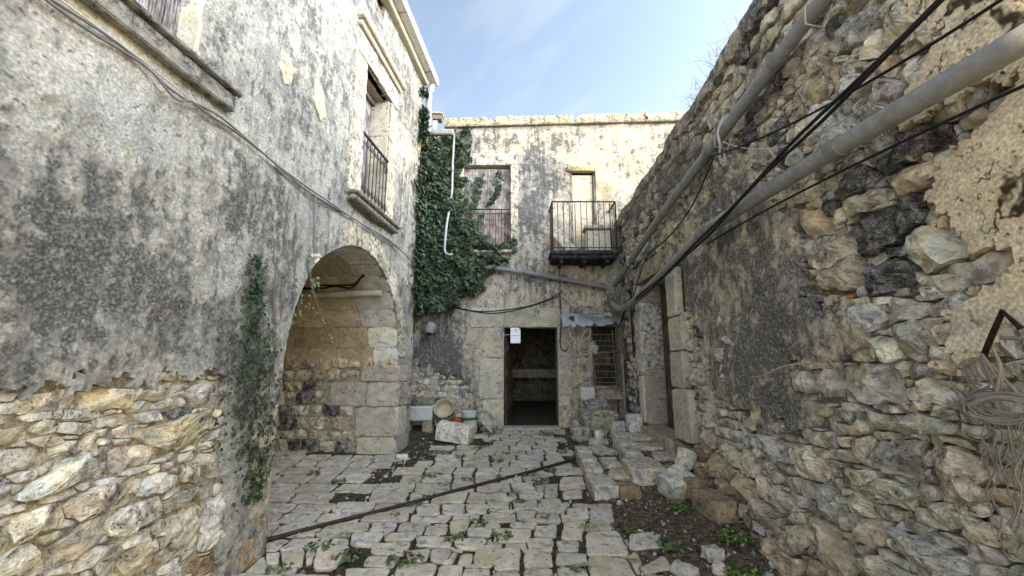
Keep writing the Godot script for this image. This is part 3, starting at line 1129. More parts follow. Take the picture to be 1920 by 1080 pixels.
var pave_stones := [
	["a",0.59,3.55,0.95,3.55,0.94,3.84,0.62,3.88],
	["a",0.62,3.88,0.98,3.88,1.00,4.34,0.68,4.31],
	["a",0.34,3.55,0.58,3.55,0.58,3.69,0.35,3.71],
	["a",0.35,3.73,0.60,3.73,0.63,3.92,0.36,3.92],
	["a",0.09,3.69,0.32,3.71,0.34,3.92,0.09,3.92],
	["a",0.09,3.55,0.31,3.55,0.32,3.69,0.08,3.68],
	["a",-0.15,3.55,0.06,3.55,0.06,3.64,-0.15,3.65],
	["a",-0.15,3.66,0.05,3.66,0.09,3.99,-0.14,3.99],
	["a",-0.38,3.55,-0.18,3.55,-0.17,3.68,-0.38,3.68],
	["a",-0.31,3.71,-0.15,3.69,-0.07,4.08,-0.32,4.04],
	["a",-0.58,3.55,-0.38,3.55,-0.38,3.73,-0.57,3.73],
	["a",-0.88,3.55,-0.60,3.55,-0.58,3.75,-0.92,3.75],
	["a",-0.84,3.78,-0.69,3.79,-0.69,3.99,-0.91,3.97],
	["a",-0.66,3.77,-0.53,3.77,-0.50,3.97,-0.69,3.99],
	["a",-1.18,3.71,-0.95,3.69,-0.90,3.86,-1.21,3.86],
	["a",-1.27,3.55,-0.95,3.55,-0.94,3.69,-1.30,3.68],
	["a",-1.18,3.90,-0.89,3.88,-0.88,4.13,-1.24,4.08],
	["a",-0.83,4.04,-0.53,4.01,-0.50,4.21,-0.88,4.23],
	["a",-0.49,4.01,-0.25,3.97,-0.22,4.18,-0.53,4.18],
	["a",-0.17,4.11,0.14,4.11,0.20,4.37,-0.18,4.37],
	["a",0.14,3.97,0.35,3.94,0.37,4.18,0.13,4.18],
	["a",0.38,3.94,0.56,3.94,0.59,4.13,0.39,4.13],
	["a",0.44,4.16,0.62,4.16,0.74,4.54,0.50,4.51],
	["a",0.19,4.21,0.40,4.21,0.44,4.45,0.22,4.43],
	["a",-0.03,4.40,0.22,4.38,0.26,4.51,0.00,4.51],
	["a",-0.41,4.23,-0.19,4.21,-0.18,4.40,-0.43,4.40],
	["a",-0.81,4.24,-0.59,4.23,-0.61,4.43,-0.82,4.43],
	["a",-0.58,4.26,-0.44,4.26,-0.40,4.57,-0.61,4.54],
	["a",-1.14,4.13,-0.91,4.14,-0.86,4.26,-1.14,4.29],
	["a",-1.42,4.06,-1.18,4.04,-1.17,4.31,-1.48,4.29],
	["a",-1.56,3.68,-1.39,3.69,-1.39,4.04,-1.70,4.06],
	["a",-1.80,3.69,-1.66,3.73,-1.78,4.01,-1.94,3.94],
	["a",-1.65,3.75,-1.61,3.77,-1.66,3.97,-1.74,3.94],
	["a",-1.95,3.73,-1.85,3.73,-1.95,3.94,-2.07,3.92],
	["a",0.75,4.48,0.99,4.48,1.06,4.87,0.82,4.87],
	["a",0.53,4.61,0.76,4.57,0.80,4.84,0.58,4.84],
	["a",0.05,4.54,0.23,4.57,0.25,4.79,0.04,4.77],
	["a",0.29,4.80,0.55,4.84,0.54,5.09,0.31,5.09],
	["a",0.01,4.80,0.27,4.84,0.28,5.09,0.00,5.06],
	["a",0.55,5.38,0.88,5.43,0.91,5.84,0.62,5.81],
	["a",-0.22,4.77,-0.03,4.78,-0.03,5.04,-0.29,5.04],
	["a",-0.21,4.61,-0.03,4.61,-0.01,4.73,-0.25,4.73],
	["a",-0.46,4.70,-0.27,4.70,-0.23,4.94,-0.49,4.94],
	["a",-0.71,4.70,-0.49,4.67,-0.50,4.94,-0.76,4.94],
	["a",-0.96,4.67,-0.73,4.67,-0.77,4.91,-1.03,4.91],
	["a",1.00,3.97,1.28,4.01,1.31,4.29,1.07,4.26],
	["a",1.00,3.60,1.27,3.69,1.27,3.90,1.00,3.69],
	["a",0.57,5.09,0.79,5.13,0.82,5.38,0.59,5.34],
	["a",0.36,5.13,0.51,5.13,0.55,5.47,0.39,5.47],
	["a",-0.30,5.07,-0.03,5.09,-0.06,5.30,-0.28,5.25],
]


func col_of(t: String, lr: RandomNumberGenerator) -> Color:
	var c := Color(0.46, 0.41, 0.33)
	match t:
		"w": c = Color(0.70, 0.675, 0.62)
		"c": c = Color(0.59, 0.54, 0.455)
		"o": c = Color(0.58, 0.49, 0.355)
		"g": c = Color(0.58, 0.575, 0.56)
		"m": c = Color(0.64, 0.59, 0.505)
		"d": c = Color(0.33, 0.32, 0.305)
		"b": c = Color(0.40, 0.30, 0.21)
		"r": c = Color(0.42, 0.18, 0.09)
		"a": c = Color(0.64, 0.575, 0.49)
	if not t in ["b", "r", "a"]:
		c = c.lerp(Color(c.g, c.g, c.g), 0.22)
	var k := lr.randf_range(0.76, 1.14) if t != "a" else lr.randf_range(0.86, 1.1)
	return Color(c.r * k * lr.randf_range(0.97, 1.03), c.g * k, c.b * k * lr.randf_range(0.94, 1.06))


func mat_of(t: String) -> Material:
	if t in ["m", "g"]:
		return mats.patina
	return mats.lichen if t == "d" else mats.fresh


func traced_items(list: Array, base_rise: float, seed_: int, relief := 0.05) -> Array:
	var lr := RandomNumberGenerator.new()
	lr.seed = seed_
	var out := []
	for rec in list:
		var p := poly_of(rec)
		if area_of(p) < 0:
			p.reverse()
		var g := Geometry2D.offset_polygon(p, 0.007)
		if g.size():
			p = g[0]
		var size := sqrt(area_of(p))
		out.append({"p": p, "c": centre_of(p), "rise": base_rise * clampf(size / 0.18, 0.85, 1.2) * lr.randf_range(0.85, 1.2), "relief": relief * clampf(size / 0.2, 0.4, 1.3), "seed": out.size() + seed_, "col": col_of(rec[0], lr), "mat": mat_of(rec[0]), "step": 0.035})
	return out


func polys(list: Array) -> Array:
	var out := []
	for rec in list:
		var p := poly_of(rec)
		if area_of(p) < 0:
			p.reverse()
		out.append(p)
	return out


func fill_items(cells: Array, keep: Callable, kinds: String, rise: float, seed_: int) -> Array:
	var lr := RandomNumberGenerator.new()
	lr.seed = seed_
	var out := []
	for p in cells:
		var c := centre_of(p)
		if not keep.call(c):
			continue
		var t := kinds[lr.randi() % kinds.length()]
		out.append({"p": p, "c": c, "rise": rise * lr.randf_range(0.75, 1.15), "relief": minf(rise, 0.028), "seed": out.size() + seed_, "col": col_of(t, lr), "mat": mat_of(t)})
	return out


func rect_poly(x0: float, x1: float, y0: float, y1: float, jit := 0.0, lr: RandomNumberGenerator = null) -> PackedVector2Array:
	var p := PackedVector2Array()
	for k in [[0.0, 0.0], [0.5, 0.0], [1.0, 0.0], [1.0, 0.5], [1.0, 1.0], [0.5, 1.0], [0.0, 1.0], [0.0, 0.5]]:
		var q := Vector2(lerpf(x0, x1, k[0]), lerpf(y0, y1, k[1]))
		if lr:
			q += Vector2(lr.randf_range(-jit, jit), lr.randf_range(-jit, jit))
		p.append(q)
	return p


# dressed blocks given as rectangles of one wall: x0, x1, y0, y1, kind
func blocks(parent: Node, frame: Transform3D, list: Array, rise: float, called: String, seed_: int, gap := 0.006, depth := 0.1) -> void:
	var lr := RandomNumberGenerator.new()
	lr.seed = seed_
	var k := 0
	for b in list:
		var p := rect_poly(b[0] + gap, b[1] - gap, b[2] + gap, b[3] - gap, 0.004, lr)
		var c := centre_of(p)
		var col := col_of(b[4], lr)
		var m := stone(p, c, rise * lr.randf_range(0.8, 1.2), seed_ + k, col, 0.35, depth, 0.012, 0.06, true)
		put(called, m.mesh(), mats.dressed if b[4] in ["w", "c"] else mat_of(b[4]), parent, Transform3D(frame.basis, frame * Vector3(c.x, c.y, 0)))
		k += 1


# the sides of an opening through a wall: a band that runs back from the outline
func reveal(frame: Transform3D, outline: Array, depth: float, close := false) -> Mb:
	var m := Mb.new()
	var n := outline.size()
	for k in n - (0 if close else 1):
		var a: Vector2 = outline[k]
		var b: Vector2 = outline[(k + 1) % n]
		m.face([frame * Vector3(a.x, a.y, -0.03), frame * Vector3(b.x, b.y, -0.03), frame * Vector3(b.x, b.y, -depth), frame * Vector3(a.x, a.y, -depth)])
	return m


func plank_panel(parent: Node, frame: Transform3D, x0: float, x1: float, y0: float, y1: float, z: float, count: int, col: Color, seed_: int, called := "plank", thick := 0.03) -> void:
	var lr := RandomNumberGenerator.new()
	lr.seed = seed_
	var w := (x1 - x0) / count
	for k in count:
		var t := lr.randf_range(0.85, 1.12)
		var m := bbox(Vector3(w - 0.007, y1 - y0 - lr.randf() * 0.01, thick), 0.004, null, Transform3D(), Color(col.r * t, col.g * t, col.b * t))
		put(called, m.mesh(), mats.board, parent, frame * Transform3D(Basis(), Vector3(x0 + w * (k + 0.5), (y0 + y1) * 0.5, z + lr.randf_range(-0.003, 0.003))))


func backing(parent: Node, frame: Transform3D, x0: float, x1: float, y0: float, y1: float, z: float, col: Color, called := "backing") -> void:
	put(called, bbox(Vector3(x1 - x0, y1 - y0, 0.03), 0.002, null, Transform3D(), col).mesh(), mats.board, parent, frame * Transform3D(Basis(), Vector3((x0 + x1) * 0.5, (y0 + y1) * 0.5, z)))


# ---------------------------------------------------------------- the left house
const ARCH_S := 5.205
const ARCH_R := 1.485
const SPRING := -0.02

func left_hole(p: Vector2) -> float:
	return minf(minf(arch_d(p, ARCH_S, ARCH_R, SPRING), rect_d(p, 4.95, 5.78, 2.08, 3.98)), minf(rect_d(p, 1.35, 2.42, 2.06, 3.75), rect_d(p, 4.72, 5.44, 5.12, 5.36)))


func left_plaster(p: Vector2) -> float:   # metres inside (+) or outside (-) the render that is left
	var e := rn.get_noise_2d(p.x * 4.0, p.y * 4.0) * 0.10 + rn.get_noise_2d(p.x * 14.0, p.y * 14.0) * 0.05 + rn.get_noise_2d(p.x * 40.0, p.y * 40.0) * 0.015
	var edge := -0.11 + 0.1 * smoothstep(1.95, 1.6, p.x) + 0.06 * smoothstep(2.3, 3.0, p.x)
	return maxf(p.y + e - edge, p.x + e * 0.6 + (p.y + 0.6) * 0.1 - 3.12)


func left_coat(p: Vector2) -> float:
	return rn.get_noise_2d(p.x * 1.1, p.y * 1.1) * 0.03 + rn.get_noise_2d(p.x * 6.0, p.y * 6.0) * 0.009 + rn.get_noise_2d(p.x * 22.0, p.y * 22.0) * 0.003


func left_off(p: Vector2) -> float:
	return rn.get_noise_2d(p.x * 1.1, p.y * 1.1) * 0.03 - 0.055


func left_house() -> void:
	var f := left_frame()
	var house := thing("stone_house", "tall rendered stone house with a wide arched passage and a balcony window, grey with lichen", "house")
	var uvr := Rect2(1.1, -2.0, 6.4, 7.5)
	var wall := put("wall", sheet(f, ticks(-0.8, 7.35, 0.08), ticks(-2.0, 5.42, 0.08), left_hole, left_off, uvr).mesh(), mats.mortar, house)
	put("render_coat", sheet(f, ticks(-0.8, 7.35, 0.05, [[1.2, 3.3, 0.02], [3.3, 7.4, 0.04]]), ticks(-2.0, 5.42, 0.05, [[-0.4, 0.2, 0.014], [-2.0, 2.2, 0.03]]), func(p: Vector2) -> float: return minf(left_hole(p), left_plaster(p)), left_coat, uvr, 0.08).mesh(), mats.left_wall, wall)
	# the bulk of the house behind the front, so that it stops sun and sky
	var bulk := Mb.new()
	for b in [[-0.8, 7.3, -4.9, -4.5, -2.0, 5.4], [-0.8, -0.55, -4.5, -0.06, -2.0, 5.4], [7.05, 7.3, -4.5, -0.06, -2.0, 5.4], [-0.8, 7.3, -4.9, -0.35, 5.1, 5.4]]:
		bbox(Vector3(b[1] - b[0], b[5] - b[4], b[3] - b[2]), 0.01, bulk, f * Transform3D(Basis(), Vector3((b[0] + b[1]) * 0.5, (b[4] + b[5]) * 0.5, (b[2] + b[3]) * 0.5)), Color(0.5, 0.46, 0.38))
	put("rear_wall", bulk.mesh(), mats.fresh, house)
	var ret := Mb.new()   # rough corner return
	for k in 9:
		var y := -1.5 + k * 0.77
		ret.add(rock(Vector3(0.16, 0.75, 0.5), 0.3, 0.02, 60 + k, 4, Color(0.45, 0.42, 0.36)), f * Transform3D(Basis(), Vector3(7.27, y + 0.38, -0.245)))
	put("corner", ret.mesh(), mats.patina, wall)
	# rubble where the render has fallen
	var traced := polys(left_stones)
	var items := traced_items(left_stones, 0.05, 100, 0.03)
	for it in items:
		it.z = left_off(it.c) - 0.006
	var cells := minus(courses(1.15, 3.25, -1.95, 0.04, 0.05, 0.11, 0.08, 0.24, 0.02, 0.004, 5), traced, 0.010)
	for it in fill_items(cells, func(c: Vector2) -> bool: return left_plaster(c) < 0.0, "cgmw", 0.038, 900):
		it.z = left_off(it.c) - 0.006
		items.append(it)
	lay(wall, f, items, 190, "stone")
	blocks(wall, f, [[3.36, 3.7, -1.78, -1.27, "b"], [3.42, 3.70, -1.24, -0.72, "m"], [3.40, 3.7, -0.7, -0.2, "m"]], 0.012, "quoin", 41, 0.006, 0.02)
	# yellow stones where render flaked off higher up
	for q in [[3.36, 2.72, 0.10, 0.17], [3.93, 2.76, 0.12, 0.2], [3.45, 3.35, 0.05, 0.09]]:
		var p := PackedVector2Array()
		for k in 12:
			var wob := 1.0 + 0.45 * rn.get_noise_2d(q[0] * 9.0 + cos(TAU * k / 12) * 1.2, q[1] * 9.0 + sin(TAU * k / 12) * 1.2)
			p.append(Vector2(q[0], q[1]) + Vector2(cos(TAU * k / 12) * q[2], sin(TAU * k / 12) * q[3]).rotated(0.25) * wob)
		put("stone", stone(p, Vector2(q[0], q[1]), 0.008, int(q[0] * 100), Color(0.56, 0.50, 0.38), 1.2, 0.06, 0.02, 0.04, true).mesh(), mats.fresh, wall, Transform3D(f.basis, f * Vector3(q[0], q[1], 0.004)))
	# arch: vault, side walls and the voussoirs at its mouth
	var prof := []
	prof.append(Vector2(ARCH_S + ARCH_R, -1.95))
	for k in 25:
		prof.append(Vector2(ARCH_S, SPRING) + Vector2.from_angle(PI * k / 24.0) * ARCH_R)
	prof.append(Vector2(ARCH_S - ARCH_R, -1.95))
	var grown := []
	for q in prof:
		var d: Vector2 = q - Vector2(ARCH_S, SPRING)
		grown.append(Vector2(ARCH_S, SPRING) + (d * (ARCH_R + 0.012) / ARCH_R if q.y > SPRING else d + Vector2(signf(d.x) * 0.012, 0)))
	grown.reverse()
	var vault := put("vault", reveal(f, grown, 3.7).mesh(), mats.mortar, house)
	put("passage_end", bbox(Vector3(3.3, 3.8, 0.1), 0.01, null, Transform3D(), Color(0.4, 0.34, 0.25)).mesh(), mats.fresh, house, f * Transform3D(Basis(), Vector3(ARCH_S, -0.3, -3.72)))
	var lr := RandomNumberGenerator.new()
	lr.seed = 77
	var course := 0
	var th := 0.0
	while th < PI - 0.05:
		var dth := minf(lr.randf_range(0.16, 0.235), PI - th)
		var o := f * Vector3(ARCH_S + cos(th + dth * 0.5) * ARCH_R, SPRING + sin(th + dth * 0.5) * ARCH_R, 0)
		var inward := (f.basis * Vector3(-cos(th + dth * 0.5), -sin(th + dth * 0.5), 0)).normalized()
		var up := inward.cross(NL).normalized()
		var fr := Transform3D(Basis(NL, up, inward), o)
		var x := -0.02
		var first := true
		while x > -3.5:
			var w := lr.randf_range(0.3, 0.62) if not first else lr.randf_range(0.34, 0.6)
			if th < 1.9 or x > -1.2:
				var hh := 2.0 * ARCH_R * sin(dth * 0.5) * 0.5
				var t := "w" if first else "co"[lr.randi() % 2]
				var p := rect_poly(x - w + 0.004, x - 0.004, -hh + 0.004, hh - 0.004, 0.005, lr)
				var c := centre_of(p)
				var col := col_of(t, lr)
				if not first:
					col = col * Color(1.06, 0.97, 0.82) * (0.85 if th > 1.0 else 1.0)
				put("vault_stone", stone(p, c, 0.012, 300 + course * 20 + int(-x * 4), col, 0.4, 0.03, 0.01, 0.07, true).mesh(), mats.dressed, vault, Transform3D(fr.basis, fr * Vector3(c.x, c.y, -0.004)))
			x -= w
			first = false
		th += dth
		course += 1
	# side wall of the passage that faces the viewer: pale quoins, then dark small rubble
	var sf := Transform3D(Basis(NL, UP, -DL), f * Vector3(ARCH_S + ARCH_R, 0, 0))
	var side := put("side_wall", sheet(sf, ticks(-3.7, 0.0, 0.09), ticks(-1.95, 0.0, 0.09), func(_p: Vector2) -> float: return 1.0, func(p: Vector2) -> float: return -0.012 + rn.get_noise_2d(p.x * 5.0, p.y * 5.0) * 0.02, Rect2(0, 0, 1, 1)).mesh(), mats.mortar, house)
	blocks(side, sf, [[-0.62, 0.0, -1.62, -1.13, "c"], [-0.66, 0.0, -1.12, -0.68, "c"], [-0.5, 0.0, -0.67, -0.3, "c"], [-1.1, -0.51, -0.67, -0.3, "c"], [-0.62, 0.0, -0.29, -0.03, "c"]], 0.014, "quoin", 52, 0.005, 0.03)
	var rub := []
	for p in courses(-3.6, -0.05, -1.7, -0.04, 0.15, 0.21, 0.13, 0.34, 0.018, 0.013, 8):
		var c := centre_of(p)
		var inside := false
		for b in [[-0.64, -1.64, -1.11], [-0.68, -1.13, -0.66], [-1.12, -0.69, -0.28], [-0.64, -0.31, 0.0]]:
			if c.x > b[0] - 0.05 and c.y > b[1] and c.y < b[2]:
				inside = true
		if inside:
			continue
		var t := lr.randf()
		var deep := smoothstep(-0.5, -2.6, c.x)
		var kind := "o" if c.y > -0.22 or c.y < -1.35 else (("d" if lr.randf() < 0.8 else "g") if t < 0.2 + 0.38 * deep else ("m" if t < 0.7 else "c"))
		if c.y < -1.35:
			kind = "b" if t < 0.5 else "o"
		rub.append({"p": p, "c": c, "rise": 0.04 * lr.randf_range(0.7, 1.2), "relief": 0.025, "seed": rub.size() + 400, "col": col_of(kind, lr), "mat": mat_of(kind), "z": -0.01})
	lay(side, sf, rub, 160, "stone")
	# the front of the arch: pale voussoirs on its right half
	var a := deg_to_rad(4.0)
	var kk := 0
	while a < deg_to_rad(112.0):
		var da := lr.randf_range(0.2, 0.27)
		var p := PackedVector2Array()
		for q in [[0.004, 0.0], [0.30, 0.0], [0.30, 0.5], [0.30, 1.0], [0.004, 1.0], [0.004, 0.5]]:
			p.append(Vector2(ARCH_S, SPRING) + Vector2.from_angle(a + 0.004 + (da - 0.008) * q[1]) * (ARCH_R + q[0] * (1.0 if kk % 2 else 0.86)))
		var c := centre_of(p)
		put("voussoir", stone(p, c, 0.006, 700 + kk, col_of("m", lr), 0.3, 0.03, 0.008, 0.06, true).mesh(), mats.patina, wall, Transform3D(f.basis, f * Vector3(c.x, c.y, 0.01)))
		a += da
		kk += 1
	blocks(wall, f, [[6.68, 7.2, -1.62, -1.13, "c"], [6.68, 7.1, -1.12, -0.68, "c"], [6.68, 7.22, -0.67, -0.3, "m"], [6.68, 7.1, -0.29, -0.03, "c"]], 0.02, "quoin", 55, 0.005, 0.03)
	# balcony window: stone surround, cornice, board shutter, sill and iron railing
	var stone_m: Material = mats.dressed
	blocks(wall, f, [[4.62, 4.95, 2.08, 2.75, "m"], [4.62, 4.95, 2.75, 3.4, "m"], [4.62, 4.95, 3.4, 3.98, "m"], [5.78, 6.06, 2.08, 2.7, "m"], [5.78, 6.06, 2.7, 3.35, "m"], [5.78, 6.06, 3.35, 3.98, "m"], [4.62, 6.06, 3.98, 4.3, "m"]], 0.03, "surround", 61, 0.001, 0.06)
	put("cornice", bbox(Vector3(1.56, 0.09, 0.16), 0.02, bbox(Vector3(1.48, 0.07, 0.1), 0.02, null, Transform3D(Basis(), Vector3(0, -0.075, -0.03)), Color(0.5, 0.46, 0.38)), Transform3D(), Color(0.52, 0.48, 0.4)).mesh(), stone_m, wall, f * Transform3D(Basis(), Vector3(5.34, 4.42, 0.06)))
	put("reveal", reveal(f, [Vector2(4.95, 2.08), Vector2(5.78, 2.08), Vector2(5.78, 3.98), Vector2(4.95, 3.98)], 0.4, true).mesh(), mats.mortar, wall)
	blocks(wall, Transform3D(Basis(NL, UP, -DL), f * Vector3(5.78, 0, 0)), [[-0.3, 0.0, 2.08, 2.8, "c"], [-0.3, 0.0, 2.8, 3.4, "c"], [-0.3, 0.0, 3.4, 3.98, "c"]], 0.008, "quoin", 64, 0.003, 0.02)
	plank_panel(wall, f, 4.97, 5.76, 2.08, 3.96, -0.3, 4, Color(0.46, 0.44, 0.435), 66, "shutter_board")
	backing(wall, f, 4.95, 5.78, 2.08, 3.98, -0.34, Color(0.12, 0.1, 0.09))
	put("lintel_trim", bbox(Vector3(0.83, 0.06, 0.08), 0.01, null, Transform3D(), Color(0.26, 0.22, 0.2)).mesh(), mats.board, wall, f * Transform3D(Basis(), Vector3(5.365, 3.93, -0.26)))
	var sill := bbox(Vector3(1.5, 0.045, 0.2), 0.016, null, Transform3D(Basis(), Vector3(0, 0.05, -0.02)), Color(0.34, 0.335, 0.32))
	bbox(Vector3(1.46, 0.07, 0.14), 0.016, sill, Transform3D(Basis(), Vector3(0, -0.01, -0.03)), Color(0.3, 0.295, 0.285))
	put("sill", sill.mesh(), mats.patina, wall, f * Transform3D(Basis(), Vector3(5.37, 1.99, 0.08)))
	var rail := put("railing", bbox(Vector3(0.86, 0.03, 0.035), 0.006).mesh(), mats.dark_iron, wall, f * Transform3D(Basis(), Vector3(5.36, 2.98, 0.02)))
	put("bottom_rail", bbox(Vector3(0.86, 0.02, 0.02), 0.004).mesh(), mats.dark_iron, rail, Transform3D(Basis(), Vector3(0, -0.86, 0)))
	for k in 8:
		var b := Mb.new()
		var x := -0.4 + k * 0.114
		tube(b, [Vector3(x, 0, 0), Vector3(x, -0.88, 0)], 0.008, 6)
		for y in [-0.12, -0.74]:   # scrolls on both ends of each bar
			for s in [-1, 1]:
				var sc := []
				for j in 12:
					var an := j * 0.62
					sc.append(Vector3(x + s * (0.006 + 0.045 * (1.0 - j / 13.0) * absf(sin(an * 0.5 + 0.5))), y + 0.05 * cos(an) * (1.0 - j / 14.0), 0.004))
				tube(b, sc, 0.005, 5)
		put("baluster", b.mesh(), mats.dark_iron, rail)
	# near window with closed shutter and a long moulded sill
	put("reveal", reveal(f, [Vector2(1.35, 2.06), Vector2(2.42, 2.06), Vector2(2.42, 3.75), Vector2(1.35, 3.75)], 0.3, true).mesh(), mats.mortar, wall)
	blocks(wall, Transform3D(Basis(NL, UP, -DL), f * Vector3(2.42, 0, 0)), [[-0.24, 0.0, 2.06, 2.7, "w"], [-0.24, 0.0, 2.7, 3.75, "w"]], 0.006, "quoin", 71, 0.003, 0.02)
	plank_panel(wall, f, 1.36, 2.41, 2.02, 3.73, -0.17, 10, Color(0.36, 0.35, 0.345), 72, "shutter_board")
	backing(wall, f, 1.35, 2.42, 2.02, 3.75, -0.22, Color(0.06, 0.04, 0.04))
	var s2 := bbox(Vector3(2.3, 0.13, 0.08), 0.012, null, Transform3D(Basis(), Vector3(0, 0, -0.04)), Color(0.27, 0.27, 0.265))
	tube(s2, [Vector3(-1.16, 0.085, 0.01), Vector3(1.16, 0.085, 0.01)], 0.022, 10, Color(0.25, 0.25, 0.24))
	bbox(Vector3(2.3, 0.035, 0.12), 0.008, s2, Transform3D(Basis(), Vector3(0, 0.084, -0.02)), Color(0.23, 0.23, 0.225))
	put("sill", s2.mesh(), mats.patina, wall, f * Transform3D(Basis(), Vector3(1.6, 1.94, 0.075)))
	if false: put("render_band", bbox(Vector3(2.4, 0.1, 0.02), 0.008, null, Transform3D(), Color(0.60, 0.53, 0.42)).mesh(), mats.fresh, wall, f * Transform3D(Basis(), Vector3(1.62, 1.815, 0.012)))
	# attic opening, eaves course, gutter
	put("reveal", reveal(f, [Vector2(4.72, 5.12), Vector2(5.44, 5.12), Vector2(5.44, 5.36), Vector2(4.72, 5.36)], 0.3, true).mesh(), mats.mortar, wall)
	backing(wall, f, 4.72, 5.44, 5.12, 5.36, -0.28, Color(0.1, 0.08, 0.07))
	put("eaves_course", bbox(Vector3(8.1, 0.14, 0.16), 0.02, null, Transform3D(), Color(0.55, 0.50, 0.41)).mesh(), mats.dressed, house, f * Transform3D(Basis(), Vector3(3.3, 5.41, 0.03)))
	put("roof", bbox(Vector3(8.2, 0.08, 5.2), 0.01, null, Transform3D(), Color(0.4, 0.3, 0.22)).mesh(), mats.fresh, house, f * Transform3D(Basis(Vector3.RIGHT, -0.06), Vector3(3.3, 5.56, -2.4)))


# ---------------------------------------------------------------- the house at the end of the yard
func end_hole(p: Vector2) -> float:
	return minf(minf(rect_d(p, -0.16, 0.92, -1.6, 0.72), rect_d(p, -1.05, -0.03, 2.33, 4.25)), minf(rect_d(p, 1.25, 1.81, 2.0, 4.13), minf(rect_d(p, 1.63, 2.15, -0.45, 0.74), rect_d(p, -9.0, -1.5, 5.02, 9.0))))


func end_plaster(p: Vector2) -> float:
	var e := rn.get_noise_2d(p.x * 3.0, p.y * 3.0 + 40.0) * 0.22 + rn.get_noise_2d(p.x * 12.0, p.y * 12.0) * 0.08
	var low_left := smoothstep(-0.42, -0.36, -p.x - 1.05 + e) * (1.0 - smoothstep(-0.22, -0.17, p.y + e + 0.18 * (p.x + 1.5)))
	var by_window := smoothstep(1.12, 1.2, p.x + e * 0.6) * (1.0 - smoothstep(0.9, 1.0, p.y + e))
	var scar := smoothstep(0.98, 1.05, p.x + e) * sbox(p.y + e * 0.8, 1.25, 1.98, 0.04)
	return 1.0 - maxf(low_left * smoothstep(-0.6, -0.66, p.x), maxf(by_window, scar * 0.6))


func end_off(p: Vector2) -> float:
	var z := rn.get_noise_2d(p.x * 1.0, p.y * 1.0 + 9.0) * 0.03 + rn.get_noise_2d(p.x * 5.0, p.y * 5.0) * 0.012 + rn.get_noise_2d(p.x * 20.0, p.y * 20.0) * 0.004
	return z - 0.045 * (1.0 - end_plaster(p))


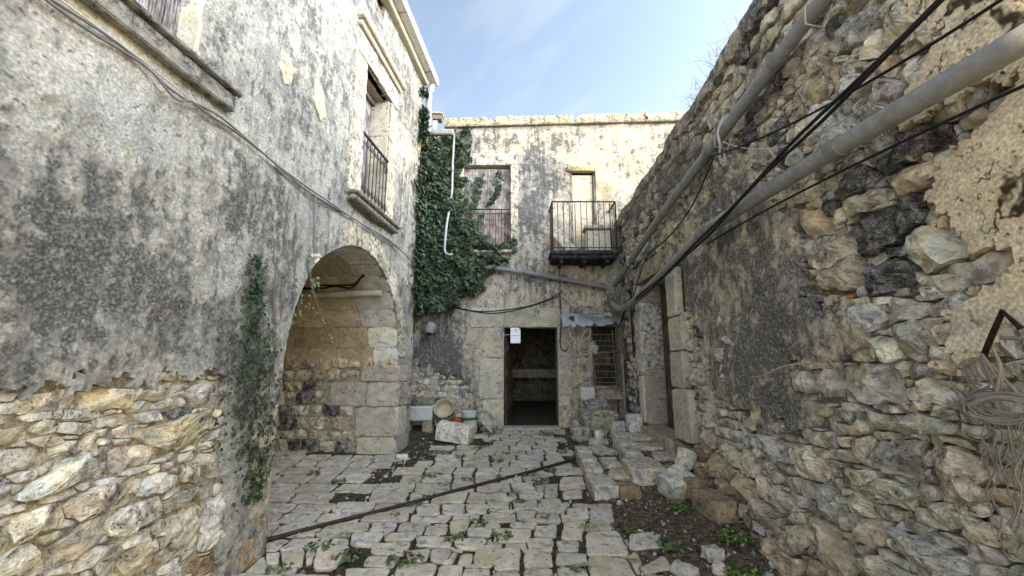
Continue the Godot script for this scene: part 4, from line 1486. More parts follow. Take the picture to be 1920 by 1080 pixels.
func end_house() -> void:
	var f := end_frame()
	var house := thing("farmhouse", "stone house closing the yard, dark open doorway below, shuttered door and small balcony above", "house")
	var wall := put("wall", sheet(f, ticks(-4.6, 5.6, 0.05, [[-2.4, 3.9, 0.035]]), ticks(-1.7, 5.24, 0.04, [[-1.4, 0.2, 0.03]]), end_hole, end_off, Rect2(-2.7, -1.7, 6.8, 7.1)).mesh(), mats.end_wall, house)
	var bulk := Mb.new()
	for b in [[-4.6, -4.4, -4.9, -0.1, -1.7, 5.1], [5.4, 5.6, -4.9, -0.1, -1.7, 5.1], [-4.6, 5.6, -5.1, -4.9, -1.7, 5.1], [-4.6, 5.6, -5.1, -0.1, 4.95, 5.1], [-4.6, 5.6, -5.0, -0.35, 1.72, 1.86]]:
		bbox(Vector3(b[1] - b[0], b[5] - b[4], b[3] - b[2]), 0.01, bulk, f * Transform3D(Basis(), Vector3((b[0] + b[1]) * 0.5, (b[4] + b[5]) * 0.5, (b[2] + b[3]) * 0.5)), Color(0.45, 0.4, 0.32))
	put("rear_wall", bulk.mesh(), mats.fresh, house)
	# coping stones along the top
	var lr := RandomNumberGenerator.new()
	lr.seed = 404
	var x := -1.5
	while x < 5.5:
		var w := lr.randf_range(0.75, 1.15)
		var y := 5.29 + x * 0.03
		put("coping_stone", rock(Vector3(w - 0.012, 0.19, 0.5), 0.2, 0.012, int(x * 10) + 90, 6, Color(0.50, 0.45, 0.36) * lr.randf_range(0.85, 1.1)).mesh(), mats.patina, wall, f * Transform3D(Basis(Vector3(0, 0, 1), 0.03), Vector3(x + w * 0.5, y + w * 0.015, -0.18)))
		for j in 3:
			if lr.randf() < (0.9 if x < 0.4 else 0.3):
				var s := lr.randf_range(0.07, 0.16)
				put("loose_stone", rock(Vector3(s * 1.5, s, s), 0.6, 0.02, int(x * 10) + j, 4, Color(0.36, 0.34, 0.3)).mesh(), mats.patina, wall, f * Transform3D(Basis(UP, lr.randf() * 3.0), Vector3(x + lr.randf() * w, y + 0.105 + s * 0.3, -0.12)))
		x += w
	put("ledge_moulding", bbox(Vector3(7.0, 0.035, 0.1), 0.01, null, Transform3D(), Color(0.33, 0.3, 0.26)).mesh(), mats.patina, wall, f * Transform3D(Basis(Vector3(0, 0, 1), 0.03), Vector3(2.0, 5.235, 0.035)))
	# rubble
	var items := []
	for p in courses(-2.5, -0.6, -1.35, 0.05, 0.1, 0.17, 0.13, 0.3, 0.02, 0.008, 15):
		items.append_array(fill_items([p], func(c: Vector2) -> bool: return end_plaster(c) < 0.5 and end_hole(c) > 0.4 and c.x < -0.72, "cwmmg", 0.035, 1500 + items.size()))
	for p in courses(1.0, 2.35, -1.35, 1.1, 0.12, 0.22, 0.14, 0.32, 0.02, 0.01, 16):
		items.append_array(fill_items([p], func(c: Vector2) -> bool: return end_plaster(c) < 0.5 and end_hole(c) > 0.1 and not (c.x < 1.22 and c.y > -1.0), "oocmc", 0.04, 1700 + items.size()))
	for it in items:
		it.z = -0.05
	lay(wall, f, items, 200, "stone")
	# ground floor doorway: dressed jambs and lintel
	blocks(wall, f, [[-0.16, 0.955, 0.72, 1.12, "c"], [-0.86, -0.17, 0.72, 1.12, "c"], [-0.66, -0.16, -0.70, 0.10, "c"], [-0.58, -0.16, -1.24, -0.71, "c"], [-0.62, -0.16, 0.11, 0.71, "c"], [0.92, 1.2, -0.62, 0.22, "c"], [0.92, 1.16, -1.25, -0.63, "o"], [0.92, 1.2, 0.23, 0.71, "c"]], 0.014, "quoin", 81, 0.004, 0.08)
	put("reveal", reveal(f, [Vector2(0.92, -1.4), Vector2(0.92, 0.72), Vector2(-0.16, 0.72), Vector2(-0.16, -1.4)], 0.42).mesh(), mats.mortar, wall)
	put("threshold", bbox(Vector3(1.12, 0.08, 0.36), 0.015, null, Transform3D(), Color(0.56, 0.53, 0.47)).mesh(), mats.fresh, wall, f * Transform3D(Basis(), Vector3(0.38, -1.265, -0.02)))
	# the dark room behind it
	var room := Mb.new()
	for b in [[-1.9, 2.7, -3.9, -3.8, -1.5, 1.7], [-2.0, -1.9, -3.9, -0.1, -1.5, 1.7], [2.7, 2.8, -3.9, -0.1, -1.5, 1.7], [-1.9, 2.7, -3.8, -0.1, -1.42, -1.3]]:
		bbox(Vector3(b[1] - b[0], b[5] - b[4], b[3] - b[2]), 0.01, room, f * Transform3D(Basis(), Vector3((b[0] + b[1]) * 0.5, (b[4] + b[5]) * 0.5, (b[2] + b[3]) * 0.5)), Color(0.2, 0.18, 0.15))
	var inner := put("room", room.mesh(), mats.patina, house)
	var rs := []
	for p in courses(-0.9, 1.7, -1.2, 1.2, 0.18, 0.28, 0.2, 0.5, 0.02, 0.014, 18):
		var c := centre_of(p)
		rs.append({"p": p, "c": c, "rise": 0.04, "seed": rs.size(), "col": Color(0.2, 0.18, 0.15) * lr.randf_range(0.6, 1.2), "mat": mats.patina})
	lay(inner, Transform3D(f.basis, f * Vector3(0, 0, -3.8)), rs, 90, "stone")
	put("stone_shelf", bbox(Vector3(2.6, 0.24, 0.5), 0.02, null, Transform3D(), Color(0.42, 0.38, 0.32)).mesh(), mats.fresh, inner, f * Transform3D(Basis(), Vector3(0.5, -0.28, -3.5)))
	var fs := []
	for p in courses(-0.8, 1.6, 0.3, 3.0, 0.3, 0.42, 0.3, 0.55, 0.03, 0.02, 19):
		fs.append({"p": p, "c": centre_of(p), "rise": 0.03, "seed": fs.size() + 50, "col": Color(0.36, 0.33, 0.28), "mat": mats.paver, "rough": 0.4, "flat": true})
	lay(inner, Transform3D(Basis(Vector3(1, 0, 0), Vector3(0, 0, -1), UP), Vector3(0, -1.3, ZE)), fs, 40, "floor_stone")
	# its board door, swung inwards
	var leaf := put("door_leaf", bbox(Vector3(0.05, 1.95, 0.62), 0.006, null, Transform3D(), Color(0.19, 0.14, 0.10)).mesh(), mats.board, house, f * Transform3D(Basis(UP, -0.16), Vector3(-0.075, -0.29, -0.55)))
	put("ledge", bbox(Vector3(0.03, 0.12, 0.56), 0.004, null, Transform3D(), Color(0.16, 0.11, 0.08)).mesh(), mats.board, leaf, Transform3D(Basis(), Vector3(0.04, 0.6, 0)))
	put("ledge", bbox(Vector3(0.03, 0.12, 0.56), 0.004, null, Transform3D(), Color(0.16, 0.11, 0.08)).mesh(), mats.board, leaf, Transform3D(Basis(), Vector3(0.04, -0.6, 0)))
	# upper door: stone frame, boards, guard rail
	blocks(wall, f, [[-1.12, 0.1, 4.25, 4.52, "m"], [-0.03, 0.14, 3.6, 4.25, "m"], [-0.03, 0.13, 2.9, 3.6, "m"], [-0.03, 0.14, 2.33, 2.9, "m"], [-1.22, -1.05, 2.33, 3.3, "m"], [-1.22, -1.05, 3.3, 4.25, "m"]], 0.02, "surround", 85, 0.002, 0.06)
	put("reveal", reveal(f, [Vector2(-1.05, 2.33), Vector2(-0.03, 2.33), Vector2(-0.03, 4.25), Vector2(-1.05, 4.25)], 0.3, true).mesh(), mats.mortar, wall)
	plank_panel(wall, f, -1.05, -0.03, 3.2, 4.23, -0.15, 2, Color(0.62, 0.585, 0.555), 91)
	plank_panel(wall, f, -1.05, -0.03, 2.34, 3.19, -0.15, 8, Color(0.54, 0.47, 0.42), 92)
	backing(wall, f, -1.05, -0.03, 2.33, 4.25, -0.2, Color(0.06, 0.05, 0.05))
	put("sill", bbox(Vector3(1.2, 0.06, 0.2), 0.015, null, Transform3D(), Color(0.5, 0.46, 0.38)).mesh(), mats.fresh, wall, f * Transform3D(Basis(), Vector3(-0.54, 2.30, 0.0)))
	var guard := put("railing", bbox(Vector3(1.02, 0.025, 0.025), 0.005).mesh(), mats.dark_iron, wall, f * Transform3D(Basis(), Vector3(-0.54, 3.24, 0.0)))
	for k in 8:
		var b := Mb.new()
		tube(b, [Vector3(-0.45 + k * 0.128, 0, 0), Vector3(-0.45 + k * 0.128, -0.9, 0)], 0.007, 5)
		put("baluster", b.mesh(), mats.dark_iron, guard)
	# balcony door: narrow, walled up with a rendered panel
	put("reveal", reveal(f, [Vector2(1.25, 2.0), Vector2(1.81, 2.0), Vector2(1.81, 4.13), Vector2(1.25, 4.13)], 0.3, true).mesh(), mats.mortar, wall)
	put("door_panel", bbox(Vector3(0.44, 1.66, 0.03), 0.004, null, Transform3D(), Color(0.64, 0.56, 0.44)).mesh(), mats.dressed, wall, f * Transform3D(Basis(), Vector3(1.53, 3.22, -0.08)))
	put("door_panel", bbox(Vector3(0.44, 0.36, 0.03), 0.004, null, Transform3D(), Color(0.5, 0.33, 0.2)).mesh(), mats.fresh, wall, f * Transform3D(Basis(), Vector3(1.53, 2.2, -0.08)))
	for q in [[1.275, 0.05], [1.785, 0.05]]:
		put("door_post", bbox(Vector3(q[1], 2.1, 0.06), 0.008, null, Transform3D(), Color(0.4, 0.36, 0.31)).mesh(), mats.board, wall, f * Transform3D(Basis(), Vector3(q[0], 3.06, -0.05)))
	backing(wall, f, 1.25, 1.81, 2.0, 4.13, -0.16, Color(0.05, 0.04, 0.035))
	put("broken_lintel", rock(Vector3(0.68, 0.12, 0.14), 0.5, 0.035, 33, 7, Color(0.48, 0.37, 0.22)).mesh(), mats.fresh, wall, f * Transform3D(Basis(), Vector3(1.52, 4.15, 0.0)))
	# balcony
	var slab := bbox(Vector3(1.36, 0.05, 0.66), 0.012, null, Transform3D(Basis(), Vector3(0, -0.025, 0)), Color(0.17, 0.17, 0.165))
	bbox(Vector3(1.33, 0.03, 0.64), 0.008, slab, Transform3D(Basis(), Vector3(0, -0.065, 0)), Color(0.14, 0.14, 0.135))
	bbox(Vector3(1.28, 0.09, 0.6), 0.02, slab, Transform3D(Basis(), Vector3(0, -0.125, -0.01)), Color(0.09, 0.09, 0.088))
	var bal := put("balcony", slab.mesh(), mats.lichen, house, f * Transform3D(Basis(), Vector3(1.43, 2.18, 0.31)))
	for q in [-0.45, 0.0, 0.45]:
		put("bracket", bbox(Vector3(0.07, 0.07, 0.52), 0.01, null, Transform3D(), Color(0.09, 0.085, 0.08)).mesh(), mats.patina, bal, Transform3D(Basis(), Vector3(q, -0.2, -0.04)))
	var br := Mb.new()
	var rc := Color(0.13, 0.085, 0.06)
	bbox(Vector3(1.26, 0.022, 0.03), 0.004, br, Transform3D(Basis(), Vector3(0, 1.0, 0.29)), rc)
	bbox(Vector3(1.26, 0.015, 0.025), 0.004, br, Transform3D(Basis(), Vector3(0, 0.05, 0.29)), rc)
	for s in [-1, 1]:
		bbox(Vector3(0.03, 0.022, 0.6), 0.004, br, Transform3D(Basis(), Vector3(0.63 * s, 1.0, -0.01)), rc)
		bbox(Vector3(0.025, 0.015, 0.6), 0.004, br, Transform3D(Basis(), Vector3(0.63 * s, 0.05, -0.01)), rc)
		bbox(Vector3(0.03, 1.0, 0.03), 0.004, br, Transform3D(Basis(), Vector3(0.63 * s, 0.5, 0.29)), rc)
	put("handrail", br.mesh(), mats.iron, bal)
	for k in 10:
		var b := Mb.new()
		tube(b, [Vector3(-0.52 + k * 0.115, 0, 0.29), Vector3(-0.52 + k * 0.115, 1.0, 0.29)], 0.0075, 5, Color(0.13, 0.085, 0.06))
		put("baluster", b.mesh(), mats.iron, bal)
	for s in [-1, 1]:
		for k in 3:
			var b := Mb.new()
			tube(b, [Vector3(0.63 * s, 0, 0.16 - k * 0.16), Vector3(0.63 * s, 1.0, 0.16 - k * 0.16)], 0.0075, 5, Color(0.13, 0.085, 0.06))
			put("baluster", b.mesh(), mats.iron, bal)
	var ped := bbox(Vector3(0.5, 0.5, 0.26), 0.015, null, Transform3D(), Color(0.68, 0.65, 0.57))
	put("parapet_stub", ped.mesh(), mats.dressed, bal, Transform3D(Basis(), Vector3(0.33, 0.25, -0.1)))
	var cap := Mb.new()
	tube(cap, [Vector3(-0.29, 0, 0.15), Vector3(0.3, 0, 0.15)], 0.045, 10, Color(0.5, 0.47, 0.41))
	bbox(Vector3(0.58, 0.07, 0.32), 0.02, cap, Transform3D(Basis(), Vector3(0, -0.005, 0)), Color(0.5, 0.47, 0.41))
	put("parapet_cap", cap.mesh(), mats.patina, bal, Transform3D(Basis(), Vector3(0.33, 0.54, -0.1)))
	put("fallen_render", bbox(Vector3(0.66, 0.2, 0.03), 0.012, null, Transform3D(), Color(0.63, 0.59, 0.52)).mesh(), mats.fresh, bal, Transform3D(Basis(Vector3(0, 0, 1), -0.85), Vector3(-0.36, 0.33, -0.2)))
	# small barred window, walled up behind
	put("reveal", reveal(f, [Vector2(1.63, -0.45), Vector2(2.15, -0.45), Vector2(2.15, 0.74), Vector2(1.63, 0.74)], 0.3, true).mesh(), mats.mortar, wall)
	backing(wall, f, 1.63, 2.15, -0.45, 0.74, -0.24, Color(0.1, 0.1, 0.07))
	put("window_board", bbox(Vector3(0.34, 0.3, 0.03), 0.004, null, Transform3D(), Color(0.26, 0.25, 0.15)).mesh(), mats.board, wall, f * Transform3D(Basis(), Vector3(1.84, 0.1, -0.2)))
	put("lintel", rock(Vector3(1.0, 0.16, 0.2), 0.25, 0.012, 12, 6, Color(0.36, 0.33, 0.28)).mesh(), mats.patina, wall, f * Transform3D(Basis(Vector3(0, 0, 1), -0.03), Vector3(1.68, 1.07, 0.0)))
	put("sill", bbox(Vector3(0.62, 0.22, 0.3), 0.03, null, Transform3D(), Color(0.46, 0.38, 0.30)).mesh(), mats.fresh, wall, f * Transform3D(Basis(), Vector3(1.88, -0.6, 0.06)))
	# little chimney on the top
	var ch := thing("chimney", "short white chimney with a clay tile cap behind the ivy gutter", "chimney", f * Vector3(-1.70, 5.27, -0.12))
	put("stack", bbox(Vector3(0.09, 0.24, 0.12), 0.01, null, Transform3D(), Color(0.6, 0.57, 0.5)).mesh(), mats.fresh, ch, Transform3D(Basis(), Vector3(-0.02, -0.02, 0)))
	put("hood", bbox(Vector3(0.2, 0.12, 0.18), 0.01, null, Transform3D(), Color(0.2, 0.17, 0.15)).mesh(), mats.patina, ch, Transform3D(Basis(), Vector3(0.02, 0.16, 0)))
	put("tile_cap", bbox(Vector3(0.27, 0.045, 0.24), 0.012, null, Transform3D(), Color(0.45, 0.4, 0.33)).mesh(), mats.patina, ch, Transform3D(Basis(Vector3(0, 0, 1), -0.04), Vector3(0.02, 0.245, 0)))


# ---------------------------------------------------------------- the right house
func right_top(z: float) -> float:
	return 3.01 + 0.045 * (z + 8.0)


func right_hole(p: Vector2) -> float:
	return minf(rect_d(p, -7.25, -5.95, -1.02, 1.32), right_top(p.x) - p.y + rn.get_noise_2d(p.x * 3.0, 3.0) * 0.012)


var right_map: Fld

func right_plaster(p: Vector2) -> float:
	var e := rn.get_noise_2d(p.x * 3.0, p.y * 3.0 + 70.0) * 0.1 + rn.get_noise_2d(p.x * 12.0, p.y * 12.0 + 70.0) * 0.045
	var e2 := rn.get_noise_2d(p.x * 35.0, p.y * 35.0) * 0.012
	return (right_map.at(p.x + e + e2, p.y + e * 0.8) - 0.5) * 0.18


func right_shape(p: Vector2) -> float:
	var z := rn.get_noise_2d(p.x * 0.8, p.y * 0.8 + 20.0) * 0.05
	z += 0.16 * smoothstep(-0.75, -1.7, p.y)         # battered footing
	return z


func right_coat(p: Vector2) -> float:
	var smooth_ := 0.12 if p.x > -2.4 else 1.0
	return right_shape(p) + (rn.get_noise_2d(p.x * 4.0, p.y * 4.0) * 0.018 + rn.get_noise_2d(p.x * 15.0, p.y * 15.0) * 0.006) * smooth_ + (rn.get_noise_2d(p.x * 7.0, p.y * 7.0 + 5.0) * 0.05) * smoothstep(1.2, 1.9, p.y) * smoothstep(-2.9, -3.4, p.x) * smoothstep(2.95, 2.7, p.y)


func right_off(p: Vector2) -> float:
	return right_shape(p) - 0.10


func right_house() -> void:
	var f := right_frame()
	var house := thing("stone_barn", "low rubble stone barn with blackened patchy render and a narrow plank door", "barn")
	var top := func(z: float) -> float: return 3.1
	var uvr := Rect2(-8.8, -2.0, 7.6, 5.2)
	var wall := put("wall", sheet(f, ticks(-8.68, 7.0, 0.08, [[-1.2, 7.0, 0.2]]), ticks(-2.0, 3.45, 0.08), right_hole, right_off, uvr).mesh(), mats.gap_shade_mortar, house)
	put("render_coat", sheet(f, ticks(-8.68, -1.0, 0.035, [[-4.4, -1.2, 0.022]]), ticks(-2.0, 3.45, 0.034, [[-1.0, 2.2, 0.024]]), func(p: Vector2) -> float: return minf(right_hole(p), maxf(right_plaster(p), p.y - right_top(p.x) + 0.16 + rn.get_noise_2d(p.x * 6.0, p.y * 6.0) * 0.05)), right_coat, uvr, 0.12).mesh(), mats.right_wall, wall)
	put("render_coat", sheet(f, ticks(-0.9, 7.0, 0.2), ticks(-2.0, 3.0, 0.2), func(_p: Vector2) -> float: return 1.0, right_coat, uvr, 0.1).mesh(), mats.dressed, wall)  # unseen stretch behind the viewer, lengthened to bounce sunlight into the yard
	var bulk := Mb.new()
	for b in [[6.8, 7.0, -4.0, -0.08, -2.0, 3.0], [-8.68, 7.0, -4.2, -4.0, -2.0, 3.0], [-8.68, 7.0, -4.2, -0.3, 2.88, 3.04], [-8.68, -8.5, -4.0, -0.5, -2.0, 3.0], [-8.0, -5.0, -1.0, -0.9, -2.0, 2.0]]:
		bbox(Vector3(b[1] - b[0], b[5] - b[4], b[3] - b[2]), 0.01, bulk, f * Transform3D(Basis(), Vector3((b[0] + b[1]) * 0.5, (b[4] + b[5]) * 0.5, (b[2] + b[3]) * 0.5)), Color(0.4, 0.36, 0.3))
	put("rear_wall", bulk.mesh(), mats.fresh, house)
	put("wall_top", bbox(Vector3(0.5, 0.12, 15.6), 0.02, null, Transform3D(Basis(Vector3.RIGHT, -0.045), Vector3(XR + 0.27, right_top(-0.85) - 0.07, -0.85)), Color(0.3, 0.285, 0.26)).mesh(), mats.patina, house)
	var traced := polys(right_stones)
	var items := traced_items(right_stones, 0.105, 2000, 0.05)
	var lr := RandomNumberGenerator.new()
	lr.seed = 3
	for it in items:
		it.z = right_off(it.c) - 0.01
		if right_plaster(it.c) > 0.02:
			it.rise += 0.02
		if it.c.y > 1.15 and it.c.x < -2.6:
			it.rise *= 1.2
	# smaller stones between the traced ones
	var near_cells := minus(courses(-5.3, -1.25, -1.75, 0.25, 0.07, 0.14, 0.1, 0.28, 0.02, 0.005, 25), traced, 0.011)
	near_cells.append_array(minus(courses(-3.3, -1.25, 0.25, 2.2, 0.07, 0.14, 0.09, 0.24, 0.02, 0.005, 26), traced, 0.011))
	var k0 := func(c: Vector2) -> bool: return right_plaster(c) < 0.0 and right_hole(c) > 0.45
	var fill := fill_items(near_cells, k0, "cmmggw", 0.08, 2300)
	var far_cells := courses(-8.65, -2.6, 1.3, 3.12, 0.09, 0.17, 0.12, 0.3, 0.03, 0.012, 27)
	far_cells.append_array(courses(-8.65, -7.4, -1.5, 1.3, 0.12, 0.2, 0.15, 0.3, 0.03, 0.012, 28))
	far_cells.append_array(courses(-5.95, -5.2, -1.6, 0.6, 0.1, 0.18, 0.12, 0.25, 0.02, 0.01, 29))
	far_cells.append_array(courses(-7.3, -5.9, -1.5, -1.05, 0.12, 0.2, 0.15, 0.3, 0.02, 0.01, 30))
	far_cells = minus(far_cells, traced, 0.008)
	fill.append_array(fill_items(far_cells, func(c: Vector2) -> bool: return right_plaster(c) < 0.0 and (right_hole(c) > 0.42 or c.y < -1.05 or (c.y > 1.75 and c.y < right_top(c.x) - 0.13)) and (c.y < 1.3 or c.x < -3.3 or c.y > 2.3), "dmmcg", 0.085, 2600))
	for it in fill:
		it.z = right_off(it.c) - 0.012
		if it.c.y < -0.9 and it.c.x < -4.0:
			it.col = col_of("b" if it.c.y < -1.25 else ("o" if lr.randf() < 0.5 else "c"), lr)
			it.mat = mats.fresh
	items.append_array(fill)
	lay(wall, f, items, 300, "stone")
	# door: dressed jambs, lintel, threshold, plank leaf
	blocks(wall, f, [[-5.95, -5.62, 0.62, 1.3, "c"], [-5.95, -5.5, 0.16, 0.61, "c"], [-5.95, -5.52, -0.32, 0.15, "c"], [-5.95, -5.38, -0.98, -0.33, "c"], [-7.5, -7.25, -0.98, -0.2, "c"], [-7.55, -7.25, -0.2, 0.9, "m"], [-7.5, -7.25, 0.9, 1.32, "c"]], 0.03, "quoin", 95, 0.005, 0.08)
	put("reveal", reveal(f, [Vector2(-7.25, -1.02), Vector2(-5.95, -1.02), Vector2(-5.95, 1.32), Vector2(-7.25, 1.32)], 0.5, true).mesh(), mats.mortar, wall)
	blocks(wall, Transform3D(Basis(Vector3(1, 0, 0), UP, Vector3(0, 0, 1)), Vector3(XR, 0, -7.25)), [[0.0, 0.36, -0.98, -0.1, "c"], [0.0, 0.36, -0.1, 0.32, "g"], [0.0, 0.36, 0.32, 1.02, "g"], [0.0, 0.36, 1.02, 1.31, "c"]], 0.012, "quoin", 97, 0.004, 0.03)
	put("lintel", rock(Vector3(0.22, 0.27, 1.75), 0.1, 0.008, 9, 6, Color(0.40, 0.375, 0.32)).mesh(), mats.patina, wall, Transform3D(Basis(), Vector3(XR + 0.05, 1.46, -6.6)))
	put("threshold", rock(Vector3(0.42, 0.24, 1.42), 0.12, 0.01, 19, 7, Color(0.50, 0.42, 0.33)).mesh(), mats.fresh, wall, Transform3D(Basis(), Vector3(XR + 0.1, -1.12, -6.58)))
	plank_panel(wall, Transform3D(f.basis, f.origin), -7.25, -5.95, -1.0, 1.3, -0.36, 6, Color(0.20, 0.15, 0.115), 98, "door_plank")
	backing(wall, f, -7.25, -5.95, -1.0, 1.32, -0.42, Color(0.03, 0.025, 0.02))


# ---------------------------------------------------------------- the yard floor
func yard() -> void:
	var m := Mb.new()
	var xs := ticks(-60.0, 60.0, 6.0, [[-6.0, 3.0, 0.075]])
	var zs := ticks(-60.0, 60.0, 6.0, [[-12.0, -1.2, 0.075]])
	for z in zs:
		for x in xs:
			var near := x > -7.0 and x < 4.0 and z < 0.0 and z > -13.0
			m.vert(Vector3(x, gh(x, z) if near else ground_base(clampf(z, -9.0, 2.0)) - 0.05, z), Color(0.95, 0.8, 0.66).lerp(Color(0.5, 0.47, 0.35), sbox(x, -4.0, 0.9, 0.2)))
	var nx := xs.size()
	for j in zs.size() - 1:
		for k in nx - 1:
			var a := j * nx + k
			m.quad(a, a + nx, a + nx + 1, a + 1)
	var ground := structure(put("ground", m.mesh(), mats.soil, self), "dark bare soil of the yard showing between the paving and along the right wall", "ground")
	structure(put("added_bounce_gravel", bbox(Vector3(60, 0.1, 40), 0.02, null, Transform3D(), Color(0.62, 0.57, 0.49)).mesh(), mats.dressed, self, Transform3D(Basis(), Vector3(0, -1.9, 19.4))), "unseen pale gravel sheet added behind the viewer to bounce light", "gravel")  # pale sheet added out of view to bounce light onto the walls
	var f := Transform3D(Basis(Vector3(1, 0, 0), Vector3(0, 0.0688, -0.9976), Vector3(0, 0.9976, 0.0688)), Vector3(0, -1.855, 0))
	var pave := structure(thing("paving", "worn limestone paving slabs with weeds in their joints", "paving"), "worn limestone paving slabs with weeds in their joints", "paving")
	var lr := RandomNumberGenerator.new()
	lr.seed = 17
	var items := []
	for rec in pave_stones:
		var p := poly_of(rec)
		if area_of(p) < 0:
			p.reverse()
		p = Geometry2D.offset_polygon(p, -0.003, Geometry2D.JOIN_MITER)[0]
		items.append({"p": p, "c": centre_of(p), "rise": 0.024, "relief": 0.018, "seed": items.size() + 5000, "col": col_of("a", lr), "mat": mats.paver, "rough": 0.35, "flat": true, "step": 0.05, "bevel": 0.014})
	var cells := minus(courses(-6.0, 1.3, 1.0, 8.62, 0.23, 0.33, 0.26, 0.48, 0.02, 0.014, 33), polys(pave_stones), 0.011)
	for p in cells:
		var c := centre_of(p)
		var w := f * Vector3(c.x, c.y, 0)
		var perp := w.dot(NL)
		var s := w.dot(DL)
		var ok := perp > -2.36 or (s > 3.8 and s < 6.6)
		if perp < -5.6 or (perp < -2.0 and perp > -2.3 and s > 4.9 and s < 8.0) or (s > 7.0 and perp < -1.9):
			ok = false
		if c.x > 0.92 - smoothstep(5.0, 3.6, c.y) * -0.25 :
			ok = false
		if c.x < -0.35 and c.y > 7.5 - 0.3 * c.x * 0.0 and c.x > -2.2 and lr.randf() < 0.55:
			ok = false
		if lr.randf() < 0.006:
			ok = false
		if ok:
			var shade := 0.93 if perp > -2.2 else 0.85
			items.append({"p": p, "c": c, "rise": 0.022 * lr.randf_range(0.6, 1.4), "relief": 0.018, "seed": items.size() + 5000, "col": col_of("a", lr) * shade, "mat": mats.paver, "rough": 0.4, "flat": true, "step": 0.055, "bevel": 0.014})
	lay(pave, f, items, 300, "paving_stone")
	# crumbs of stone, twigs
	var pm := [rock(Vector3(1, 0.7, 0.8), 0.7, 0.08, 3, 3).mesh()]
	var where := []
	var cols := []
	for k in 3800:
		var x := lr.randf_range(-4.5, 2.2)
		var z := lr.randf_range(-8.6, -2.2)
		var w := Vector3(x, 0, z)
		var perp := w.dot(NL)
		if perp < -2.3 and not (w.dot(DL) > 3.9 and w.dot(DL) < 6.5):
			continue
		var on_soil := x > 0.95 or (perp < -1.9) or (z < -7.4)
		if not on_soil and lr.randf() < 0.8:
			continue
		var s := lr.randf_range(0.006, 0.02) * (1.0 if lr.randf() < 0.9 else 2.2)
		where.append(Transform3D(Basis.from_euler(Vector3(lr.randf() * 6, lr.randf() * 6, lr.randf() * 6)).scaled(Vector3.ONE * s * 1.6), Vector3(x, gh(x, z) + s * 0.4, z)))
		var t := lr.randf_range(0.15, 0.55)
		cols.append(Color(t, t * 0.93, t * 0.82))
	tag(stuff(many("gravel", pm[0], mats.plain, self, where, cols)), "stone crumbs and gravel strewn over the bare soil", "gravel")
	var tm := Mb.new()
	for k in 500:
		var x := lr.randf_range(0.9, 2.15) if lr.randf() < 0.7 else lr.randf_range(-2.2, -1.0)
		var z := lr.randf_range(-5.3, -2.6) if x > 0 else lr.randf_range(-8.3, -6.0)
		var a := lr.randf() * TAU
		var l := lr.randf_range(0.03, 0.12)
		var y := gh(x, z) + 0.012
		var t := lr.randf_range(0.6, 2.2)
		tube(tm, [Vector3(x, y, z), Vector3(x + cos(a) * l, y + lr.randf_range(-0.002, 0.015), z + sin(a) * l)], lr.randf_range(0.0012, 0.003), 4, Color(0.14, 0.11, 0.075) * t)
	tag(stuff(put("twig_litter", tm.mesh(), mats.plain, self)), "dry twigs and straw scattered on the soil", "litter")


func steps() -> void:
	var st := thing("stone_steps", "two low worn kerbs of pale stone blocks stepping up to the barn door", "steps")
	var k := 0
	for b in [[1.02, -6.72, 0.21, 0.34, 0.4], [1.00, -6.30, 0.23, 0.32, 0.42], [1.0, -5.88, 0.24, 0.32, 0.42], [1.0, -5.36, 0.29, 0.34, 0.56], [1.72, -7.55, 0.24, 0.44, 0.42], [1.68, -7.08, 0.26, 0.46, 0.46], [1.62, -6.6, 0.25, 0.48, 0.44], [1.6, -6.15, 0.29, 0.5, 0.42], [1.56, -5.55, 0.42, 0.56, 0.66]]:
		var h: float = b[3]
		var topy := ground_base(b[1]) + (0.14 if b[0] < 1.3 else 0.27)
		var m := rock(Vector3(b[2], h, b[4]), 0.16, 0.014, 200 + k, 8, Color(0.62, 0.575, 0.50))
		put("kerb_block", m.mesh(), mats.fresh, st, Transform3D(Basis(UP, 0.06 * sin(k * 2.3)), Vector3(b[0] + 0.05, topy - h * 0.5, b[1])))
		k += 1
	for b in [[1.32, -5.2, 0.26, 0.24, 0.3, "b"], [1.33, -5.6, 0.26, 0.2, 0.36, "a"], [1.33, -6.1, 0.24, 0.18, 0.5, "a"], [1.34, -6.7, 0.3, 0.16, 0.5, "a"], [1.95, -5.42, 0.26, 0.3, 0.28, "b"], [2.0, -5.9, 0.3, 0.16, 0.4, "a"], [1.95, -6.4, 0.4, 0.14, 0.44, "a"], [1.98, -7.0, 0.4, 0.14, 0.6, "m"], [1.4, -7.25, 0.3, 0.14, 0.4, "a"]]:
		var base := ground_base(b[1]) + (0.12 if b[0] < 1.5 else 0.25)
		put("flat_stone", rock(Vector3(b[2], b[3], b[4]), 0.35, 0.02, 230 + k, 7, col_of(b[5], rng)).mesh(), mats.fresh, st, Transform3D(Basis(UP, 0.2 * sin(k * 1.7)), Vector3(b[0], base - b[3] * 0.5 + 0.02, b[1])))
		k += 1


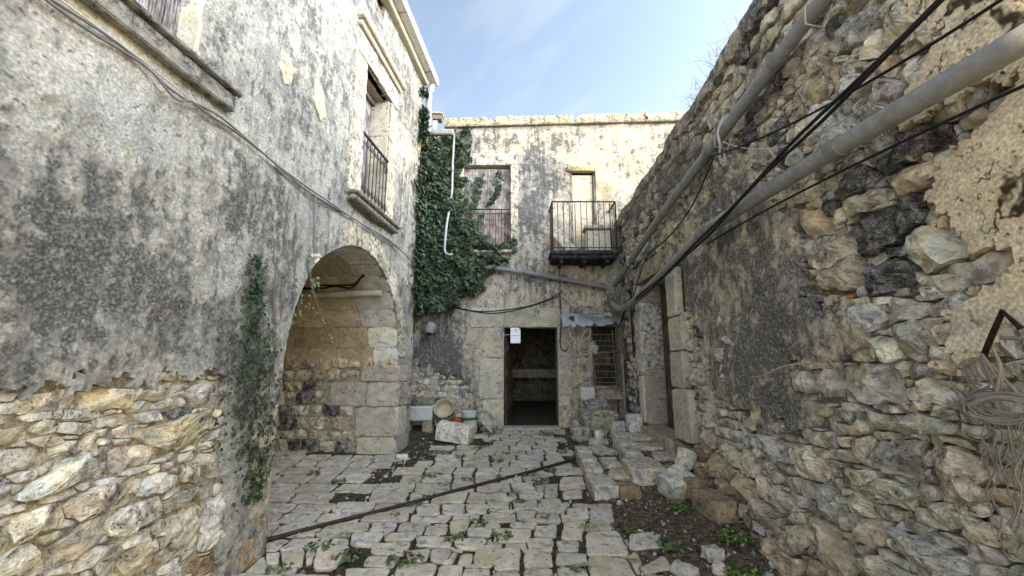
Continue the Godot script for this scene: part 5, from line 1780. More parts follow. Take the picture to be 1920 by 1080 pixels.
func loose_rocks() -> void:
	var list := [
		["stone_block", "large pale rectangular block lying in front of the two buckets", "stone block", Vector3(-0.98, 0.16, -7.62), Vector3(0.6, 0.3, 0.3), -0.2, "w", 0.12, Vector3(0, 0, -0.12)],
		["boulder", "greenish squarish boulder at the foot of the step end", "stone", Vector3(1.82, 0.14, -5.0), Vector3(0.34, 0.26, 0.3), 0.5, "m", 0.35, Vector3(0.35, 0, 0.3)],
		["boulder", "pale rounded stone leaning between the greenish boulder and the barn wall", "stone", Vector3(2.06, 0.13, -5.35), Vector3(0.2, 0.24, 0.18), 0.3, "w", 0.7, Vector3(0.1, 0, -0.3)],
		["boulder", "tall white upright rock beside the barn threshold", "stone", Vector3(2.03, 0.1, -7.35), Vector3(0.24, 0.36, 0.22), 0.2, "w", 0.5, Vector3(0, 0, 0.08)],
		["boulder", "small pale stone left of the white upright rock", "stone", Vector3(1.78, 0.06, -7.4), Vector3(0.17, 0.16, 0.16), 0.7, "w", 0.5, Vector3(0, 0, 0)],
		["boulder", "grey rounded stone against the right door jamb", "stone", Vector3(1.22, 0.11, -8.2), Vector3(0.26, 0.3, 0.26), 0.2, "m", 0.6, Vector3(0, 0, 0)],
		["boulder", "grey squarish stone in front of the carved stone trough", "stone", Vector3(1.15, 0.09, -7.45), Vector3(0.25, 0.24, 0.24), 0.5, "g", 0.4, Vector3(0, 0, 0)],
		["boulder", "small round stone just above the first step kerb", "stone", Vector3(1.4, 0.08, -7.2), Vector3(0.15, 0.22, 0.16), 0.1, "m", 0.8, Vector3(0, 0, 0)],
		["boulder", "whitish angular stone on the soil near the lower right edge", "stone", Vector3(1.64, 0.05, -3.82), Vector3(0.17, 0.1, 0.13), 0.3, "w", 0.5, Vector3(0, 0, 0)],
		["boulder", "small grey pebble stone just below the whitish angular one", "stone", Vector3(1.6, 0.04, -3.62), Vector3(0.12, 0.08, 0.1), 0.9, "w", 0.7, Vector3(0, 0, 0)],
		["boulder", "long pale stone lying at the end of the paving by the bottom edge", "stone", Vector3(1.33, 0.03, -3.62), Vector3(0.12, 0.1, 0.2), 0.6, "w", 0.5, Vector3(0, 0, 0)],
		["boulder", "reddish brown flat stone half sunk by the barn footing", "stone", Vector3(2.0, 0.05, -4.5), Vector3(0.26, 0.2, 0.5), 0.1, "b", 0.4, Vector3(0, 0, 0)],
		["boulder", "brown stump-like stone against the barn footing", "stone", Vector3(1.95, 0.1, -4.85), Vector3(0.2, 0.22, 0.24), 0.4, "b", 0.4, Vector3(0, 0, 0)],
		["boulder", "small whitish stone at the corner of the arch pier", "stone", Vector3(-1.62, 0.03, -6.62), Vector3(0.18, 0.1, 0.16), 0.4, "w", 0.7, Vector3(0, 0, 0)],
	]
	var k := 0
	for r in list:
		var at: Vector3 = r[3]
		at.y += gh(at.x, at.z)
		var o := put(r[0], rock(r[4], r[7], 0.02, 260 + k, 9, col_of(r[6], rng)).mesh(), mat_of(r[6]) if r[6] != "m" else mats.fresh, self, Transform3D(Basis.from_euler(Vector3(r[8].x, r[5], r[8].z)), at))
		tag(o, r[1], r[2])
		k += 1
	# carved stones: a big trough end, a channel stone
	var tr := thing("stone_trough", "heavy rough stone trough under the barred window", "trough", Vector3(1.55, gh(1.5, -7.9), -7.95))
	put("basin", rock(Vector3(0.66, 0.48, 0.5), 0.3, 0.025, 301, 10, Color(0.44, 0.42, 0.35)).mesh(), mats.patina, tr, Transform3D(Basis(UP, 0.1), Vector3(0, 0.26, 0)))
	put("lid_slab", rock(Vector3(0.4, 0.1, 0.3), 0.3, 0.015, 302, 7, Color(0.36, 0.36, 0.36)).mesh(), mats.patina, tr, Transform3D(Basis.from_euler(Vector3(0.5, 0.2, 0.25)), Vector3(0.0, 0.56, -0.12)))
	var cs := thing("channel_stone", "broken stone water channel leaning against the left door jamb", "stone channel", Vector3(-0.46, gh(-0.45, -8.2), -8.22), 0.0)
	var ch := Mb.new()
	var tilt := Transform3D(Basis.from_euler(Vector3(-0.3, -0.35, -0.7)), Vector3(0, 0.2, 0))
	ch.add(rock(Vector3(0.5, 0.09, 0.3), 0.2, 0.01, 303, 6, Color(0.5, 0.49, 0.46)), tilt)
	ch.add(rock(Vector3(0.5, 0.14, 0.08), 0.2, 0.008, 304, 6, Color(0.5, 0.49, 0.46)), tilt * Transform3D(Basis(), Vector3(0, 0.07, 0.12)))
	ch.add(rock(Vector3(0.5, 0.14, 0.08), 0.2, 0.008, 305, 6, Color(0.5, 0.49, 0.46)), tilt * Transform3D(Basis(), Vector3(0, 0.07, -0.12)))
	put("channel", ch.mesh(), mats.patina, cs)


func objects() -> void:
	# white sink on stone legs, left of the doorway
	var sy := gh(-1.75, -8.35)
	var sink := thing("sink", "old white stone sink on rough stone legs in the left corner", "sink", Vector3(-1.74, sy, -8.36))
	var top := -0.77 - sy
	var sk := Mb.new()
	bbox(Vector3(0.52, 0.26, 0.04), 0.015, sk, Transform3D(Basis(Vector3.RIGHT, 0.1), Vector3(0, top - 0.15, 0.18)), Color(0.66, 0.67, 0.66))
	bbox(Vector3(0.52, 0.2, 0.04), 0.015, sk, Transform3D(Basis(), Vector3(0, top - 0.07, -0.2)), Color(0.6, 0.6, 0.58))
	for s in [-1, 1]:
		bbox(Vector3(0.04, 0.24, 0.38), 0.015, sk, Transform3D(Basis(), Vector3(0.245 * s, top - 0.13, -0.01)), Color(0.62, 0.63, 0.62))
	bbox(Vector3(0.5, 0.05, 0.38), 0.015, sk, Transform3D(Basis(), Vector3(0, top - 0.24, -0.01)), Color(0.5, 0.5, 0.48))
	put("basin", sk.mesh(), mats.enamel, sink)
	put("leg", rock(Vector3(0.2, 0.5, 0.26), 0.3, 0.02, 311, 7, Color(0.36, 0.34, 0.26)).mesh(), mats.patina, sink, Transform3D(Basis(), Vector3(0.17, top - 0.5, 0.02)))
	put("leg", rock(Vector3(0.16, 0.44, 0.24), 0.3, 0.02, 312, 7, Color(0.42, 0.4, 0.34)).mesh(), mats.patina, sink, Transform3D(Basis(), Vector3(-0.22, top - 0.48, 0.0)))
	put("splash_slab", rock(Vector3(0.62, 0.12, 0.2), 0.2, 0.012, 313, 6, Color(0.3, 0.29, 0.27)).mesh(), mats.patina, sink, Transform3D(Basis(), Vector3(0, top + 0.05, -0.22)))
	var hose := Mb.new()
	tube(hose, curve([Vector3(-0.24, top + 0.1, -0.1), Vector3(-0.18, top + 0.05, 0.02), Vector3(-0.06, top - 0.04, 0.06)], 5), 0.014, 8, Color(0.07, 0.12, 0.13))
	tag(put("pipe_offcut", hose.mesh(), mats.enamel, self, sink.transform), "short dark blue pipe lying in the white sink", "pipe")
	# bowl standing on edge on a second basin
	var bowl := thing("plastic_bowl", "yellowed plastic bowl tipped towards the viewer beside the sink", "bowl", Vector3(-1.27, sy, -8.3))
	var prof := [[0.02, 0.0], [0.13, 0.002], [0.155, 0.03], [0.175, 0.15], [0.19, 0.155], [0.187, 0.163], [0.168, 0.158], [0.148, 0.036], [0.125, 0.014], [0.0, 0.012]]
	put("bowl", lathe(prof, 36, null, Transform3D(), Color(0.55, 0.50, 0.36)).mesh(), mats.enamel, bowl, Transform3D(Basis(Vector3.RIGHT, 1.05), Vector3(0, 0.33, -0.05)))
	put("basin", lathe(prof, 30, null, Transform3D(), Color(0.32, 0.31, 0.28)).mesh(), mats.enamel, bowl, Transform3D(Basis(Vector3.RIGHT, 0.3), Vector3(0, 0.13, -0.06)))
	# white paint bucket with a green band
	var by := gh(-0.78, -8.25)
	var bk := thing("bucket", "white plastic paint bucket with a green band left of the doorway", "bucket", Vector3(-0.78, by, -8.28))
	put("body", lathe([[0.0, 0.0], [0.125, 0.0], [0.13, 0.01], [0.148, 0.36], [0.155, 0.362], [0.155, 0.385], [0.146, 0.385], [0.14, 0.36], [0.126, 0.03], [0.0, 0.028]], 36, null, Transform3D(), Color(0.66, 0.67, 0.66)).mesh(), mats.enamel, bk, Transform3D(Basis(Vector3(0, 0, 1), 0.04), Vector3(0, 0.02, 0)))
	put("band", lathe([[0.1462, 0.0], [0.149, 0.05], [0.1492, 0.05]], 36, null, Transform3D(), Color(0.06, 0.15, 0.09)).mesh(), mats.enamel, bk, Transform3D(Basis(Vector3(0, 0, 1), 0.04), Vector3(-0.009, 0.25, 0)))
	var pr := Mb.new()   # dark print on its side
	for k in 8:
		var a0 := -0.1 + k * 0.09 - 1.57 + 1.3
		for q in 1:
			var y0 := 0.09 + 0.02 * absf(sin(k * 1.9))
			var y1 := 0.16 - 0.015 * absf(cos(k * 1.3))
			var r := 0.1385
			pr.face([Vector3(r * cos(1.57 - a0), y0, r * sin(1.57 - a0)), Vector3(r * cos(1.57 - a0 - 0.09), y0, r * sin(1.57 - a0 - 0.09)), Vector3((r + 0.003) * cos(1.57 - a0 - 0.09), y1, (r + 0.003) * sin(1.57 - a0 - 0.09)), Vector3((r + 0.003) * cos(1.57 - a0), y1, (r + 0.003) * sin(1.57 - a0))], Color(0.04, 0.04, 0.045))
	put("print", pr.mesh(), mats.enamel, bk, Transform3D(Basis(Vector3(0, 0, 1), 0.04), Vector3(-0.003, 0.02, 0)))
	put("bail", _bail().mesh(), mats.grey_cable, bk, Transform3D(Basis(), Vector3(-0.015, 0.36, 0)))
	var contents := lathe([[0.0, 0.0], [0.13, 0.004]], 24, null, Transform3D(), Color(0.35, 0.35, 0.34))
	put("contents", contents.mesh(), mats.plain, bk, Transform3D(Basis(Vector3.RIGHT, PI), Vector3(-0.012, 0.32, 0)))
	# crumpled red sack between them
	var sack := put("plastic_sack", rock(Vector3(0.24, 0.24, 0.2), 0.9, 0.05, 320, 10, Color(0.42, 0.10, 0.03)).mesh(), mats.enamel, self, Transform3D(Basis(), Vector3(-1.03, by + 0.18, -8.3)))
	tag(sack, "crumpled orange red sack between the bowl and the white bucket", "sack")
	# small white sink, right of the doorway
	var ws := thing("hand_basin", "small white ceramic basin fixed right of the doorway under the cables", "basin", Vector3(1.45, -0.72, -8.5))
	var wm := Mb.new()
	bbox(Vector3(0.26, 0.25, 0.05), 0.02, wm, Transform3D(Basis(Vector3.RIGHT, 0.15), Vector3(0, 0.14, 0.14)), Color(0.72, 0.70, 0.66))
	bbox(Vector3(0.045, 0.22, 0.3), 0.018, wm, Transform3D(Basis(), Vector3(-0.115, 0.15, 0.0)), Color(0.7, 0.68, 0.62))
	bbox(Vector3(0.045, 0.22, 0.3), 0.018, wm, Transform3D(Basis(), Vector3(0.115, 0.15, 0.0)), Color(0.7, 0.68, 0.62))
	bbox(Vector3(0.24, 0.05, 0.3), 0.018, wm, Transform3D(Basis(), Vector3(0, 0.06, 0.0)), Color(0.6, 0.57, 0.5))
	put("basin", wm.mesh(), mats.enamel, ws)
	put("support", rock(Vector3(0.3, 0.6, 0.24), 0.3, 0.02, 322, 7, Color(0.42, 0.38, 0.3)).mesh(), mats.patina, ws, Transform3D(Basis(), Vector3(0.0, -0.26, -0.05)))
	# rusty stakes and a plank among the stones
	for q in [[1.92, -8.05, 0.5, 0.05, "rusty iron stake standing before the stone trough"], [1.8, -7.85, 0.28, -0.5, "short rusty stake leaning left over the stone trough"]]:
		var t := Mb.new()
		tube(t, [Vector3.ZERO, Vector3(q[3] * q[2], q[2], 0)], 0.02, 7, Color(0.22, 0.11, 0.06))
		tag(put("iron_stake", t.mesh(), mats.iron, self, Transform3D(Basis(), Vector3(q[0], gh(q[0], q[1]), q[1]))), q[4], "stake")
	var pl := bbox(Vector3(0.05, 0.75, 0.03), 0.005, null, Transform3D(), Color(0.3, 0.24, 0.17))
	tag(put("wooden_stick", pl.mesh(), mats.board, self, Transform3D(Basis(Vector3(0, 0, 1), -0.25), Vector3(1.52, -0.95, -8.22))), "narrow wooden stick leaning beside the small white basin", "stick")
	# welded grille leaning before the window
	var gr := thing("iron_grille", "rusty wire grille leaning in front of the small walled window", "grille", Vector3(1.86, -0.5, -8.42))
	for k in 10:
		var b := Mb.new()
		tube(b, [Vector3(-0.3, k * 0.118 + 0.02 * sin(k * 2.0), 0.0), Vector3(0.3, k * 0.118 + 0.02 * sin(k * 1.3 + 1.0), 0.0)], 0.0075, 6, Color(0.5, 0.47, 0.44))
		put("bar", b.mesh(), mats.iron, gr)
	for q in [-0.28, 0.13, 0.2, 0.28]:
		var b := Mb.new()
		tube(b, [Vector3(q + 0.03, -0.05, 0.012), Vector3(q - 0.02, 1.15, 0.012)], 0.011 if absf(q) < 0.25 else 0.016, 6, Color(0.45, 0.43, 0.41))
		put("upright", b.mesh(), mats.iron, gr)
	var ob := Mb.new()
	tube(ob, [Vector3(0.28, 0.02, 0.04), Vector3(0.34, 0.5, 0.1), Vector3(0.22, 0.34, 0.05)], 0.02, 7, Color(0.22, 0.215, 0.21))
	put("latch_rod", ob.mesh(), mats.iron, gr)
	# crumpled lead sheet as a little roof
	var cl := Mb.new()
	var nu := 22
	var nv := 8
	for j in nv + 1:
		for k in nu + 1:
			var x := float(k) / nu
			var y := float(j) / nv
			var edge := 0.05 * rn.get_noise_2d(x * 9.0, 3.0) * y
			cl.vert(Vector3(lerpf(0.98, 2.12, x), 1.05 - 0.05 * x - y * (0.22 + 0.16 * (1.0 - x)) + rn.get_noise_2d(x * 7.0, y * 4.0) * 0.07 - edge, -8.66 + y * (0.46 - 0.1 * x) + rn.get_noise_2d(x * 5.0 + 9.0, y * 5.0) * 0.03), Color(0.40, 0.42, 0.45))
	for j in nv:
		for k in nu:
			if not (k in [3, 4] and j in [3, 4]):
				var a := j * (nu + 1) + k
				cl.quad(a, a + nu + 1, a + nu + 2, a + 1)
	tag(put("lead_sheet", cl.mesh(), mats.dull, self), "torn grey lead sheet sagging as a small roof over the barred window", "canopy")
	tag(put("canopy_stone", rock(Vector3(0.16, 0.08, 0.12), 0.6, 0.015, 330, 6, Color(0.5, 0.46, 0.38)).mesh(), mats.fresh, self, Transform3D(Basis(), Vector3(1.9, 0.95, -8.46))), "small stone lying on the grey lead sheet", "stone")
	# grey hood hung at the left
	var hood := thing("hanging_hood", "weathered grey metal hood hanging on the wall above the sink", "hood", Vector3(-1.62, 0.72, -8.5))
	put("cap", lathe([[0.10, -0.12], [0.105, -0.02], [0.09, 0.05], [0.05, 0.085], [0.0, 0.09]], 24, null, Transform3D(), Color(0.27, 0.28, 0.29)).mesh(), mats.dull, hood, Transform3D(Basis(Vector3(0, 0, 1), -0.3), Vector3.ZERO))
	var hw := Mb.new()
	tube(hw, sag(Vector3(0.03, -0.1, 0.02), Vector3(0.05, -1.42, 0.1), 0.01), 0.004, 5)
	put("wire", hw.mesh(), mats.grey_cable, hood)
	# white notice in the doorway
	var nt := thing("notice", "white card with a clipped corner hanging at the top of the doorway", "notice", Vector3(0.07, 0.55, -8.6))
	var cd := Mb.new()
	var out := [Vector2(-0.1, -0.155), Vector2(0.1, -0.155), Vector2(0.1, 0.115), Vector2(0.06, 0.155), Vector2(-0.1, 0.155)]
	cd.face(out.map(func(q: Vector2) -> Vector3: return Vector3(q.x, q.y, 0.002)))
	var back := out.duplicate()
	back.reverse()
	cd.face(back.map(func(q: Vector2) -> Vector3: return Vector3(q.x, q.y, -0.002)))
	put("card", cd.mesh(), mats.paper, nt)
	var ink := Mb.new()
	ink.face([Vector3(-0.012, 0.125, 0.004), Vector3(0.012, 0.075, 0.004), Vector3(0.022, 0.085, 0.004), Vector3(0.0, 0.135, 0.004)], Color(0.03, 0.03, 0.03))
	for q in [[-0.09, 0.1, 0.05], [0.035, 0.1, 0.05], [-0.015, 0.055, 0.03], [-0.085, -0.01, 0.17]]:
		ink.face([Vector3(q[0], q[1], 0.004), Vector3(q[0] + q[2], q[1], 0.004), Vector3(q[0] + q[2], q[1] + 0.007, 0.004), Vector3(q[0], q[1] + 0.007, 0.004)], Color(0.2, 0.2, 0.2))
	put("print", ink.mesh(), mats.plain, nt)
	var ht := Mb.new()
	tube(ht, sag(Vector3(0.0, 0.155, 0), Vector3(-0.02, 0.2, 0.03), 0.0, 2), 0.003, 4)
	put("string", ht.mesh(), mats.grey_cable, nt)
	# iron bar across the paving
	var a := Vector3(-2.2, 0, -4.05)
	var b := Vector3(1.0, 0, -6.55)
	var pts := []
	for k in 18:
		var p := a.lerp(b, k / 17.0)
		pts.append(Vector3(p.x, ground_base(p.z) + 0.04 + 0.004 * sin(k * 0.9), p.z))
	var bar := Mb.new()
	tube(bar, pts, 0.02, 8, Color(0.12, 0.105, 0.095))
	tag(put("iron_bar", bar.mesh(), mats.iron, self), "long rusty iron bar lying diagonally across the paving", "iron bar")


func _bail() -> Mb:
	var m := Mb.new()
	var p := []
	for k in 13:
		var a := PI * k / 12.0
		p.append(Vector3(cos(a) * 0.152, -0.05 * sin(a), sin(a) * 0.152))
	tube(m, p, 0.003, 5)
	return m


# ---------------------------------------------------------------- pipes and cables
func pipe_run(called: String, label: String, pts: Array, r: float, col: Color, collars: Array, smooth := true, m: Material = null) -> Node3D:
	var t := thing(called, label, "pipe")
	var path := curve(pts, 5) if smooth else pts
	var b := Mb.new()
	tube(b, path, r, 16, col)
	put("pipe", b.mesh(), m if m else mats.dull, t)
	for q in collars:   # position along the run, 0 to 1
		var x: float = q * (path.size() - 1)
		var k := mini(int(x), path.size() - 2)
		var p: Vector3 = path[k].lerp(path[k + 1], x - k)
		var d: Vector3 = (path[k + 1] - path[k]).normalized()
		var c := Mb.new()
		tube(c, [p - d * 0.045, p + d * 0.045], r * 1.18, 16, col * Color(0.78, 0.78, 0.78))
		put("collar", c.mesh(), m if m else mats.dull, t)
	return t


func cable(called: String, label: String, pts: Array, r: float, m: String, strands := 1) -> void:
	var b := Mb.new()
	for s in strands:
		var o := Vector3(0, s * r * 2.3, 0)
		var p := []
		for k in pts.size():
			p.append(pts[k] + o + Vector3(0, 0.012 * sin(k * 0.8 + s * 2.0), 0) * (1.0 if strands > 1 else 0.0))
		tube(b, p, r, 6)
	tag(put(called, b.mesh(), mats[m], self), label, "cable")


func rx(z: float, y: float, o: float) -> Vector3:
	return Vector3(XR - o, y, z)


func pipes() -> void:
	var grey := Color(0.30, 0.31, 0.315)
	var up := pipe_run("drain_pipe", "upper grey plastic drain pipe running down along the barn wall", [rx(-8.5, 1.56, 0.12), rx(-6.0, 1.98, 0.12), rx(-4.2, 2.22, 0.11), rx(-2.4, 2.42, 0.11), rx(-1.2, 2.5, 0.11)], 0.055, grey, [0.12, 0.3, 0.5, 0.66, 0.82])
	for z in [-7.2, -3.9, -2.55]:
		var y := lerpf(1.56, 2.5, (z + 8.5) / 7.3) + 0.08
		var b := Mb.new()
		tube(b, [rx(z, y, 0.19), rx(z, y - 0.13, 0.2), rx(z, y - 0.16, 0.08), rx(z, y + 0.02, 0.0)], 0.007, 5)
		put("wire_tie", b.mesh(), mats.white_cable, up)
	var low := pipe_run("drain_pipe", "lower grey plastic drain pipe bending down to the barn corner", [rx(-8.45, 1.18, 0.2), rx(-7.9, 1.0, 0.2), rx(-7.35, 0.98, 0.2), rx(-6.9, 1.0, 0.2), rx(-6.0, 1.12, 0.19), rx(-4.35, 1.36, 0.17), rx(-4.2, 1.37, 0.17), rx(-2.4, 1.32, 0.17), rx(-1.2, 1.24, 0.17)], 0.059, grey, [0.3, 0.46, 0.62, 0.74, 0.87])
	put("end_cap", lathe([[0.085, -0.03], [0.085, 0.03], [0.0, 0.035]], 16, null, Transform3D(), Color(0.12, 0.12, 0.12)).mesh(), mats.dull, low, Transform3D(Basis(Vector3.RIGHT, 1.0), rx(-8.45, 1.18, 0.2)))
	pipe_run("drain_pipe", "slanting grey pipe across the end wall below the balcony", [Vector3(-0.62, 1.97, -8.58), Vector3(0.7, 1.76, -8.58), Vector3(1.95, 1.52, -8.56)], 0.05, Color(0.24, 0.25, 0.255), [0.35, 0.6, 0.93])
	pipe_run("downpipe", "thin white downpipe half hidden in the ivy with a hooked end", [Vector3(-1.24, 4.86, -8.46), Vector3(-1.27, 4.2, -8.52), Vector3(-1.27, 3.5, -8.50), Vector3(-1.34, 2.9, -8.44), Vector3(-1.35, 2.4, -8.30), Vector3(-1.34, 2.2, -8.27), Vector3(-1.27, 2.13, -8.24), Vector3(-1.18, 2.13, -8.24)], 0.024, Color(0.42, 0.43, 0.44), [0.3, 0.6])
	pipe_run("downpipe", "pale grey downpipe at the upper corner of the tall house", [lp(7.42, 5.42, 0.16), lp(7.42, 5.2, 0.10), lp(7.42, 4.4, 0.10)], 0.06, Color(0.5, 0.51, 0.51), [0.4, 0.75])
	var ledge := bbox(Vector3(0.75, 0.12, 0.12), 0.02, null, Transform3D(), Color(0.38, 0.38, 0.36))
	tag(put("ivy_gutter", ledge.mesh(), mats.dull, self, Transform3D(Basis(), Vector3(-1.62, 4.86, -8.42))), "short pale gutter above the ivy on the end wall", "gutter")
	var gut := thing("roof_gutter", "white square roof gutter along the eaves of the tall house", "gutter", lp(3.35, 5.5, 0.19))
	gut.basis = left_frame().basis
	put("channel", bbox(Vector3(8.3, 0.15, 0.15), 0.012, null, Transform3D(), Color(0.82, 0.82, 0.8)).mesh(), mats.dull, gut)
	for k in 5:
		var h := Mb.new()
		tube(h, [Vector3(3.7 - k * 1.4, 0.05, 0.06), Vector3(3.7 - k * 1.4, -0.08, 0.07), Vector3(3.7 - k * 1.4, -0.09, -0.09)], 0.008, 5)
		put("bracket", h.mesh(), mats.grey_cable, gut)
	var pt := pipe_run("drain_pipe", "dusty pipe with loose cables across the side of the passage", [lp(6.13, 1.04, -0.12), lp(6.13, 1.03, -0.9), lp(6.13, 1.02, -1.7)], 0.05, Color(0.5, 0.46, 0.39), [0.3])
	pt.set_meta("label", "dusty pipe with loose cables high on the side of the arched passage")
	cable("black_cable", "tangled black cable above the dusty pipe in the arched passage", curve([lp(5.9, 1.27, -0.3), lp(6.03, 1.12, -0.55), lp(6.06, 1.14, -0.9), lp(6.05, 1.1, -1.2), lp(6.03, 1.15, -1.6), lp(6.03, 1.12, -2.2)]), 0.013, "black_cable", 2)
	# along the tall house
	cable("wall_cable", "pair of grey cables strung along the front of the tall house", curve([lp(0.9, 1.735, 0.04), lp(1.6, 1.735, 0.04), lp(2.08, 1.745, 0.04), lp(2.3, 1.69, 0.05), lp(2.45, 1.74, 0.05), lp(2.9, 1.75, 0.04), lp(3.9, 1.70, 0.04), lp(5.0, 1.74, 0.05), lp(6.16, 1.77, 0.05), lp(7.2, 1.7, 0.06)], 5), 0.008, "grey_cable", 2)
	cable("wall_cable", "thin pale cable slightly above the grey pair on the tall house", curve([lp(0.9, 1.775, 0.035), lp(2.0, 1.785, 0.035), lp(2.3, 1.77, 0.03), lp(3.9, 1.74, 0.035), lp(6.2, 1.8, 0.04)], 5), 0.005, "white_cable")
	cable("hanging_wire", "twisted wire hanging from the cables beside the arch", curve([lp(3.93, 1.70, 0.05), lp(3.95, 1.5, 0.04), lp(3.94, 1.35, 0.06), lp(3.97, 1.2, 0.05), lp(3.99, 1.1, 0.06)], 4), 0.012, "grey_cable")
	var ins := Mb.new()
	for k in 3:
		tube(ins, [Vector3(-0.03 + k * 0.03, 0, 0), Vector3(-0.015 + k * 0.03, 0.01, 0)], 0.025, 10, Color(0.75, 0.74, 0.7))
	tag(put("insulator", ins.mesh(), mats.enamel, self, Transform3D(Basis(), lp(4.0, 1.07, 0.06))), "white ceramic insulator at the end of the hanging wire", "insulator")
	var hk := Mb.new()
	var hp := []
	for k in 12:
		var an := -0.6 + k * 0.42
		hp.append(lp(6.72 + cos(an) * 0.07, 1.32 + sin(an) * 0.07, 0.03 + 0.02 * sin(k)))
	tube(hk, hp, 0.012, 7)
	tag(put("hook", hk.mesh(), mats.white_cable, self), "pale curled hook at the right springing of the arch", "hook")
	# across the end wall
	cable("sagging_cable", "black cable sagging over the ground floor doorway", sag(Vector3(-1.3, 1.13, -8.5), Vector3(0.97, 1.37, -8.55), 0.24), 0.013, "black_cable", 2)
	cable("hanging_cable", "black cable hanging from the balcony past the door lintel", curve([Vector3(0.98, 2.0, -8.55), Vector3(0.975, 1.4, -8.56), Vector3(0.99, 0.9, -8.56), Vector3(0.96, 0.45, -8.55), Vector3(0.98, 0.27, -8.5), Vector3(1.06, 0.24, -8.5), Vector3(1.12, 0.33, -8.5)], 5), 0.011, "black_cable")
	cable("loop_cable", "pale thin cable drooping left of the doorway to the notice", curve([Vector3(-0.75, 1.05, -8.6), Vector3(-0.6, 0.75, -8.6), Vector3(-0.35, 0.57, -8.6), Vector3(-0.05, 0.56, -8.58)], 6), 0.006, "white_cable")
	cable("tangled_cable", "pale looped cable tangled on the left of the wire grille", curve([Vector3(1.1, 0.75, -8.36), Vector3(1.16, 0.5, -8.34), Vector3(1.32, 0.42, -8.3), Vector3(1.5, 0.5, -8.33), Vector3(1.52, 0.66, -8.35), Vector3(1.4, 0.58, -8.3), Vector3(1.3, 0.3, -8.3), Vector3(1.34, 0.1, -8.3), Vector3(1.46, 0.08, -8.3), Vector3(1.54, 0.2, -8.32)], 6), 0.011, "white_cable")
	cable("tangled_cable", "thin grey cable falling straight beside the wire grille", curve([Vector3(1.25, 0.7, -8.34), Vector3(1.24, 0.2, -8.32), Vector3(1.22, -0.2, -8.32), Vector3(1.24, -0.3, -8.32)], 5), 0.006, "grey_cable")
	cable("canopy_cable", "cable swagged under the front of the lead sheet", sag(Vector3(1.0, 1.3, -8.5), Vector3(2.1, 0.95, -8.2), 0.25), 0.01, "grey_cable", 2)
	var knot := Mb.new()
	var lr := RandomNumberGenerator.new()
	lr.seed = 31
	for k in 9:
		var p := []
		for j in 6:
			p.append(Vector3(lr.randf_range(-0.1, 0.1), lr.randf_range(-0.13, 0.13), lr.randf_range(-0.04, 0.04)))
		tube(knot, curve(p, 4), 0.007, 5)
	tag(put("wire_knot", knot.mesh(), mats.white_cable, self, Transform3D(Basis(), Vector3(1.58, 0.28, -8.34))), "knotted tangle of pale wire on the grille", "wire")
	# on the barn
	cable("thick_cable", "thick black cable stretched down along the barn wall over the lower pipe", curve([rx(-1.25, 1.62, 0.3), rx(-2.2, 1.5, 0.3), rx(-3.2, 1.38, 0.28), rx(-4.3, 1.22, 0.26), rx(-5.6, 1.06, 0.26), rx(-6.6, 0.97, 0.27)], 5), 0.012, "black_cable", 2)
	cable("thin_cable", "thin dark cable crossing the barn wall from the upper pipe", sag(rx(-1.2, 1.42, 0.22), rx(-4.0, 2.05, 0.2), 0.1), 0.008, "black_cable")
	cable("thin_cable", "thin dark cable running just under the lower drain pipe", sag(rx(-1.2, 1.07, 0.12), rx(-4.4, 1.25, 0.12), -0.05), 0.008, "black_cable")
	cable("thin_cable", "dark cable drooping from the upper pipe to the barn door lintel", curve([rx(-4.15, 2.1, 0.1), rx(-4.8, 1.82, 0.08), rx(-5.6, 1.68, 0.08), rx(-6.4, 1.62, 0.12), rx(-6.8, 1.3, 0.16), rx(-7.0, 1.05, 0.2)], 5), 0.009, "black_cable")
	cable("string", "pale string tied to the upper pipe and drawn along the barn wall", sag(rx(-3.75, 2.07, 0.2), rx(-2.2, 1.45, 0.18), 0.16), 0.005, "white_cable")
	cable("tie_string", "pale string knotted round the upper pipe and dangling", curve([rx(-3.82, 2.33, 0.14), rx(-3.82, 2.2, 0.2), rx(-3.8, 2.05, 0.2), rx(-3.86, 1.95, 0.18), rx(-3.78, 1.85, 0.18), rx(-3.74, 1.95, 0.2)], 4), 0.01, "white_cable", 2)
	cable("door_cable", "black cable running down the wall left of the barn door", curve([rx(-7.72, 1.35, 0.03), rx(-7.72, 0.6, 0.03), rx(-7.7, 0.1, 0.03)], 4), 0.016, "black_cable")
	cable("door_cable", "thin cable bent across the corner above the barn door", curve([rx(-7.5, 1.45, 0.05), rx(-7.3, 1.2, 0.12), rx(-7.9, 0.9, 0.12), rx(-8.4, 0.7, 0.1)], 4), 0.009, "black_cable")
	pipe_run("water_pipe", "thin grey water pipe standing in the right corner", [Vector3(2.09, 0.25, -8.2), Vector3(2.1, -0.4, -8.2), Vector3(2.1, -1.2, -8.15)], 0.02, Color(0.3, 0.3, 0.3), [0.3])
	pipe_run("water_pipe", "grey plastic pipe rising in the corner behind the lead sheet", [Vector3(2.12, 1.5, -8.45), Vector3(2.13, 0.8, -8.45), Vector3(2.12, -0.35, -8.45)], 0.035, Color(0.22, 0.22, 0.22), [0.2, 0.5])
	tag(put("drip_rod", _rod([Vector3(2.15, 0.2, -8.15), Vector3(1.85, 0.24, -8.1)], 0.02).mesh(), mats.iron, self), "short horizontal iron rod in the right corner", "rod")


func _rod(p: Array, r: float) -> Mb:
	var m := Mb.new()
	tube(m, p, r, 7, Color(0.3, 0.28, 0.26))
	return m


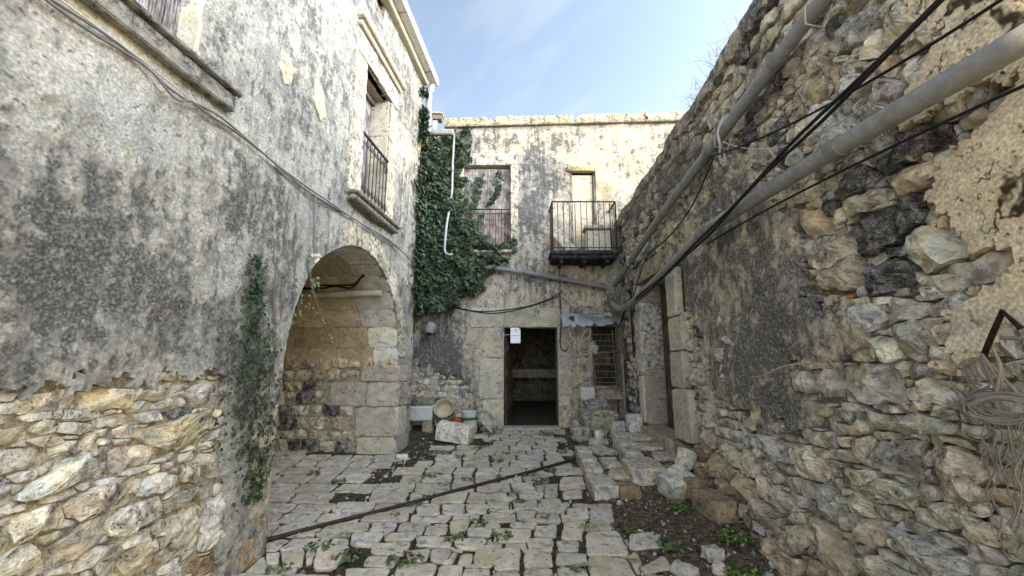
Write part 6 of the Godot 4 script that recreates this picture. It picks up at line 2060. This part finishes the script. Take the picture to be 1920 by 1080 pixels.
func rope_bundle() -> void:
	var hook := Mb.new()
	tube(hook, [Vector3(1.93, 0.13, -1.62), Vector3(1.92, 0.20, -1.66), Vector3(1.93, 0.08, -1.74), Vector3(2.0, 0.03, -1.83), Vector3(2.16, -0.03, -1.98)], 0.011, 8, Color(0.05, 0.045, 0.045))
	tag(put("iron_hook", hook.mesh(), mats.iron, self), "bent black iron hook driven into the barn wall", "hook")
	var lr := RandomNumberGenerator.new()
	lr.seed = 92
	var t := thing("rope_bundle", "frayed grey rope wound into a bundle hanging from the iron hook", "rope", Vector3(1.94, -0.17, -1.74))
	var coil := Mb.new()
	for k in 40:
		var p := []
		var rr := lr.randf_range(0.055, 0.10)
		var ph := lr.randf() * TAU
		var tx := lr.randf_range(-0.35, 0.35)
		for j in 15:
			var a := ph + j * 0.42
			p.append(Vector3(cos(a) * 0.035 * lr.randf_range(0.8, 1.2) + tx * 0.05, sin(a) * rr * 0.55 + lr.randf_range(-0.006, 0.006) + tx * 0.04, cos(a + tx) * rr * 1.1))
		var tn := lr.randf_range(0.55, 1.25)
		tube(coil, curve(p, 3), lr.randf_range(0.0025, 0.0055), 5, Color(tn, tn, tn))
	put("coil", coil.mesh(), mats.rope, t)
	for k in 18:
		var p := []
		var x := lr.randf_range(-0.02, 0.04)
		var z := lr.randf_range(-0.08, 0.09)
		var l := lr.randf_range(0.2, 0.52)
		for j in 7:
			p.append(Vector3(x + lr.randf_range(-0.012, 0.012), -0.03 - l * j / 6.0, z + lr.randf_range(-0.025, 0.025) - 0.08 * j / 6.0))
		var s := Mb.new()
		tube(s, curve(p, 3), lr.randf_range(0.0018, 0.004), 5)
		put("strand", s.mesh(), mats.rope, t)
	for k in 6:
		var a: Vector3 = [Vector3(0.0, 0.23, 0.0), Vector3(0.03, 0.21, -0.07), Vector3(0.06, 0.2, -0.1)][k % 3]
		var e := Vector3(lr.randf_range(-0.02, 0.03), 0.04, lr.randf_range(-0.05, 0.06))
		var s := Mb.new()
		tube(s, curve([a, a.lerp(e, 0.4) + Vector3(0, 0.0, lr.randf_range(-0.03, 0.03)), e], 5), 0.006, 6)
		put("strand", s.mesh(), mats.rope, t)
	for k in 10:
		var z := lr.randf_range(-0.2, -0.06)
		var p := []
		var l := lr.randf_range(0.12, 0.35)
		for j in 8:
			p.append(Vector3(0.05 + lr.randf_range(-0.03, 0.03), 0.17 - l * j / 7.0 + lr.randf_range(-0.02, 0.02), z + lr.randf_range(-0.05, 0.05)))
		var s := Mb.new()
		tube(s, curve(p, 3), 0.0025, 4)
		put("frayed_end", s.mesh(), mats.rope, t)
	var ends := Mb.new()
	tube(ends, sag(Vector3(1.94, 0.1, -1.7), Vector3(1.9, 0.12, -1.0), 0.03), 0.009, 6)
	tag(put("rope_end", ends.mesh(), mats.rope, self), "single grey rope drawn from the iron hook out of the picture", "rope")


# ---------------------------------------------------------------- plants
func leaf_mesh(lobes: Array, fold := 0.15) -> ArrayMesh:
	var m := Mb.new()
	var c := m.vert(Vector3(0, 0.15, 0))
	var ids := []
	for q in lobes:
		ids.append(m.vert(Vector3(q[0], q[1], absf(q[0]) * fold)))
	for k in ids.size():
		m.tri(c, ids[k], ids[(k + 1) % ids.size()])
	return m.mesh()


func leafy(parent: Node, called: String, mesh: Mesh, pts: Array, size0: float, size1: float, base: Color, seed_: int, spread := 0.8) -> void:
	var lr := RandomNumberGenerator.new()
	lr.seed = seed_
	var where := []
	var cols := []
	for q in pts:   # [position, outward]
		var n: Vector3 = (q[1] + Vector3(lr.randf_range(-1, 1), lr.randf_range(-0.3, 1.0), lr.randf_range(-1, 1)) * spread).normalized()
		var down := (-UP + Vector3(lr.randf_range(-0.7, 0.7), 0, lr.randf_range(-0.7, 0.7))).normalized()
		var y := (down - n * down.dot(n)).normalized()
		var s := lr.randf_range(size0, size1)
		where.append(Transform3D(Basis(y.cross(n), y, n).scaled_local(Vector3.ONE * s), q[0]))
		var t := lr.randf_range(0.6, 1.5)
		var yel := lr.randf() ** 9.0 * 1.6
		cols.append(Color(base.r * t + 0.05 * yel, base.g * t + 0.05 * yel, base.b * t))
	stuff(many(called, mesh, mats.leaf, parent, where, cols))


func plants() -> void:
	var ivy_leaf := leaf_mesh([[0, -0.1], [0.32, 0.0], [0.5, 0.28], [0.28, 0.5], [0.2, 0.78], [0, 1.0], [-0.2, 0.78], [-0.28, 0.5], [-0.5, 0.28], [-0.32, 0.0]])
	var lr := RandomNumberGenerator.new()
	lr.seed = 55
	var ivy := thing("ivy", "dense dark ivy climbing the corner between the tall house and the end wall", "ivy", Vector3(-1.6, -1.2, -8.65))
	var at := ivy.position
	var region := PackedVector2Array([Vector2(-2.0, 4.95), Vector2(-1.18, 4.95), Vector2(-1.0, 4.5), Vector2(-1.04, 3.9), Vector2(-0.98, 3.2), Vector2(-0.8, 2.75), Vector2(-0.35, 2.42), Vector2(-0.05, 2.2), Vector2(-0.3, 1.9), Vector2(-0.6, 1.6), Vector2(-0.95, 1.32), Vector2(-1.3, 1.12), Vector2(-1.7, 1.0), Vector2(-2.1, 1.1), Vector2(-2.5, 1.4), Vector2(-2.6, 3.2), Vector2(-2.3, 4.5)])
	var pts := []
	var shape := fbm(5, 1.3, 3)
	while pts.size() < 15000:
		var p := Vector2(lr.randf_range(-2.65, 0.1), lr.randf_range(0.85, 5.0))
		var w := p + Vector2(shape.get_noise_2d(p.x * 2.0, p.y * 2.0), shape.get_noise_2d(p.x * 2.0 + 50, p.y * 2.0)) * 0.3
		if not Geometry2D.is_point_in_polygon(w, region):
			continue
		if shape.get_noise_2d(p.x * 3.0, p.y * 3.0 + 90.0) < (-0.08 if p.y > 3.4 else -0.3) and lr.randf() < 0.85:
			continue
		var thick := 0.16 + 0.2 * shape.get_noise_2d(p.x * 1.6, p.y * 1.6 + 20.0) + 0.22 * smoothstep(-1.3, -2.0, p.x)
		pts.append([Vector3(p.x, p.y, ZE + 0.03 + maxf(0.03, thick) * lr.randf() ** 0.6) - at, Vector3(0.1, 0.35, 1.0)])
	# up the corner of the tall house
	for k in 5200:
		var s := 7.4 - absf(lr.randfn(0.0, 0.17))
		var y := lr.randf_range(0.9, 5.2)
		if shape.get_noise_2d(s * 4.0, y * 1.2) < (-0.05 if s > 7.22 else 0.1):
			continue
		pts.append([lp(s, y, 0.02 + 0.10 * lr.randf()) - at, NL + UP * 0.3])
	# sprays over the shuttered door
	for q in [[-0.95, 2.9, -0.72, 4.0], [-0.8, 3.25, -0.62, 4.05], [-0.5, 3.3, -0.3, 3.72], [-0.32, 3.5, -0.28, 4.1], [-0.95, 2.4, -0.6, 3.15], [-0.9, 2.4, -0.2, 2.32], [-0.3, 2.3, 0.1, 2.55], [-1.25, 4.75, -0.9, 5.25], [-0.95, 4.3, -0.95, 5.3]]:
		for k in 95:
			var t := lr.randf()
			var p := Vector2(lerpf(q[0], q[2], t), lerpf(q[1], q[3], t)) + Vector2(lr.randfn(0, 0.035), lr.randfn(0, 0.035))
			pts.append([Vector3(p.x, p.y, ZE + 0.03 + lr.randf() * 0.03) - at, Vector3(0, 0.2, 1)])
	leafy(ivy, "leaves", ivy_leaf, pts, 0.035, 0.095, Color(0.034, 0.052, 0.033), 61)
	for k in 9:
		var p := []
		var x := lr.randf_range(-2.2, -1.2)
		for j in 9:
			p.append(Vector3(x + lr.randf_range(-0.08, 0.08) * j * 0.4, 0.6 + j * 0.5, ZE + 0.05 + lr.randf() * 0.05) - at)
		var sm := Mb.new()
		tube(sm, curve(p, 4), 0.022, 6, Color.WHITE, true, 0.006)
		put("stem", sm.mesh(), mats.twig, ivy)
	# creeper down the near pier
	var cr := thing("creeper", "thin dark creeper hanging down the near pier of the arch", "creeper", lp(3.4, -1.6, 0.0))
	pts = []
	for k in 4200:
		var y := lr.randf_range(-1.1, 0.88)
		var mid := 3.22 + 0.22 * smoothstep(0.9, -0.9, y)
		var wid := 0.05 + 0.13 * smoothstep(0.75, -0.35, y) * smoothstep(-1.25, -0.5, y)
		var s := mid + lr.randfn(0.0, 1.0) * wid
		if shape.get_noise_2d(s * 26.0, y * 2.0) < 0.06 or s > 3.7:
			continue
		pts.append([lp(s, y, 0.012 + 0.03 * lr.randf()) - cr.position, NL])
	leafy(cr, "leaves", ivy_leaf, pts, 0.012, 0.034, Color(0.025, 0.042, 0.022), 62)
	for k in 7:
		var p := []
		var s := lr.randf_range(3.14, 3.6)
		var y0 := lr.randf_range(-0.2, 1.5)
		for j in 7:
			p.append(lp(s + lr.randf_range(-0.02, 0.02) + j * 0.02, y0 - j * lr.randf_range(0.12, 0.22), 0.012) - cr.position)
		var sm := Mb.new()
		tube(sm, curve(p, 3), 0.0035, 5)
		put("stem", sm.mesh(), mats.twig, cr)
	# sprig in the mouth of the arch
	var sp := thing("hanging_plant", "leafy sprig dangling from the near edge of the arch", "plant", lp(4.02, 0.85, -0.02))
	pts = []
	for q in [[Vector3(0, 0.2, 0), Vector3(0.12, -0.2, 0.05), Vector3(0.3, -0.75, -0.1)], [Vector3(-0.05, 0, 0.05), Vector3(-0.05, -0.25, 0.0), Vector3(-0.12, -0.5, 0.05)], [Vector3(0.02, 0.05, 0.0), Vector3(0.05, -0.1, -0.05), Vector3(0.0, -0.3, -0.1)]]:
		var c := curve(q, 12)
		var sm := Mb.new()
		tube(sm, c, 0.003, 4)
		put("stem", sm.mesh(), mats.twig, sp)
		for k in 34:
			var p: Vector3 = c[lr.randi() % c.size()]
			pts.append([p + Vector3(lr.randfn(0, 0.025), lr.randfn(0, 0.02), lr.randfn(0, 0.025)), NL + UP * 0.3])
	leafy(sp, "leaves", ivy_leaf, pts, 0.02, 0.045, Color(0.10, 0.14, 0.06), 63)
	# weeds: three kinds, then copies in the joints
	var small := leaf_mesh([[0, 0], [0.3, 0.25], [0.36, 0.6], [0, 1.0], [-0.36, 0.6], [-0.3, 0.25]])
	var blade := leaf_mesh([[0.06, 0], [0.09, 0.5], [0, 1.6], [-0.09, 0.5], [-0.06, 0]])
	var protos := []
	for v in 3:
		var w := thing("weed", "low green weed growing in the paving joints", "weed", Vector3.ZERO, 0.0, "weeds between the paving stones")
		pts = []
		for k in [46, 60, 34][v]:
			var a := lr.randf() * TAU
			var r: float = 0.10 * sqrt(lr.randf()) * [0.8, 1.3, 0.7][v]
			pts.append([Vector3(cos(a) * r, lr.randf_range(0.005, [0.05, 0.035, 0.07][v]), sin(a) * r), Vector3(cos(a) * 0.5, 1.0, sin(a) * 0.5)])
		leafy(w, "leaves", blade if v == 2 else small, pts, 0.026, 0.05, Color(0.095, 0.14, 0.045) if v != 1 else Color(0.075, 0.12, 0.04), 70 + v, 0.5)
		w.set_meta("sort", ["small leafy", "flat spreading", "thin grassy"][v])
		protos.append(w)
	var spots := [[-0.65, -7.15], [-0.45, -7.3], [-0.85, -7.0], [-0.75, -6.7], [-0.55, -6.55], [-0.6, -6.2], [-0.25, -6.5], [-0.1, -6.9], [-0.3, -7.6], [0.65, -8.1], [0.75, -8.2], [0.5, -6.1], [0.55, -6.05], [-0.2, -5.0], [0.0, -5.2], [0.1, -5.0], [0.9, -5.6], [-0.95, -5.15], [-1.0, -4.9], [-1.2, -4.6], [0.3, -4.6], [0.7, -4.3], [-0.3, -4.45], [-0.5, -4.2], [-1.5, -4.2], [-1.7, -4.0], [-1.35, -3.9], [1.35, -4.05], [1.3, -4.5], [1.0, -3.75], [-0.05, -4.2], [-0.9, -3.8], [0.2, -3.7], [-1.85, -3.7], [-1.1, -6.9], [-1.4, -7.2], [-1.3, -6.5], [-1.6, -6.9], [0.35, -5.6], [0.2, -5.85], [-0.6, -5.7], [-0.8, -5.5], [1.15, -5.35], [1.25, -6.3], [1.5, -5.05], [1.95, -6.6], [1.05, -4.35], [0.55, -3.65], [-2.15, -5.6], [-2.6, -5.9], [-1.05, -5.9], [0.75, -6.9], [-0.15, -5.7], [0.45, -5.15]]
	for k in spots.size():
		var w: Node3D = protos[k] if k < 3 else protos[lr.randi() % 3].duplicate()
		if k >= 3:
			w.name = numbered(self, "weed")
			add_child(w, true)
		var x: float = spots[k][0] + lr.randf_range(-0.04, 0.04)
		var z: float = spots[k][1] + lr.randf_range(-0.04, 0.04)
		w.position = Vector3(x, gh(x, z) + 0.02, z)
		w.rotation.y = lr.randf() * TAU
		var zone := "in a joint amid the paving"
		if x < -2.05:
			zone = "at the mouth of the arched passage"
		elif z < -7.4:
			zone = "close to the doorway sill" if x > 0.2 else "by the pale block and buckets"
		elif z < -6.0:
			zone = "beyond the iron bar, left of the steps" if x > -0.4 else "beyond the iron bar, near the pale block"
		elif x > 1.1:
			zone = "at the foot of the step kerbs"
		elif absf(z + 4.05 + (x + 2.2) * 0.78) < 0.45:
			zone = "beside the rusty bar, towards its " + ("far end" if x > -0.3 else "near end")
		elif z > -4.0:
			zone = "at the bottom edge of the picture, " + ("left" if x < -0.8 else ("middle" if x < 0.6 else "right"))
		elif x > 0.3:
			zone = "between the iron bar and the bottom right"
		var kind: String = String(w.get_meta("sort")) if w.has_meta("sort") else ""
		w.set_meta("label", "%s weed %s" % [kind, zone])
		w.scale = Vector3(1, 0.8, 1) * lr.randf_range(0.55, 1.15)
	var same := {}
	for o in get_children():
		if o.has_meta("sort"):
			var l: String = o.get_meta("label")
			if not same.has(l):
				same[l] = []
			same[l].append(o)
	for l in same:
		if same[l].size() > 1:
			same[l].sort_custom(func(a, b): return a.position.length() < b.position.length())
			for k in same[l].size():
				same[l][k].set_meta("label", "%s, %s of %s" % [l, ["nearest", "second", "third", "fourth", "fifth", "sixth", "seventh"][mini(k, 6)], ["", "", "two", "three", "four", "five", "six", "seven"][mini(same[l].size(), 7)]])
	for q in [[1.92, -4.02, 1.5, "bright green leafy weed on the soil near the barn footing"], [1.72, -4.72, 1.25, "green weed tuft in front of the greenish boulder"], [1.75, -3.55, 1.7, "wide weed patch at the bottom right corner"]]:
		var w := thing("weed", q[3], "weed", Vector3(q[0], gh(q[0], q[1]), q[1]))
		pts = []
		for k in 150:
			var a := lr.randf() * TAU
			var r: float = 0.085 * sqrt(lr.randf()) * q[2]
			pts.append([Vector3(cos(a) * r, lr.randf_range(0.01, 0.11 - r * 0.3), sin(a) * r), Vector3(cos(a) * 0.5, 1.0, sin(a) * 0.5)])
		leafy(w, "leaves", small, pts, 0.02, 0.04, Color(0.11, 0.19, 0.04), int(q[2] * 100), 0.5)
	# dry shrubs along the top of the barn
	for q in [[-5.4, 2.45, 260, 0.62, "wide grey brown thicket of dry stems hanging over the barn wall"], [-4.3, 2.95, 60, 0.6, "dry twiggy shrub rising above the barn wall top"], [-3.6, 2.35, 110, 0.4, "sparse dry stems above the upper drain pipe"], [-8.3, 2.35, 110, 0.36, "dry grass tuft in the corner behind the balcony"], [-7.0, 2.7, 190, 0.5, "dry grey stems spilling down the far part of the barn wall"], [-3.0, 2.05, 60, 0.3, "wispy dry grass over the rubble below the upper pipe"], [-5.0, 3.05, 26, 0.62, "bare branching twigs standing against the sky"]]:
		var sh := thing("dry_shrub", q[4], "shrub", rx(q[0], q[1], right_off(Vector2(q[0], q[1])) + 0.0))
		var sm := Mb.new()
		for k in q[2] * 2:
			var o := Vector3(lr.randf_range(-0.03, 0.03), lr.randfn(0, 0.16), lr.randfn(0, 0.42))
			var d := Vector3(-lr.randf_range(0.2, 0.8), lr.randf_range(-0.9, 0.8) if q[3] < 0.65 and k % 3 else lr.randf_range(0.3, 1.0), lr.randf_range(-0.8, 0.8)).normalized()
			var l: float = q[3] * lr.randf_range(0.3, 1.0) * 0.7
			var bend := Vector3(lr.randf_range(-0.3, 0.2), lr.randf_range(-0.5, 0.3), lr.randf_range(-0.5, 0.5)) * l
			var p := [o, o + d * l * 0.5, o + d * l + bend * 0.6]
			var t := lr.randf_range(0.7, 1.6)
			tube(sm, curve(p, 3), 0.003, 3, Color(0.2, 0.175, 0.145) * t, false, 0.001)
			if k % 2:
				var e: Vector3 = p[1]
				tube(sm, [e, e + (d + Vector3(0, lr.randf_range(-0.6, 0.6), lr.randf_range(-0.8, 0.8))) * l * 0.4], 0.002, 3, Color(0.19, 0.16, 0.13) * t, false, 0.001)
		stuff(put("stems", sm.mesh(), mats.plain, sh))
	# one dry root sticking out of the barn wall
	var rt := Mb.new()
	tube(rt, curve([rx(-3.3, 0.0, 0.0), rx(-3.4, -0.03, 0.09), rx(-3.6, -0.1, 0.12), rx(-3.8, -0.12, 0.11)], 5), 0.006, 5, Color(0.36, 0.3, 0.22))
	tag(put("dry_root", rt.mesh(), mats.plain, self), "curved pale root poking out of the blackened barn render", "root")


# ---------------------------------------------------------------- all of it
func sky_picture() -> Texture2D:
	var w := 1024
	var h := 512
	var n := fbm(91, 1.6, 5, 0.55)
	var n2 := fbm(92, 4.5, 5, 0.6)
	var sun := Vector3(-1.0, 0.52, 0.45).normalized()
	var rows := []
	rows.resize(h)
	par(h, func(y: int):
		var row := PackedFloat32Array()
		row.resize(w * 3)
		var el := (0.5 - (y + 0.5) / h) * PI
		for x in w:
			var az := ((x + 0.5) / w) * TAU
			var d := Vector3(sin(az) * cos(el), sin(el), cos(az) * cos(el))   # laid out so that any heading is treated alike
			d = Vector3(-d.x, d.y, -d.z)
			# luminance of a turbid white-blue sky by the CIE formula (type 15), paler towards the sun and the horizon
			var up := maxf(d.y, 0.03)
			var g := acos(clampf(d.dot(sun), -1.0, 1.0))
			var f := 1.0 + 24.0 * (exp(-2.8 * g) - 0.0123) + 0.15 * cos(g) * cos(g)
			var lum := 0.168 * minf(f, 7.5) * (1.0 - exp(-0.15 / up)) / 0.202
			var pale := clampf(0.95 * exp(-1.5 * g) + 0.8 * exp(-3.2 * up), 0.0, 1.0)
			var c := Color(0.42, 0.64, 1.0).lerp(Color(0.93, 0.96, 1.0), pale) * lum
			# thin drawn-out cirrus on a high plane
			var q := d / maxf(0.18, d.y + 0.12)
			var s := q.x * 0.75 + q.z * 0.55
			var t := q.z * 0.9 - q.x * 0.5
			var m := n.get_noise_2d(s * 1.3, t * 0.45) + 0.5 * n2.get_noise_2d(s * 1.6, t * 0.5)
			var cl := smoothstep(0.0, 0.75, m) * smoothstep(0.0, 0.25, d.y)
			c = c.lerp(Color(0.92, 0.96, 1.0) * (lum * 1.12), cl * 0.3)
			row[x * 3] = c.r
			row[x * 3 + 1] = c.g
			row[x * 3 + 2] = c.b
		rows[y] = row)
	var all := PackedFloat32Array()
	for r in rows:
		all.append_array(r)
	return ImageTexture.create_from_image(Image.create_from_data(w, h, false, Image.FORMAT_RGBF, all.to_byte_array()))


func rendered_walls() -> void:
	var grey := {"pale": Color(0.60, 0.592, 0.56), "cream": Color(0.63, 0.605, 0.545), "ochre": Color(0.68, 0.61, 0.47), "mid": Color(0.44, 0.43, 0.405), "dark": Color(0.27, 0.265, 0.255), "white": Color(0.71, 0.70, 0.655), "green": Color(0.53, 0.53, 0.43), "flakes": 0.5, "freq": 8.0, "bump": 0.7, "veil": 0.75, "speck": 0.3, "amp": 1.1, "streak": 0.5}
	# tall house
	var r := Rect2(1.1, -2.0, 6.4, 7.5)
	var d := Fld.new(1.1, -2.0, 7.5, 5.5, 0.07, -0.12)
	d.blob(1.65, 0.45, 0.65, 0.5, 0.5)
	d.blob(2.5, 0.3, 0.7, 0.4, 0.28)
	d.blob(2.1, 0.8, 0.4, 0.4, 0.22)
	d.blob(3.1, 0.35, 0.3, 0.5, 0.24)
	d.blob(3.0, 1.2, 0.25, 0.3, 0.2)
	d.blob(3.55, 0.9, 0.4, 0.8, 0.18)
	d.blob(2.0, 1.45, 0.5, 0.25, -0.26)
	d.blob(2.5, 1.0, 0.35, 0.35, -0.2)
	d.blob(2.9, 0.8, 0.3, 0.4, -0.12)
	d.blob(1.9, 1.8, 1.2, 0.12, -0.4)
	d.blob(3.2, 2.6, 0.5, 0.9, 0.16)
	d.blob(4.0, 2.6, 0.5, 0.7, 0.2)
	d.blob(4.5, 4.0, 0.6, 0.8, 0.06)
	d.blob(6.6, 3.4, 0.9, 1.6, 0.14)
	d.blob(5.6, 1.65, 1.3, 0.3, -0.1)
	d.blob(6.3, 4.8, 1.2, 0.7, 0.12)
	d.blob(5.0, 3.6, 0.5, 1.6, 0.1)
	d.blob(2.4, -1.0, 1.4, 0.8, -0.3)
	d.blob(3.35, -0.35, 0.22, 0.75, 0.55)
	d.blob(3.22, 0.6, 0.12, 0.6, 0.3)
	var w := Fld.new(1.1, -2.0, 7.5, 5.5, 0.07, 0.0)
	w.blob(1.9, 1.83, 1.3, 0.10, 0.9)
	w.blob(2.2, -1.0, 1.5, 0.9, 0.4)
	w.blob(6.4, 4.6, 1.6, 1.2, 0.9)
	w.blob(6.7, 3.0, 0.8, 1.6, 0.8)
	w.blob(4.2, 3.4, 1.3, 1.2, 0.5)
	wall_paint("left_wall", 1300, 1520, r, 101, d, w, Fld.new(1.1, -2.0, 7.5, 5.5, 0.5, 0.08), grey)
	# end house
	r = Rect2(-2.7, -1.7, 6.8, 7.1)
	d = Fld.new(-2.7, -1.7, 4.1, 5.4, 0.07, -0.2)
	d.blob(0.5, 4.0, 0.5, 1.0, 0.6)
	d.blob(0.35, 2.9, 0.35, 0.9, 0.40)
	d.blob(0.3, 1.75, 0.35, 0.5, 0.42)
	d.blob(-0.7, 4.85, 0.7, 0.3, 0.5)
	d.blob(1.2, 4.7, 0.6, 0.4, 0.22)
	d.blob(-1.45, 0.4, 0.45, 0.6, 0.95)
	d.blob(-1.2, -0.1, 0.35, 0.3, 0.45)
	d.blob(-0.95, 1.0, 0.3, 0.3, 0.25)
	d.blob(2.0, 1.0, 0.4, 0.5, 0.3)
	d.blob(-1.9, 0.9, 0.4, 1.0, 0.3)
	w = Fld.new(-2.7, -1.7, 4.1, 5.4, 0.07, 0.24)
	w.blob(2.0, 4.4, 1.6, 1.0, 0.5)
	w.blob(1.9, 3.4, 0.5, 0.8, 0.55)
	w.blob(1.1, 3.6, 0.25, 0.6, 0.35)
	w.blob(-0.2, 1.0, 1.0, 0.5, 0.35)
	w.blob(1.6, 1.5, 0.7, 0.5, 0.5)
	w.blob(1.2, -0.3, 0.5, 1.0, 0.5)
	w.blob(-0.5, -0.3, 0.4, 0.8, 0.5)
	wall_paint("end_wall", 900, 940, r, 131, d, w, Fld.new(-2.7, -1.7, 4.1, 5.4, 0.5, 0.12), {"pale": Color(0.67, 0.64, 0.57), "cream": Color(0.71, 0.66, 0.55), "ochre": Color(0.74, 0.64, 0.47), "mid": Color(0.50, 0.48, 0.45), "dark": Color(0.25, 0.245, 0.24), "white": Color(0.82, 0.80, 0.74), "flakes": 0.45, "freq": 6.0, "bump": 0.8, "veil": 0.5, "speck": 0.25, "amp": 1.1, "streak": 0.5})
	# barn
	r = Rect2(-8.8, -2.0, 7.6, 5.2)
	right_map = Fld.new(-8.8, -2.0, -1.1, 3.3, 0.05, 0.0)
	var black := PackedVector2Array([Vector2(-5.45, 1.4), Vector2(-3.84, 1.27), Vector2(-3.22, 1.18), Vector2(-3.14, 0.85), Vector2(-3.18, 0.5), Vector2(-3.06, 0.42), Vector2(-2.62, 0.28), Vector2(-2.74, 0.06), Vector2(-3.5, 0.0), Vector2(-3.6, -0.1), Vector2(-3.3, -0.25), Vector2(-3.3, -0.5), Vector2(-3.96, -0.46), Vector2(-4.42, -0.38), Vector2(-4.81, -0.23), Vector2(-4.9, 0.24), Vector2(-5.15, 0.5)])
	var cream := PackedVector2Array([Vector2(-1.2, 1.3), Vector2(-1.63, 1.23), Vector2(-1.84, 1.12), Vector2(-1.95, 1.03), Vector2(-2.08, 1.0), Vector2(-2.15, 0.92), Vector2(-2.16, 0.8), Vector2(-2.08, 0.64), Vector2(-2.03, 0.46), Vector2(-1.95, 0.5), Vector2(-1.83, 0.42), Vector2(-1.78, 0.38), Vector2(-1.2, 0.3)])
	var cream2 := PackedVector2Array([Vector2(-1.2, 1.3), Vector2(-1.9, 1.29), Vector2(-2.25, 1.35), Vector2(-2.2, 1.44), Vector2(-1.95, 1.64), Vector2(-2.0, 1.75), Vector2(-2.15, 1.9), Vector2(-2.2, 2.2), Vector2(-1.2, 2.2)])
	var mid := PackedVector2Array([Vector2(-7.77, 1.75), Vector2(-6.21, 1.95), Vector2(-5.0, 2.2), Vector2(-4.0, 2.15), Vector2(-3.6, 1.75), Vector2(-3.45, 1.5), Vector2(-3.4, 1.2), Vector2(-4.03, 1.29), Vector2(-5.26, 1.3), Vector2(-5.9, 1.6)])
	var cream3 := PackedVector2Array([Vector2(-2.1, 0.32), Vector2(-1.99, 0.35), Vector2(-1.2, 0.35), Vector2(-1.2, 0.1), Vector2(-1.95, 0.18), Vector2(-2.08, 0.0), Vector2(-2.16, -0.05), Vector2(-2.33, -0.03), Vector2(-2.16, 0.11)])
	for p in [black, cream, cream2, mid, cream3]:
		right_map.poly(p, 1.0)
	right_map.blur(2)
	d = Fld.new(-8.8, -2.0, -1.1, 3.3, 0.06, -0.05)
	d.poly(black, 0.24)
	d.poly(mid, 0.12)
	for p in [cream, cream2, cream3]:
		d.poly(p, -0.75)
	d.blur(4)
	d.blob(-4.2, 0.2, 0.7, 0.5, 0.22)
	d.blob(-4.6, 0.9, 0.5, 0.4, 0.1)
	d.blob(-3.4, 0.6, 0.3, 0.5, 0.12)
	d.blob(-3.2, -0.4, 0.5, 0.25, 0.3)
	d.blob(-2.9, -0.6, 0.5, 0.3, 0.15)
	d.blob(-6.0, 2.7, 2.6, 0.5, 0.3)
	d.blob(-3.2, 2.9, 0.8, 0.4, 0.3)
	d.blob(-7.6, 1.9, 0.7, 0.35, -0.25)
	d.blob(-5.5, -1.0, 1.2, 0.5, -0.3)
	d.blob(-5.4, 0.3, 0.25, 1.0, -0.3)
	d.blob(-2.0, -0.5, 0.8, 0.6, -0.3)
	w = Fld.new(-8.8, -2.0, -1.1, 3.3, 0.06, 0.3)
	w.blob(-7.6, 1.8, 0.8, 0.5, 0.4)
	w.blob(-5.5, -1.3, 2.0, 0.5, 0.8)
	w.blob(-2.2, -0.6, 1.4, 1.0, 0.35)
	w.blob(-1.8, 0.9, 0.6, 0.8, 0.25)
	w.blob(-4.1, 0.4, 1.3, 1.0, -0.6)
	var ck := Fld.new(-8.8, -2.0, -1.1, 3.3, 0.06, 0.0)
	for p in [cream, cream2]:
		ck.poly(p, 1.0)
	ck.blur(2)
	wall_paint("right_wall", 1560, 1070, r, 161, d, w, ck, {"pale": Color(0.72, 0.67, 0.57), "cream": Color(0.83, 0.76, 0.64), "ochre": Color(0.80, 0.72, 0.57), "mid": Color(0.50, 0.48, 0.44), "dark": Color(0.30, 0.295, 0.285), "white": Color(0.76, 0.74, 0.69), "flakes": 0.3, "freq": 5.5, "bump": 0.6, "veil": 0.4, "speck": 0.5, "amp": 1.45, "streak": 0.35})


func _ready() -> void:
	# camera
	var cam := Camera3D.new()
	cam.name = "camera"
	cam.fov = 68.04
	cam.near = 0.05
	cam.far = 400.0
	cam.rotation.x = deg_to_rad(9.9957)
	add_child(cam)
	cam.current = true
	# sky and exposure
	var env := Environment.new()
	env.background_mode = Environment.BG_SKY
	var sky := Sky.new()
	var pano := PanoramaSkyMaterial.new()
	pano.panorama = sky_picture()
	sky.sky_material = pano
	env.sky = sky
	env.background_energy_multiplier = SKY_GAIN
	env.tonemap_mode = Environment.TONE_MAPPER_LINEAR
	env.tonemap_exposure = 5.5
	env.sdfgi_enabled = true
	env.ssao_enabled = true
	env.ssil_enabled = true
	var we := WorldEnvironment.new()
	we.name = "sky"
	we.environment = env
	add_child(we)
	# sun, from behind on the left, over the roof of the tall house
	var sun := DirectionalLight3D.new()
	sun.name = "sun"
	sun.light_color = Color(1.0, 0.93, 0.8)
	sun.light_energy = 0.6
	sun.light_angular_distance = 1.5
	sun.shadow_enabled = true
	add_child(sun)
	sun.look_at_from_position(Vector3.ZERO, Vector3(1.0, -0.52, -0.45))
	rng.seed = 4242
	rn.noise_type = FastNoiseLite.TYPE_SIMPLEX_SMOOTH
	rn.frequency = 1.0
	rn.fractal_octaves = 2
	gnoise.frequency = 1.0
	gnoise.fractal_octaves = 2
	make_materials()
	rendered_walls()
	left_house()
	end_house()
	right_house()
	yard()
	steps()
	pipes()
	plants()
	loose_rocks()
	objects()
	rope_bundle()
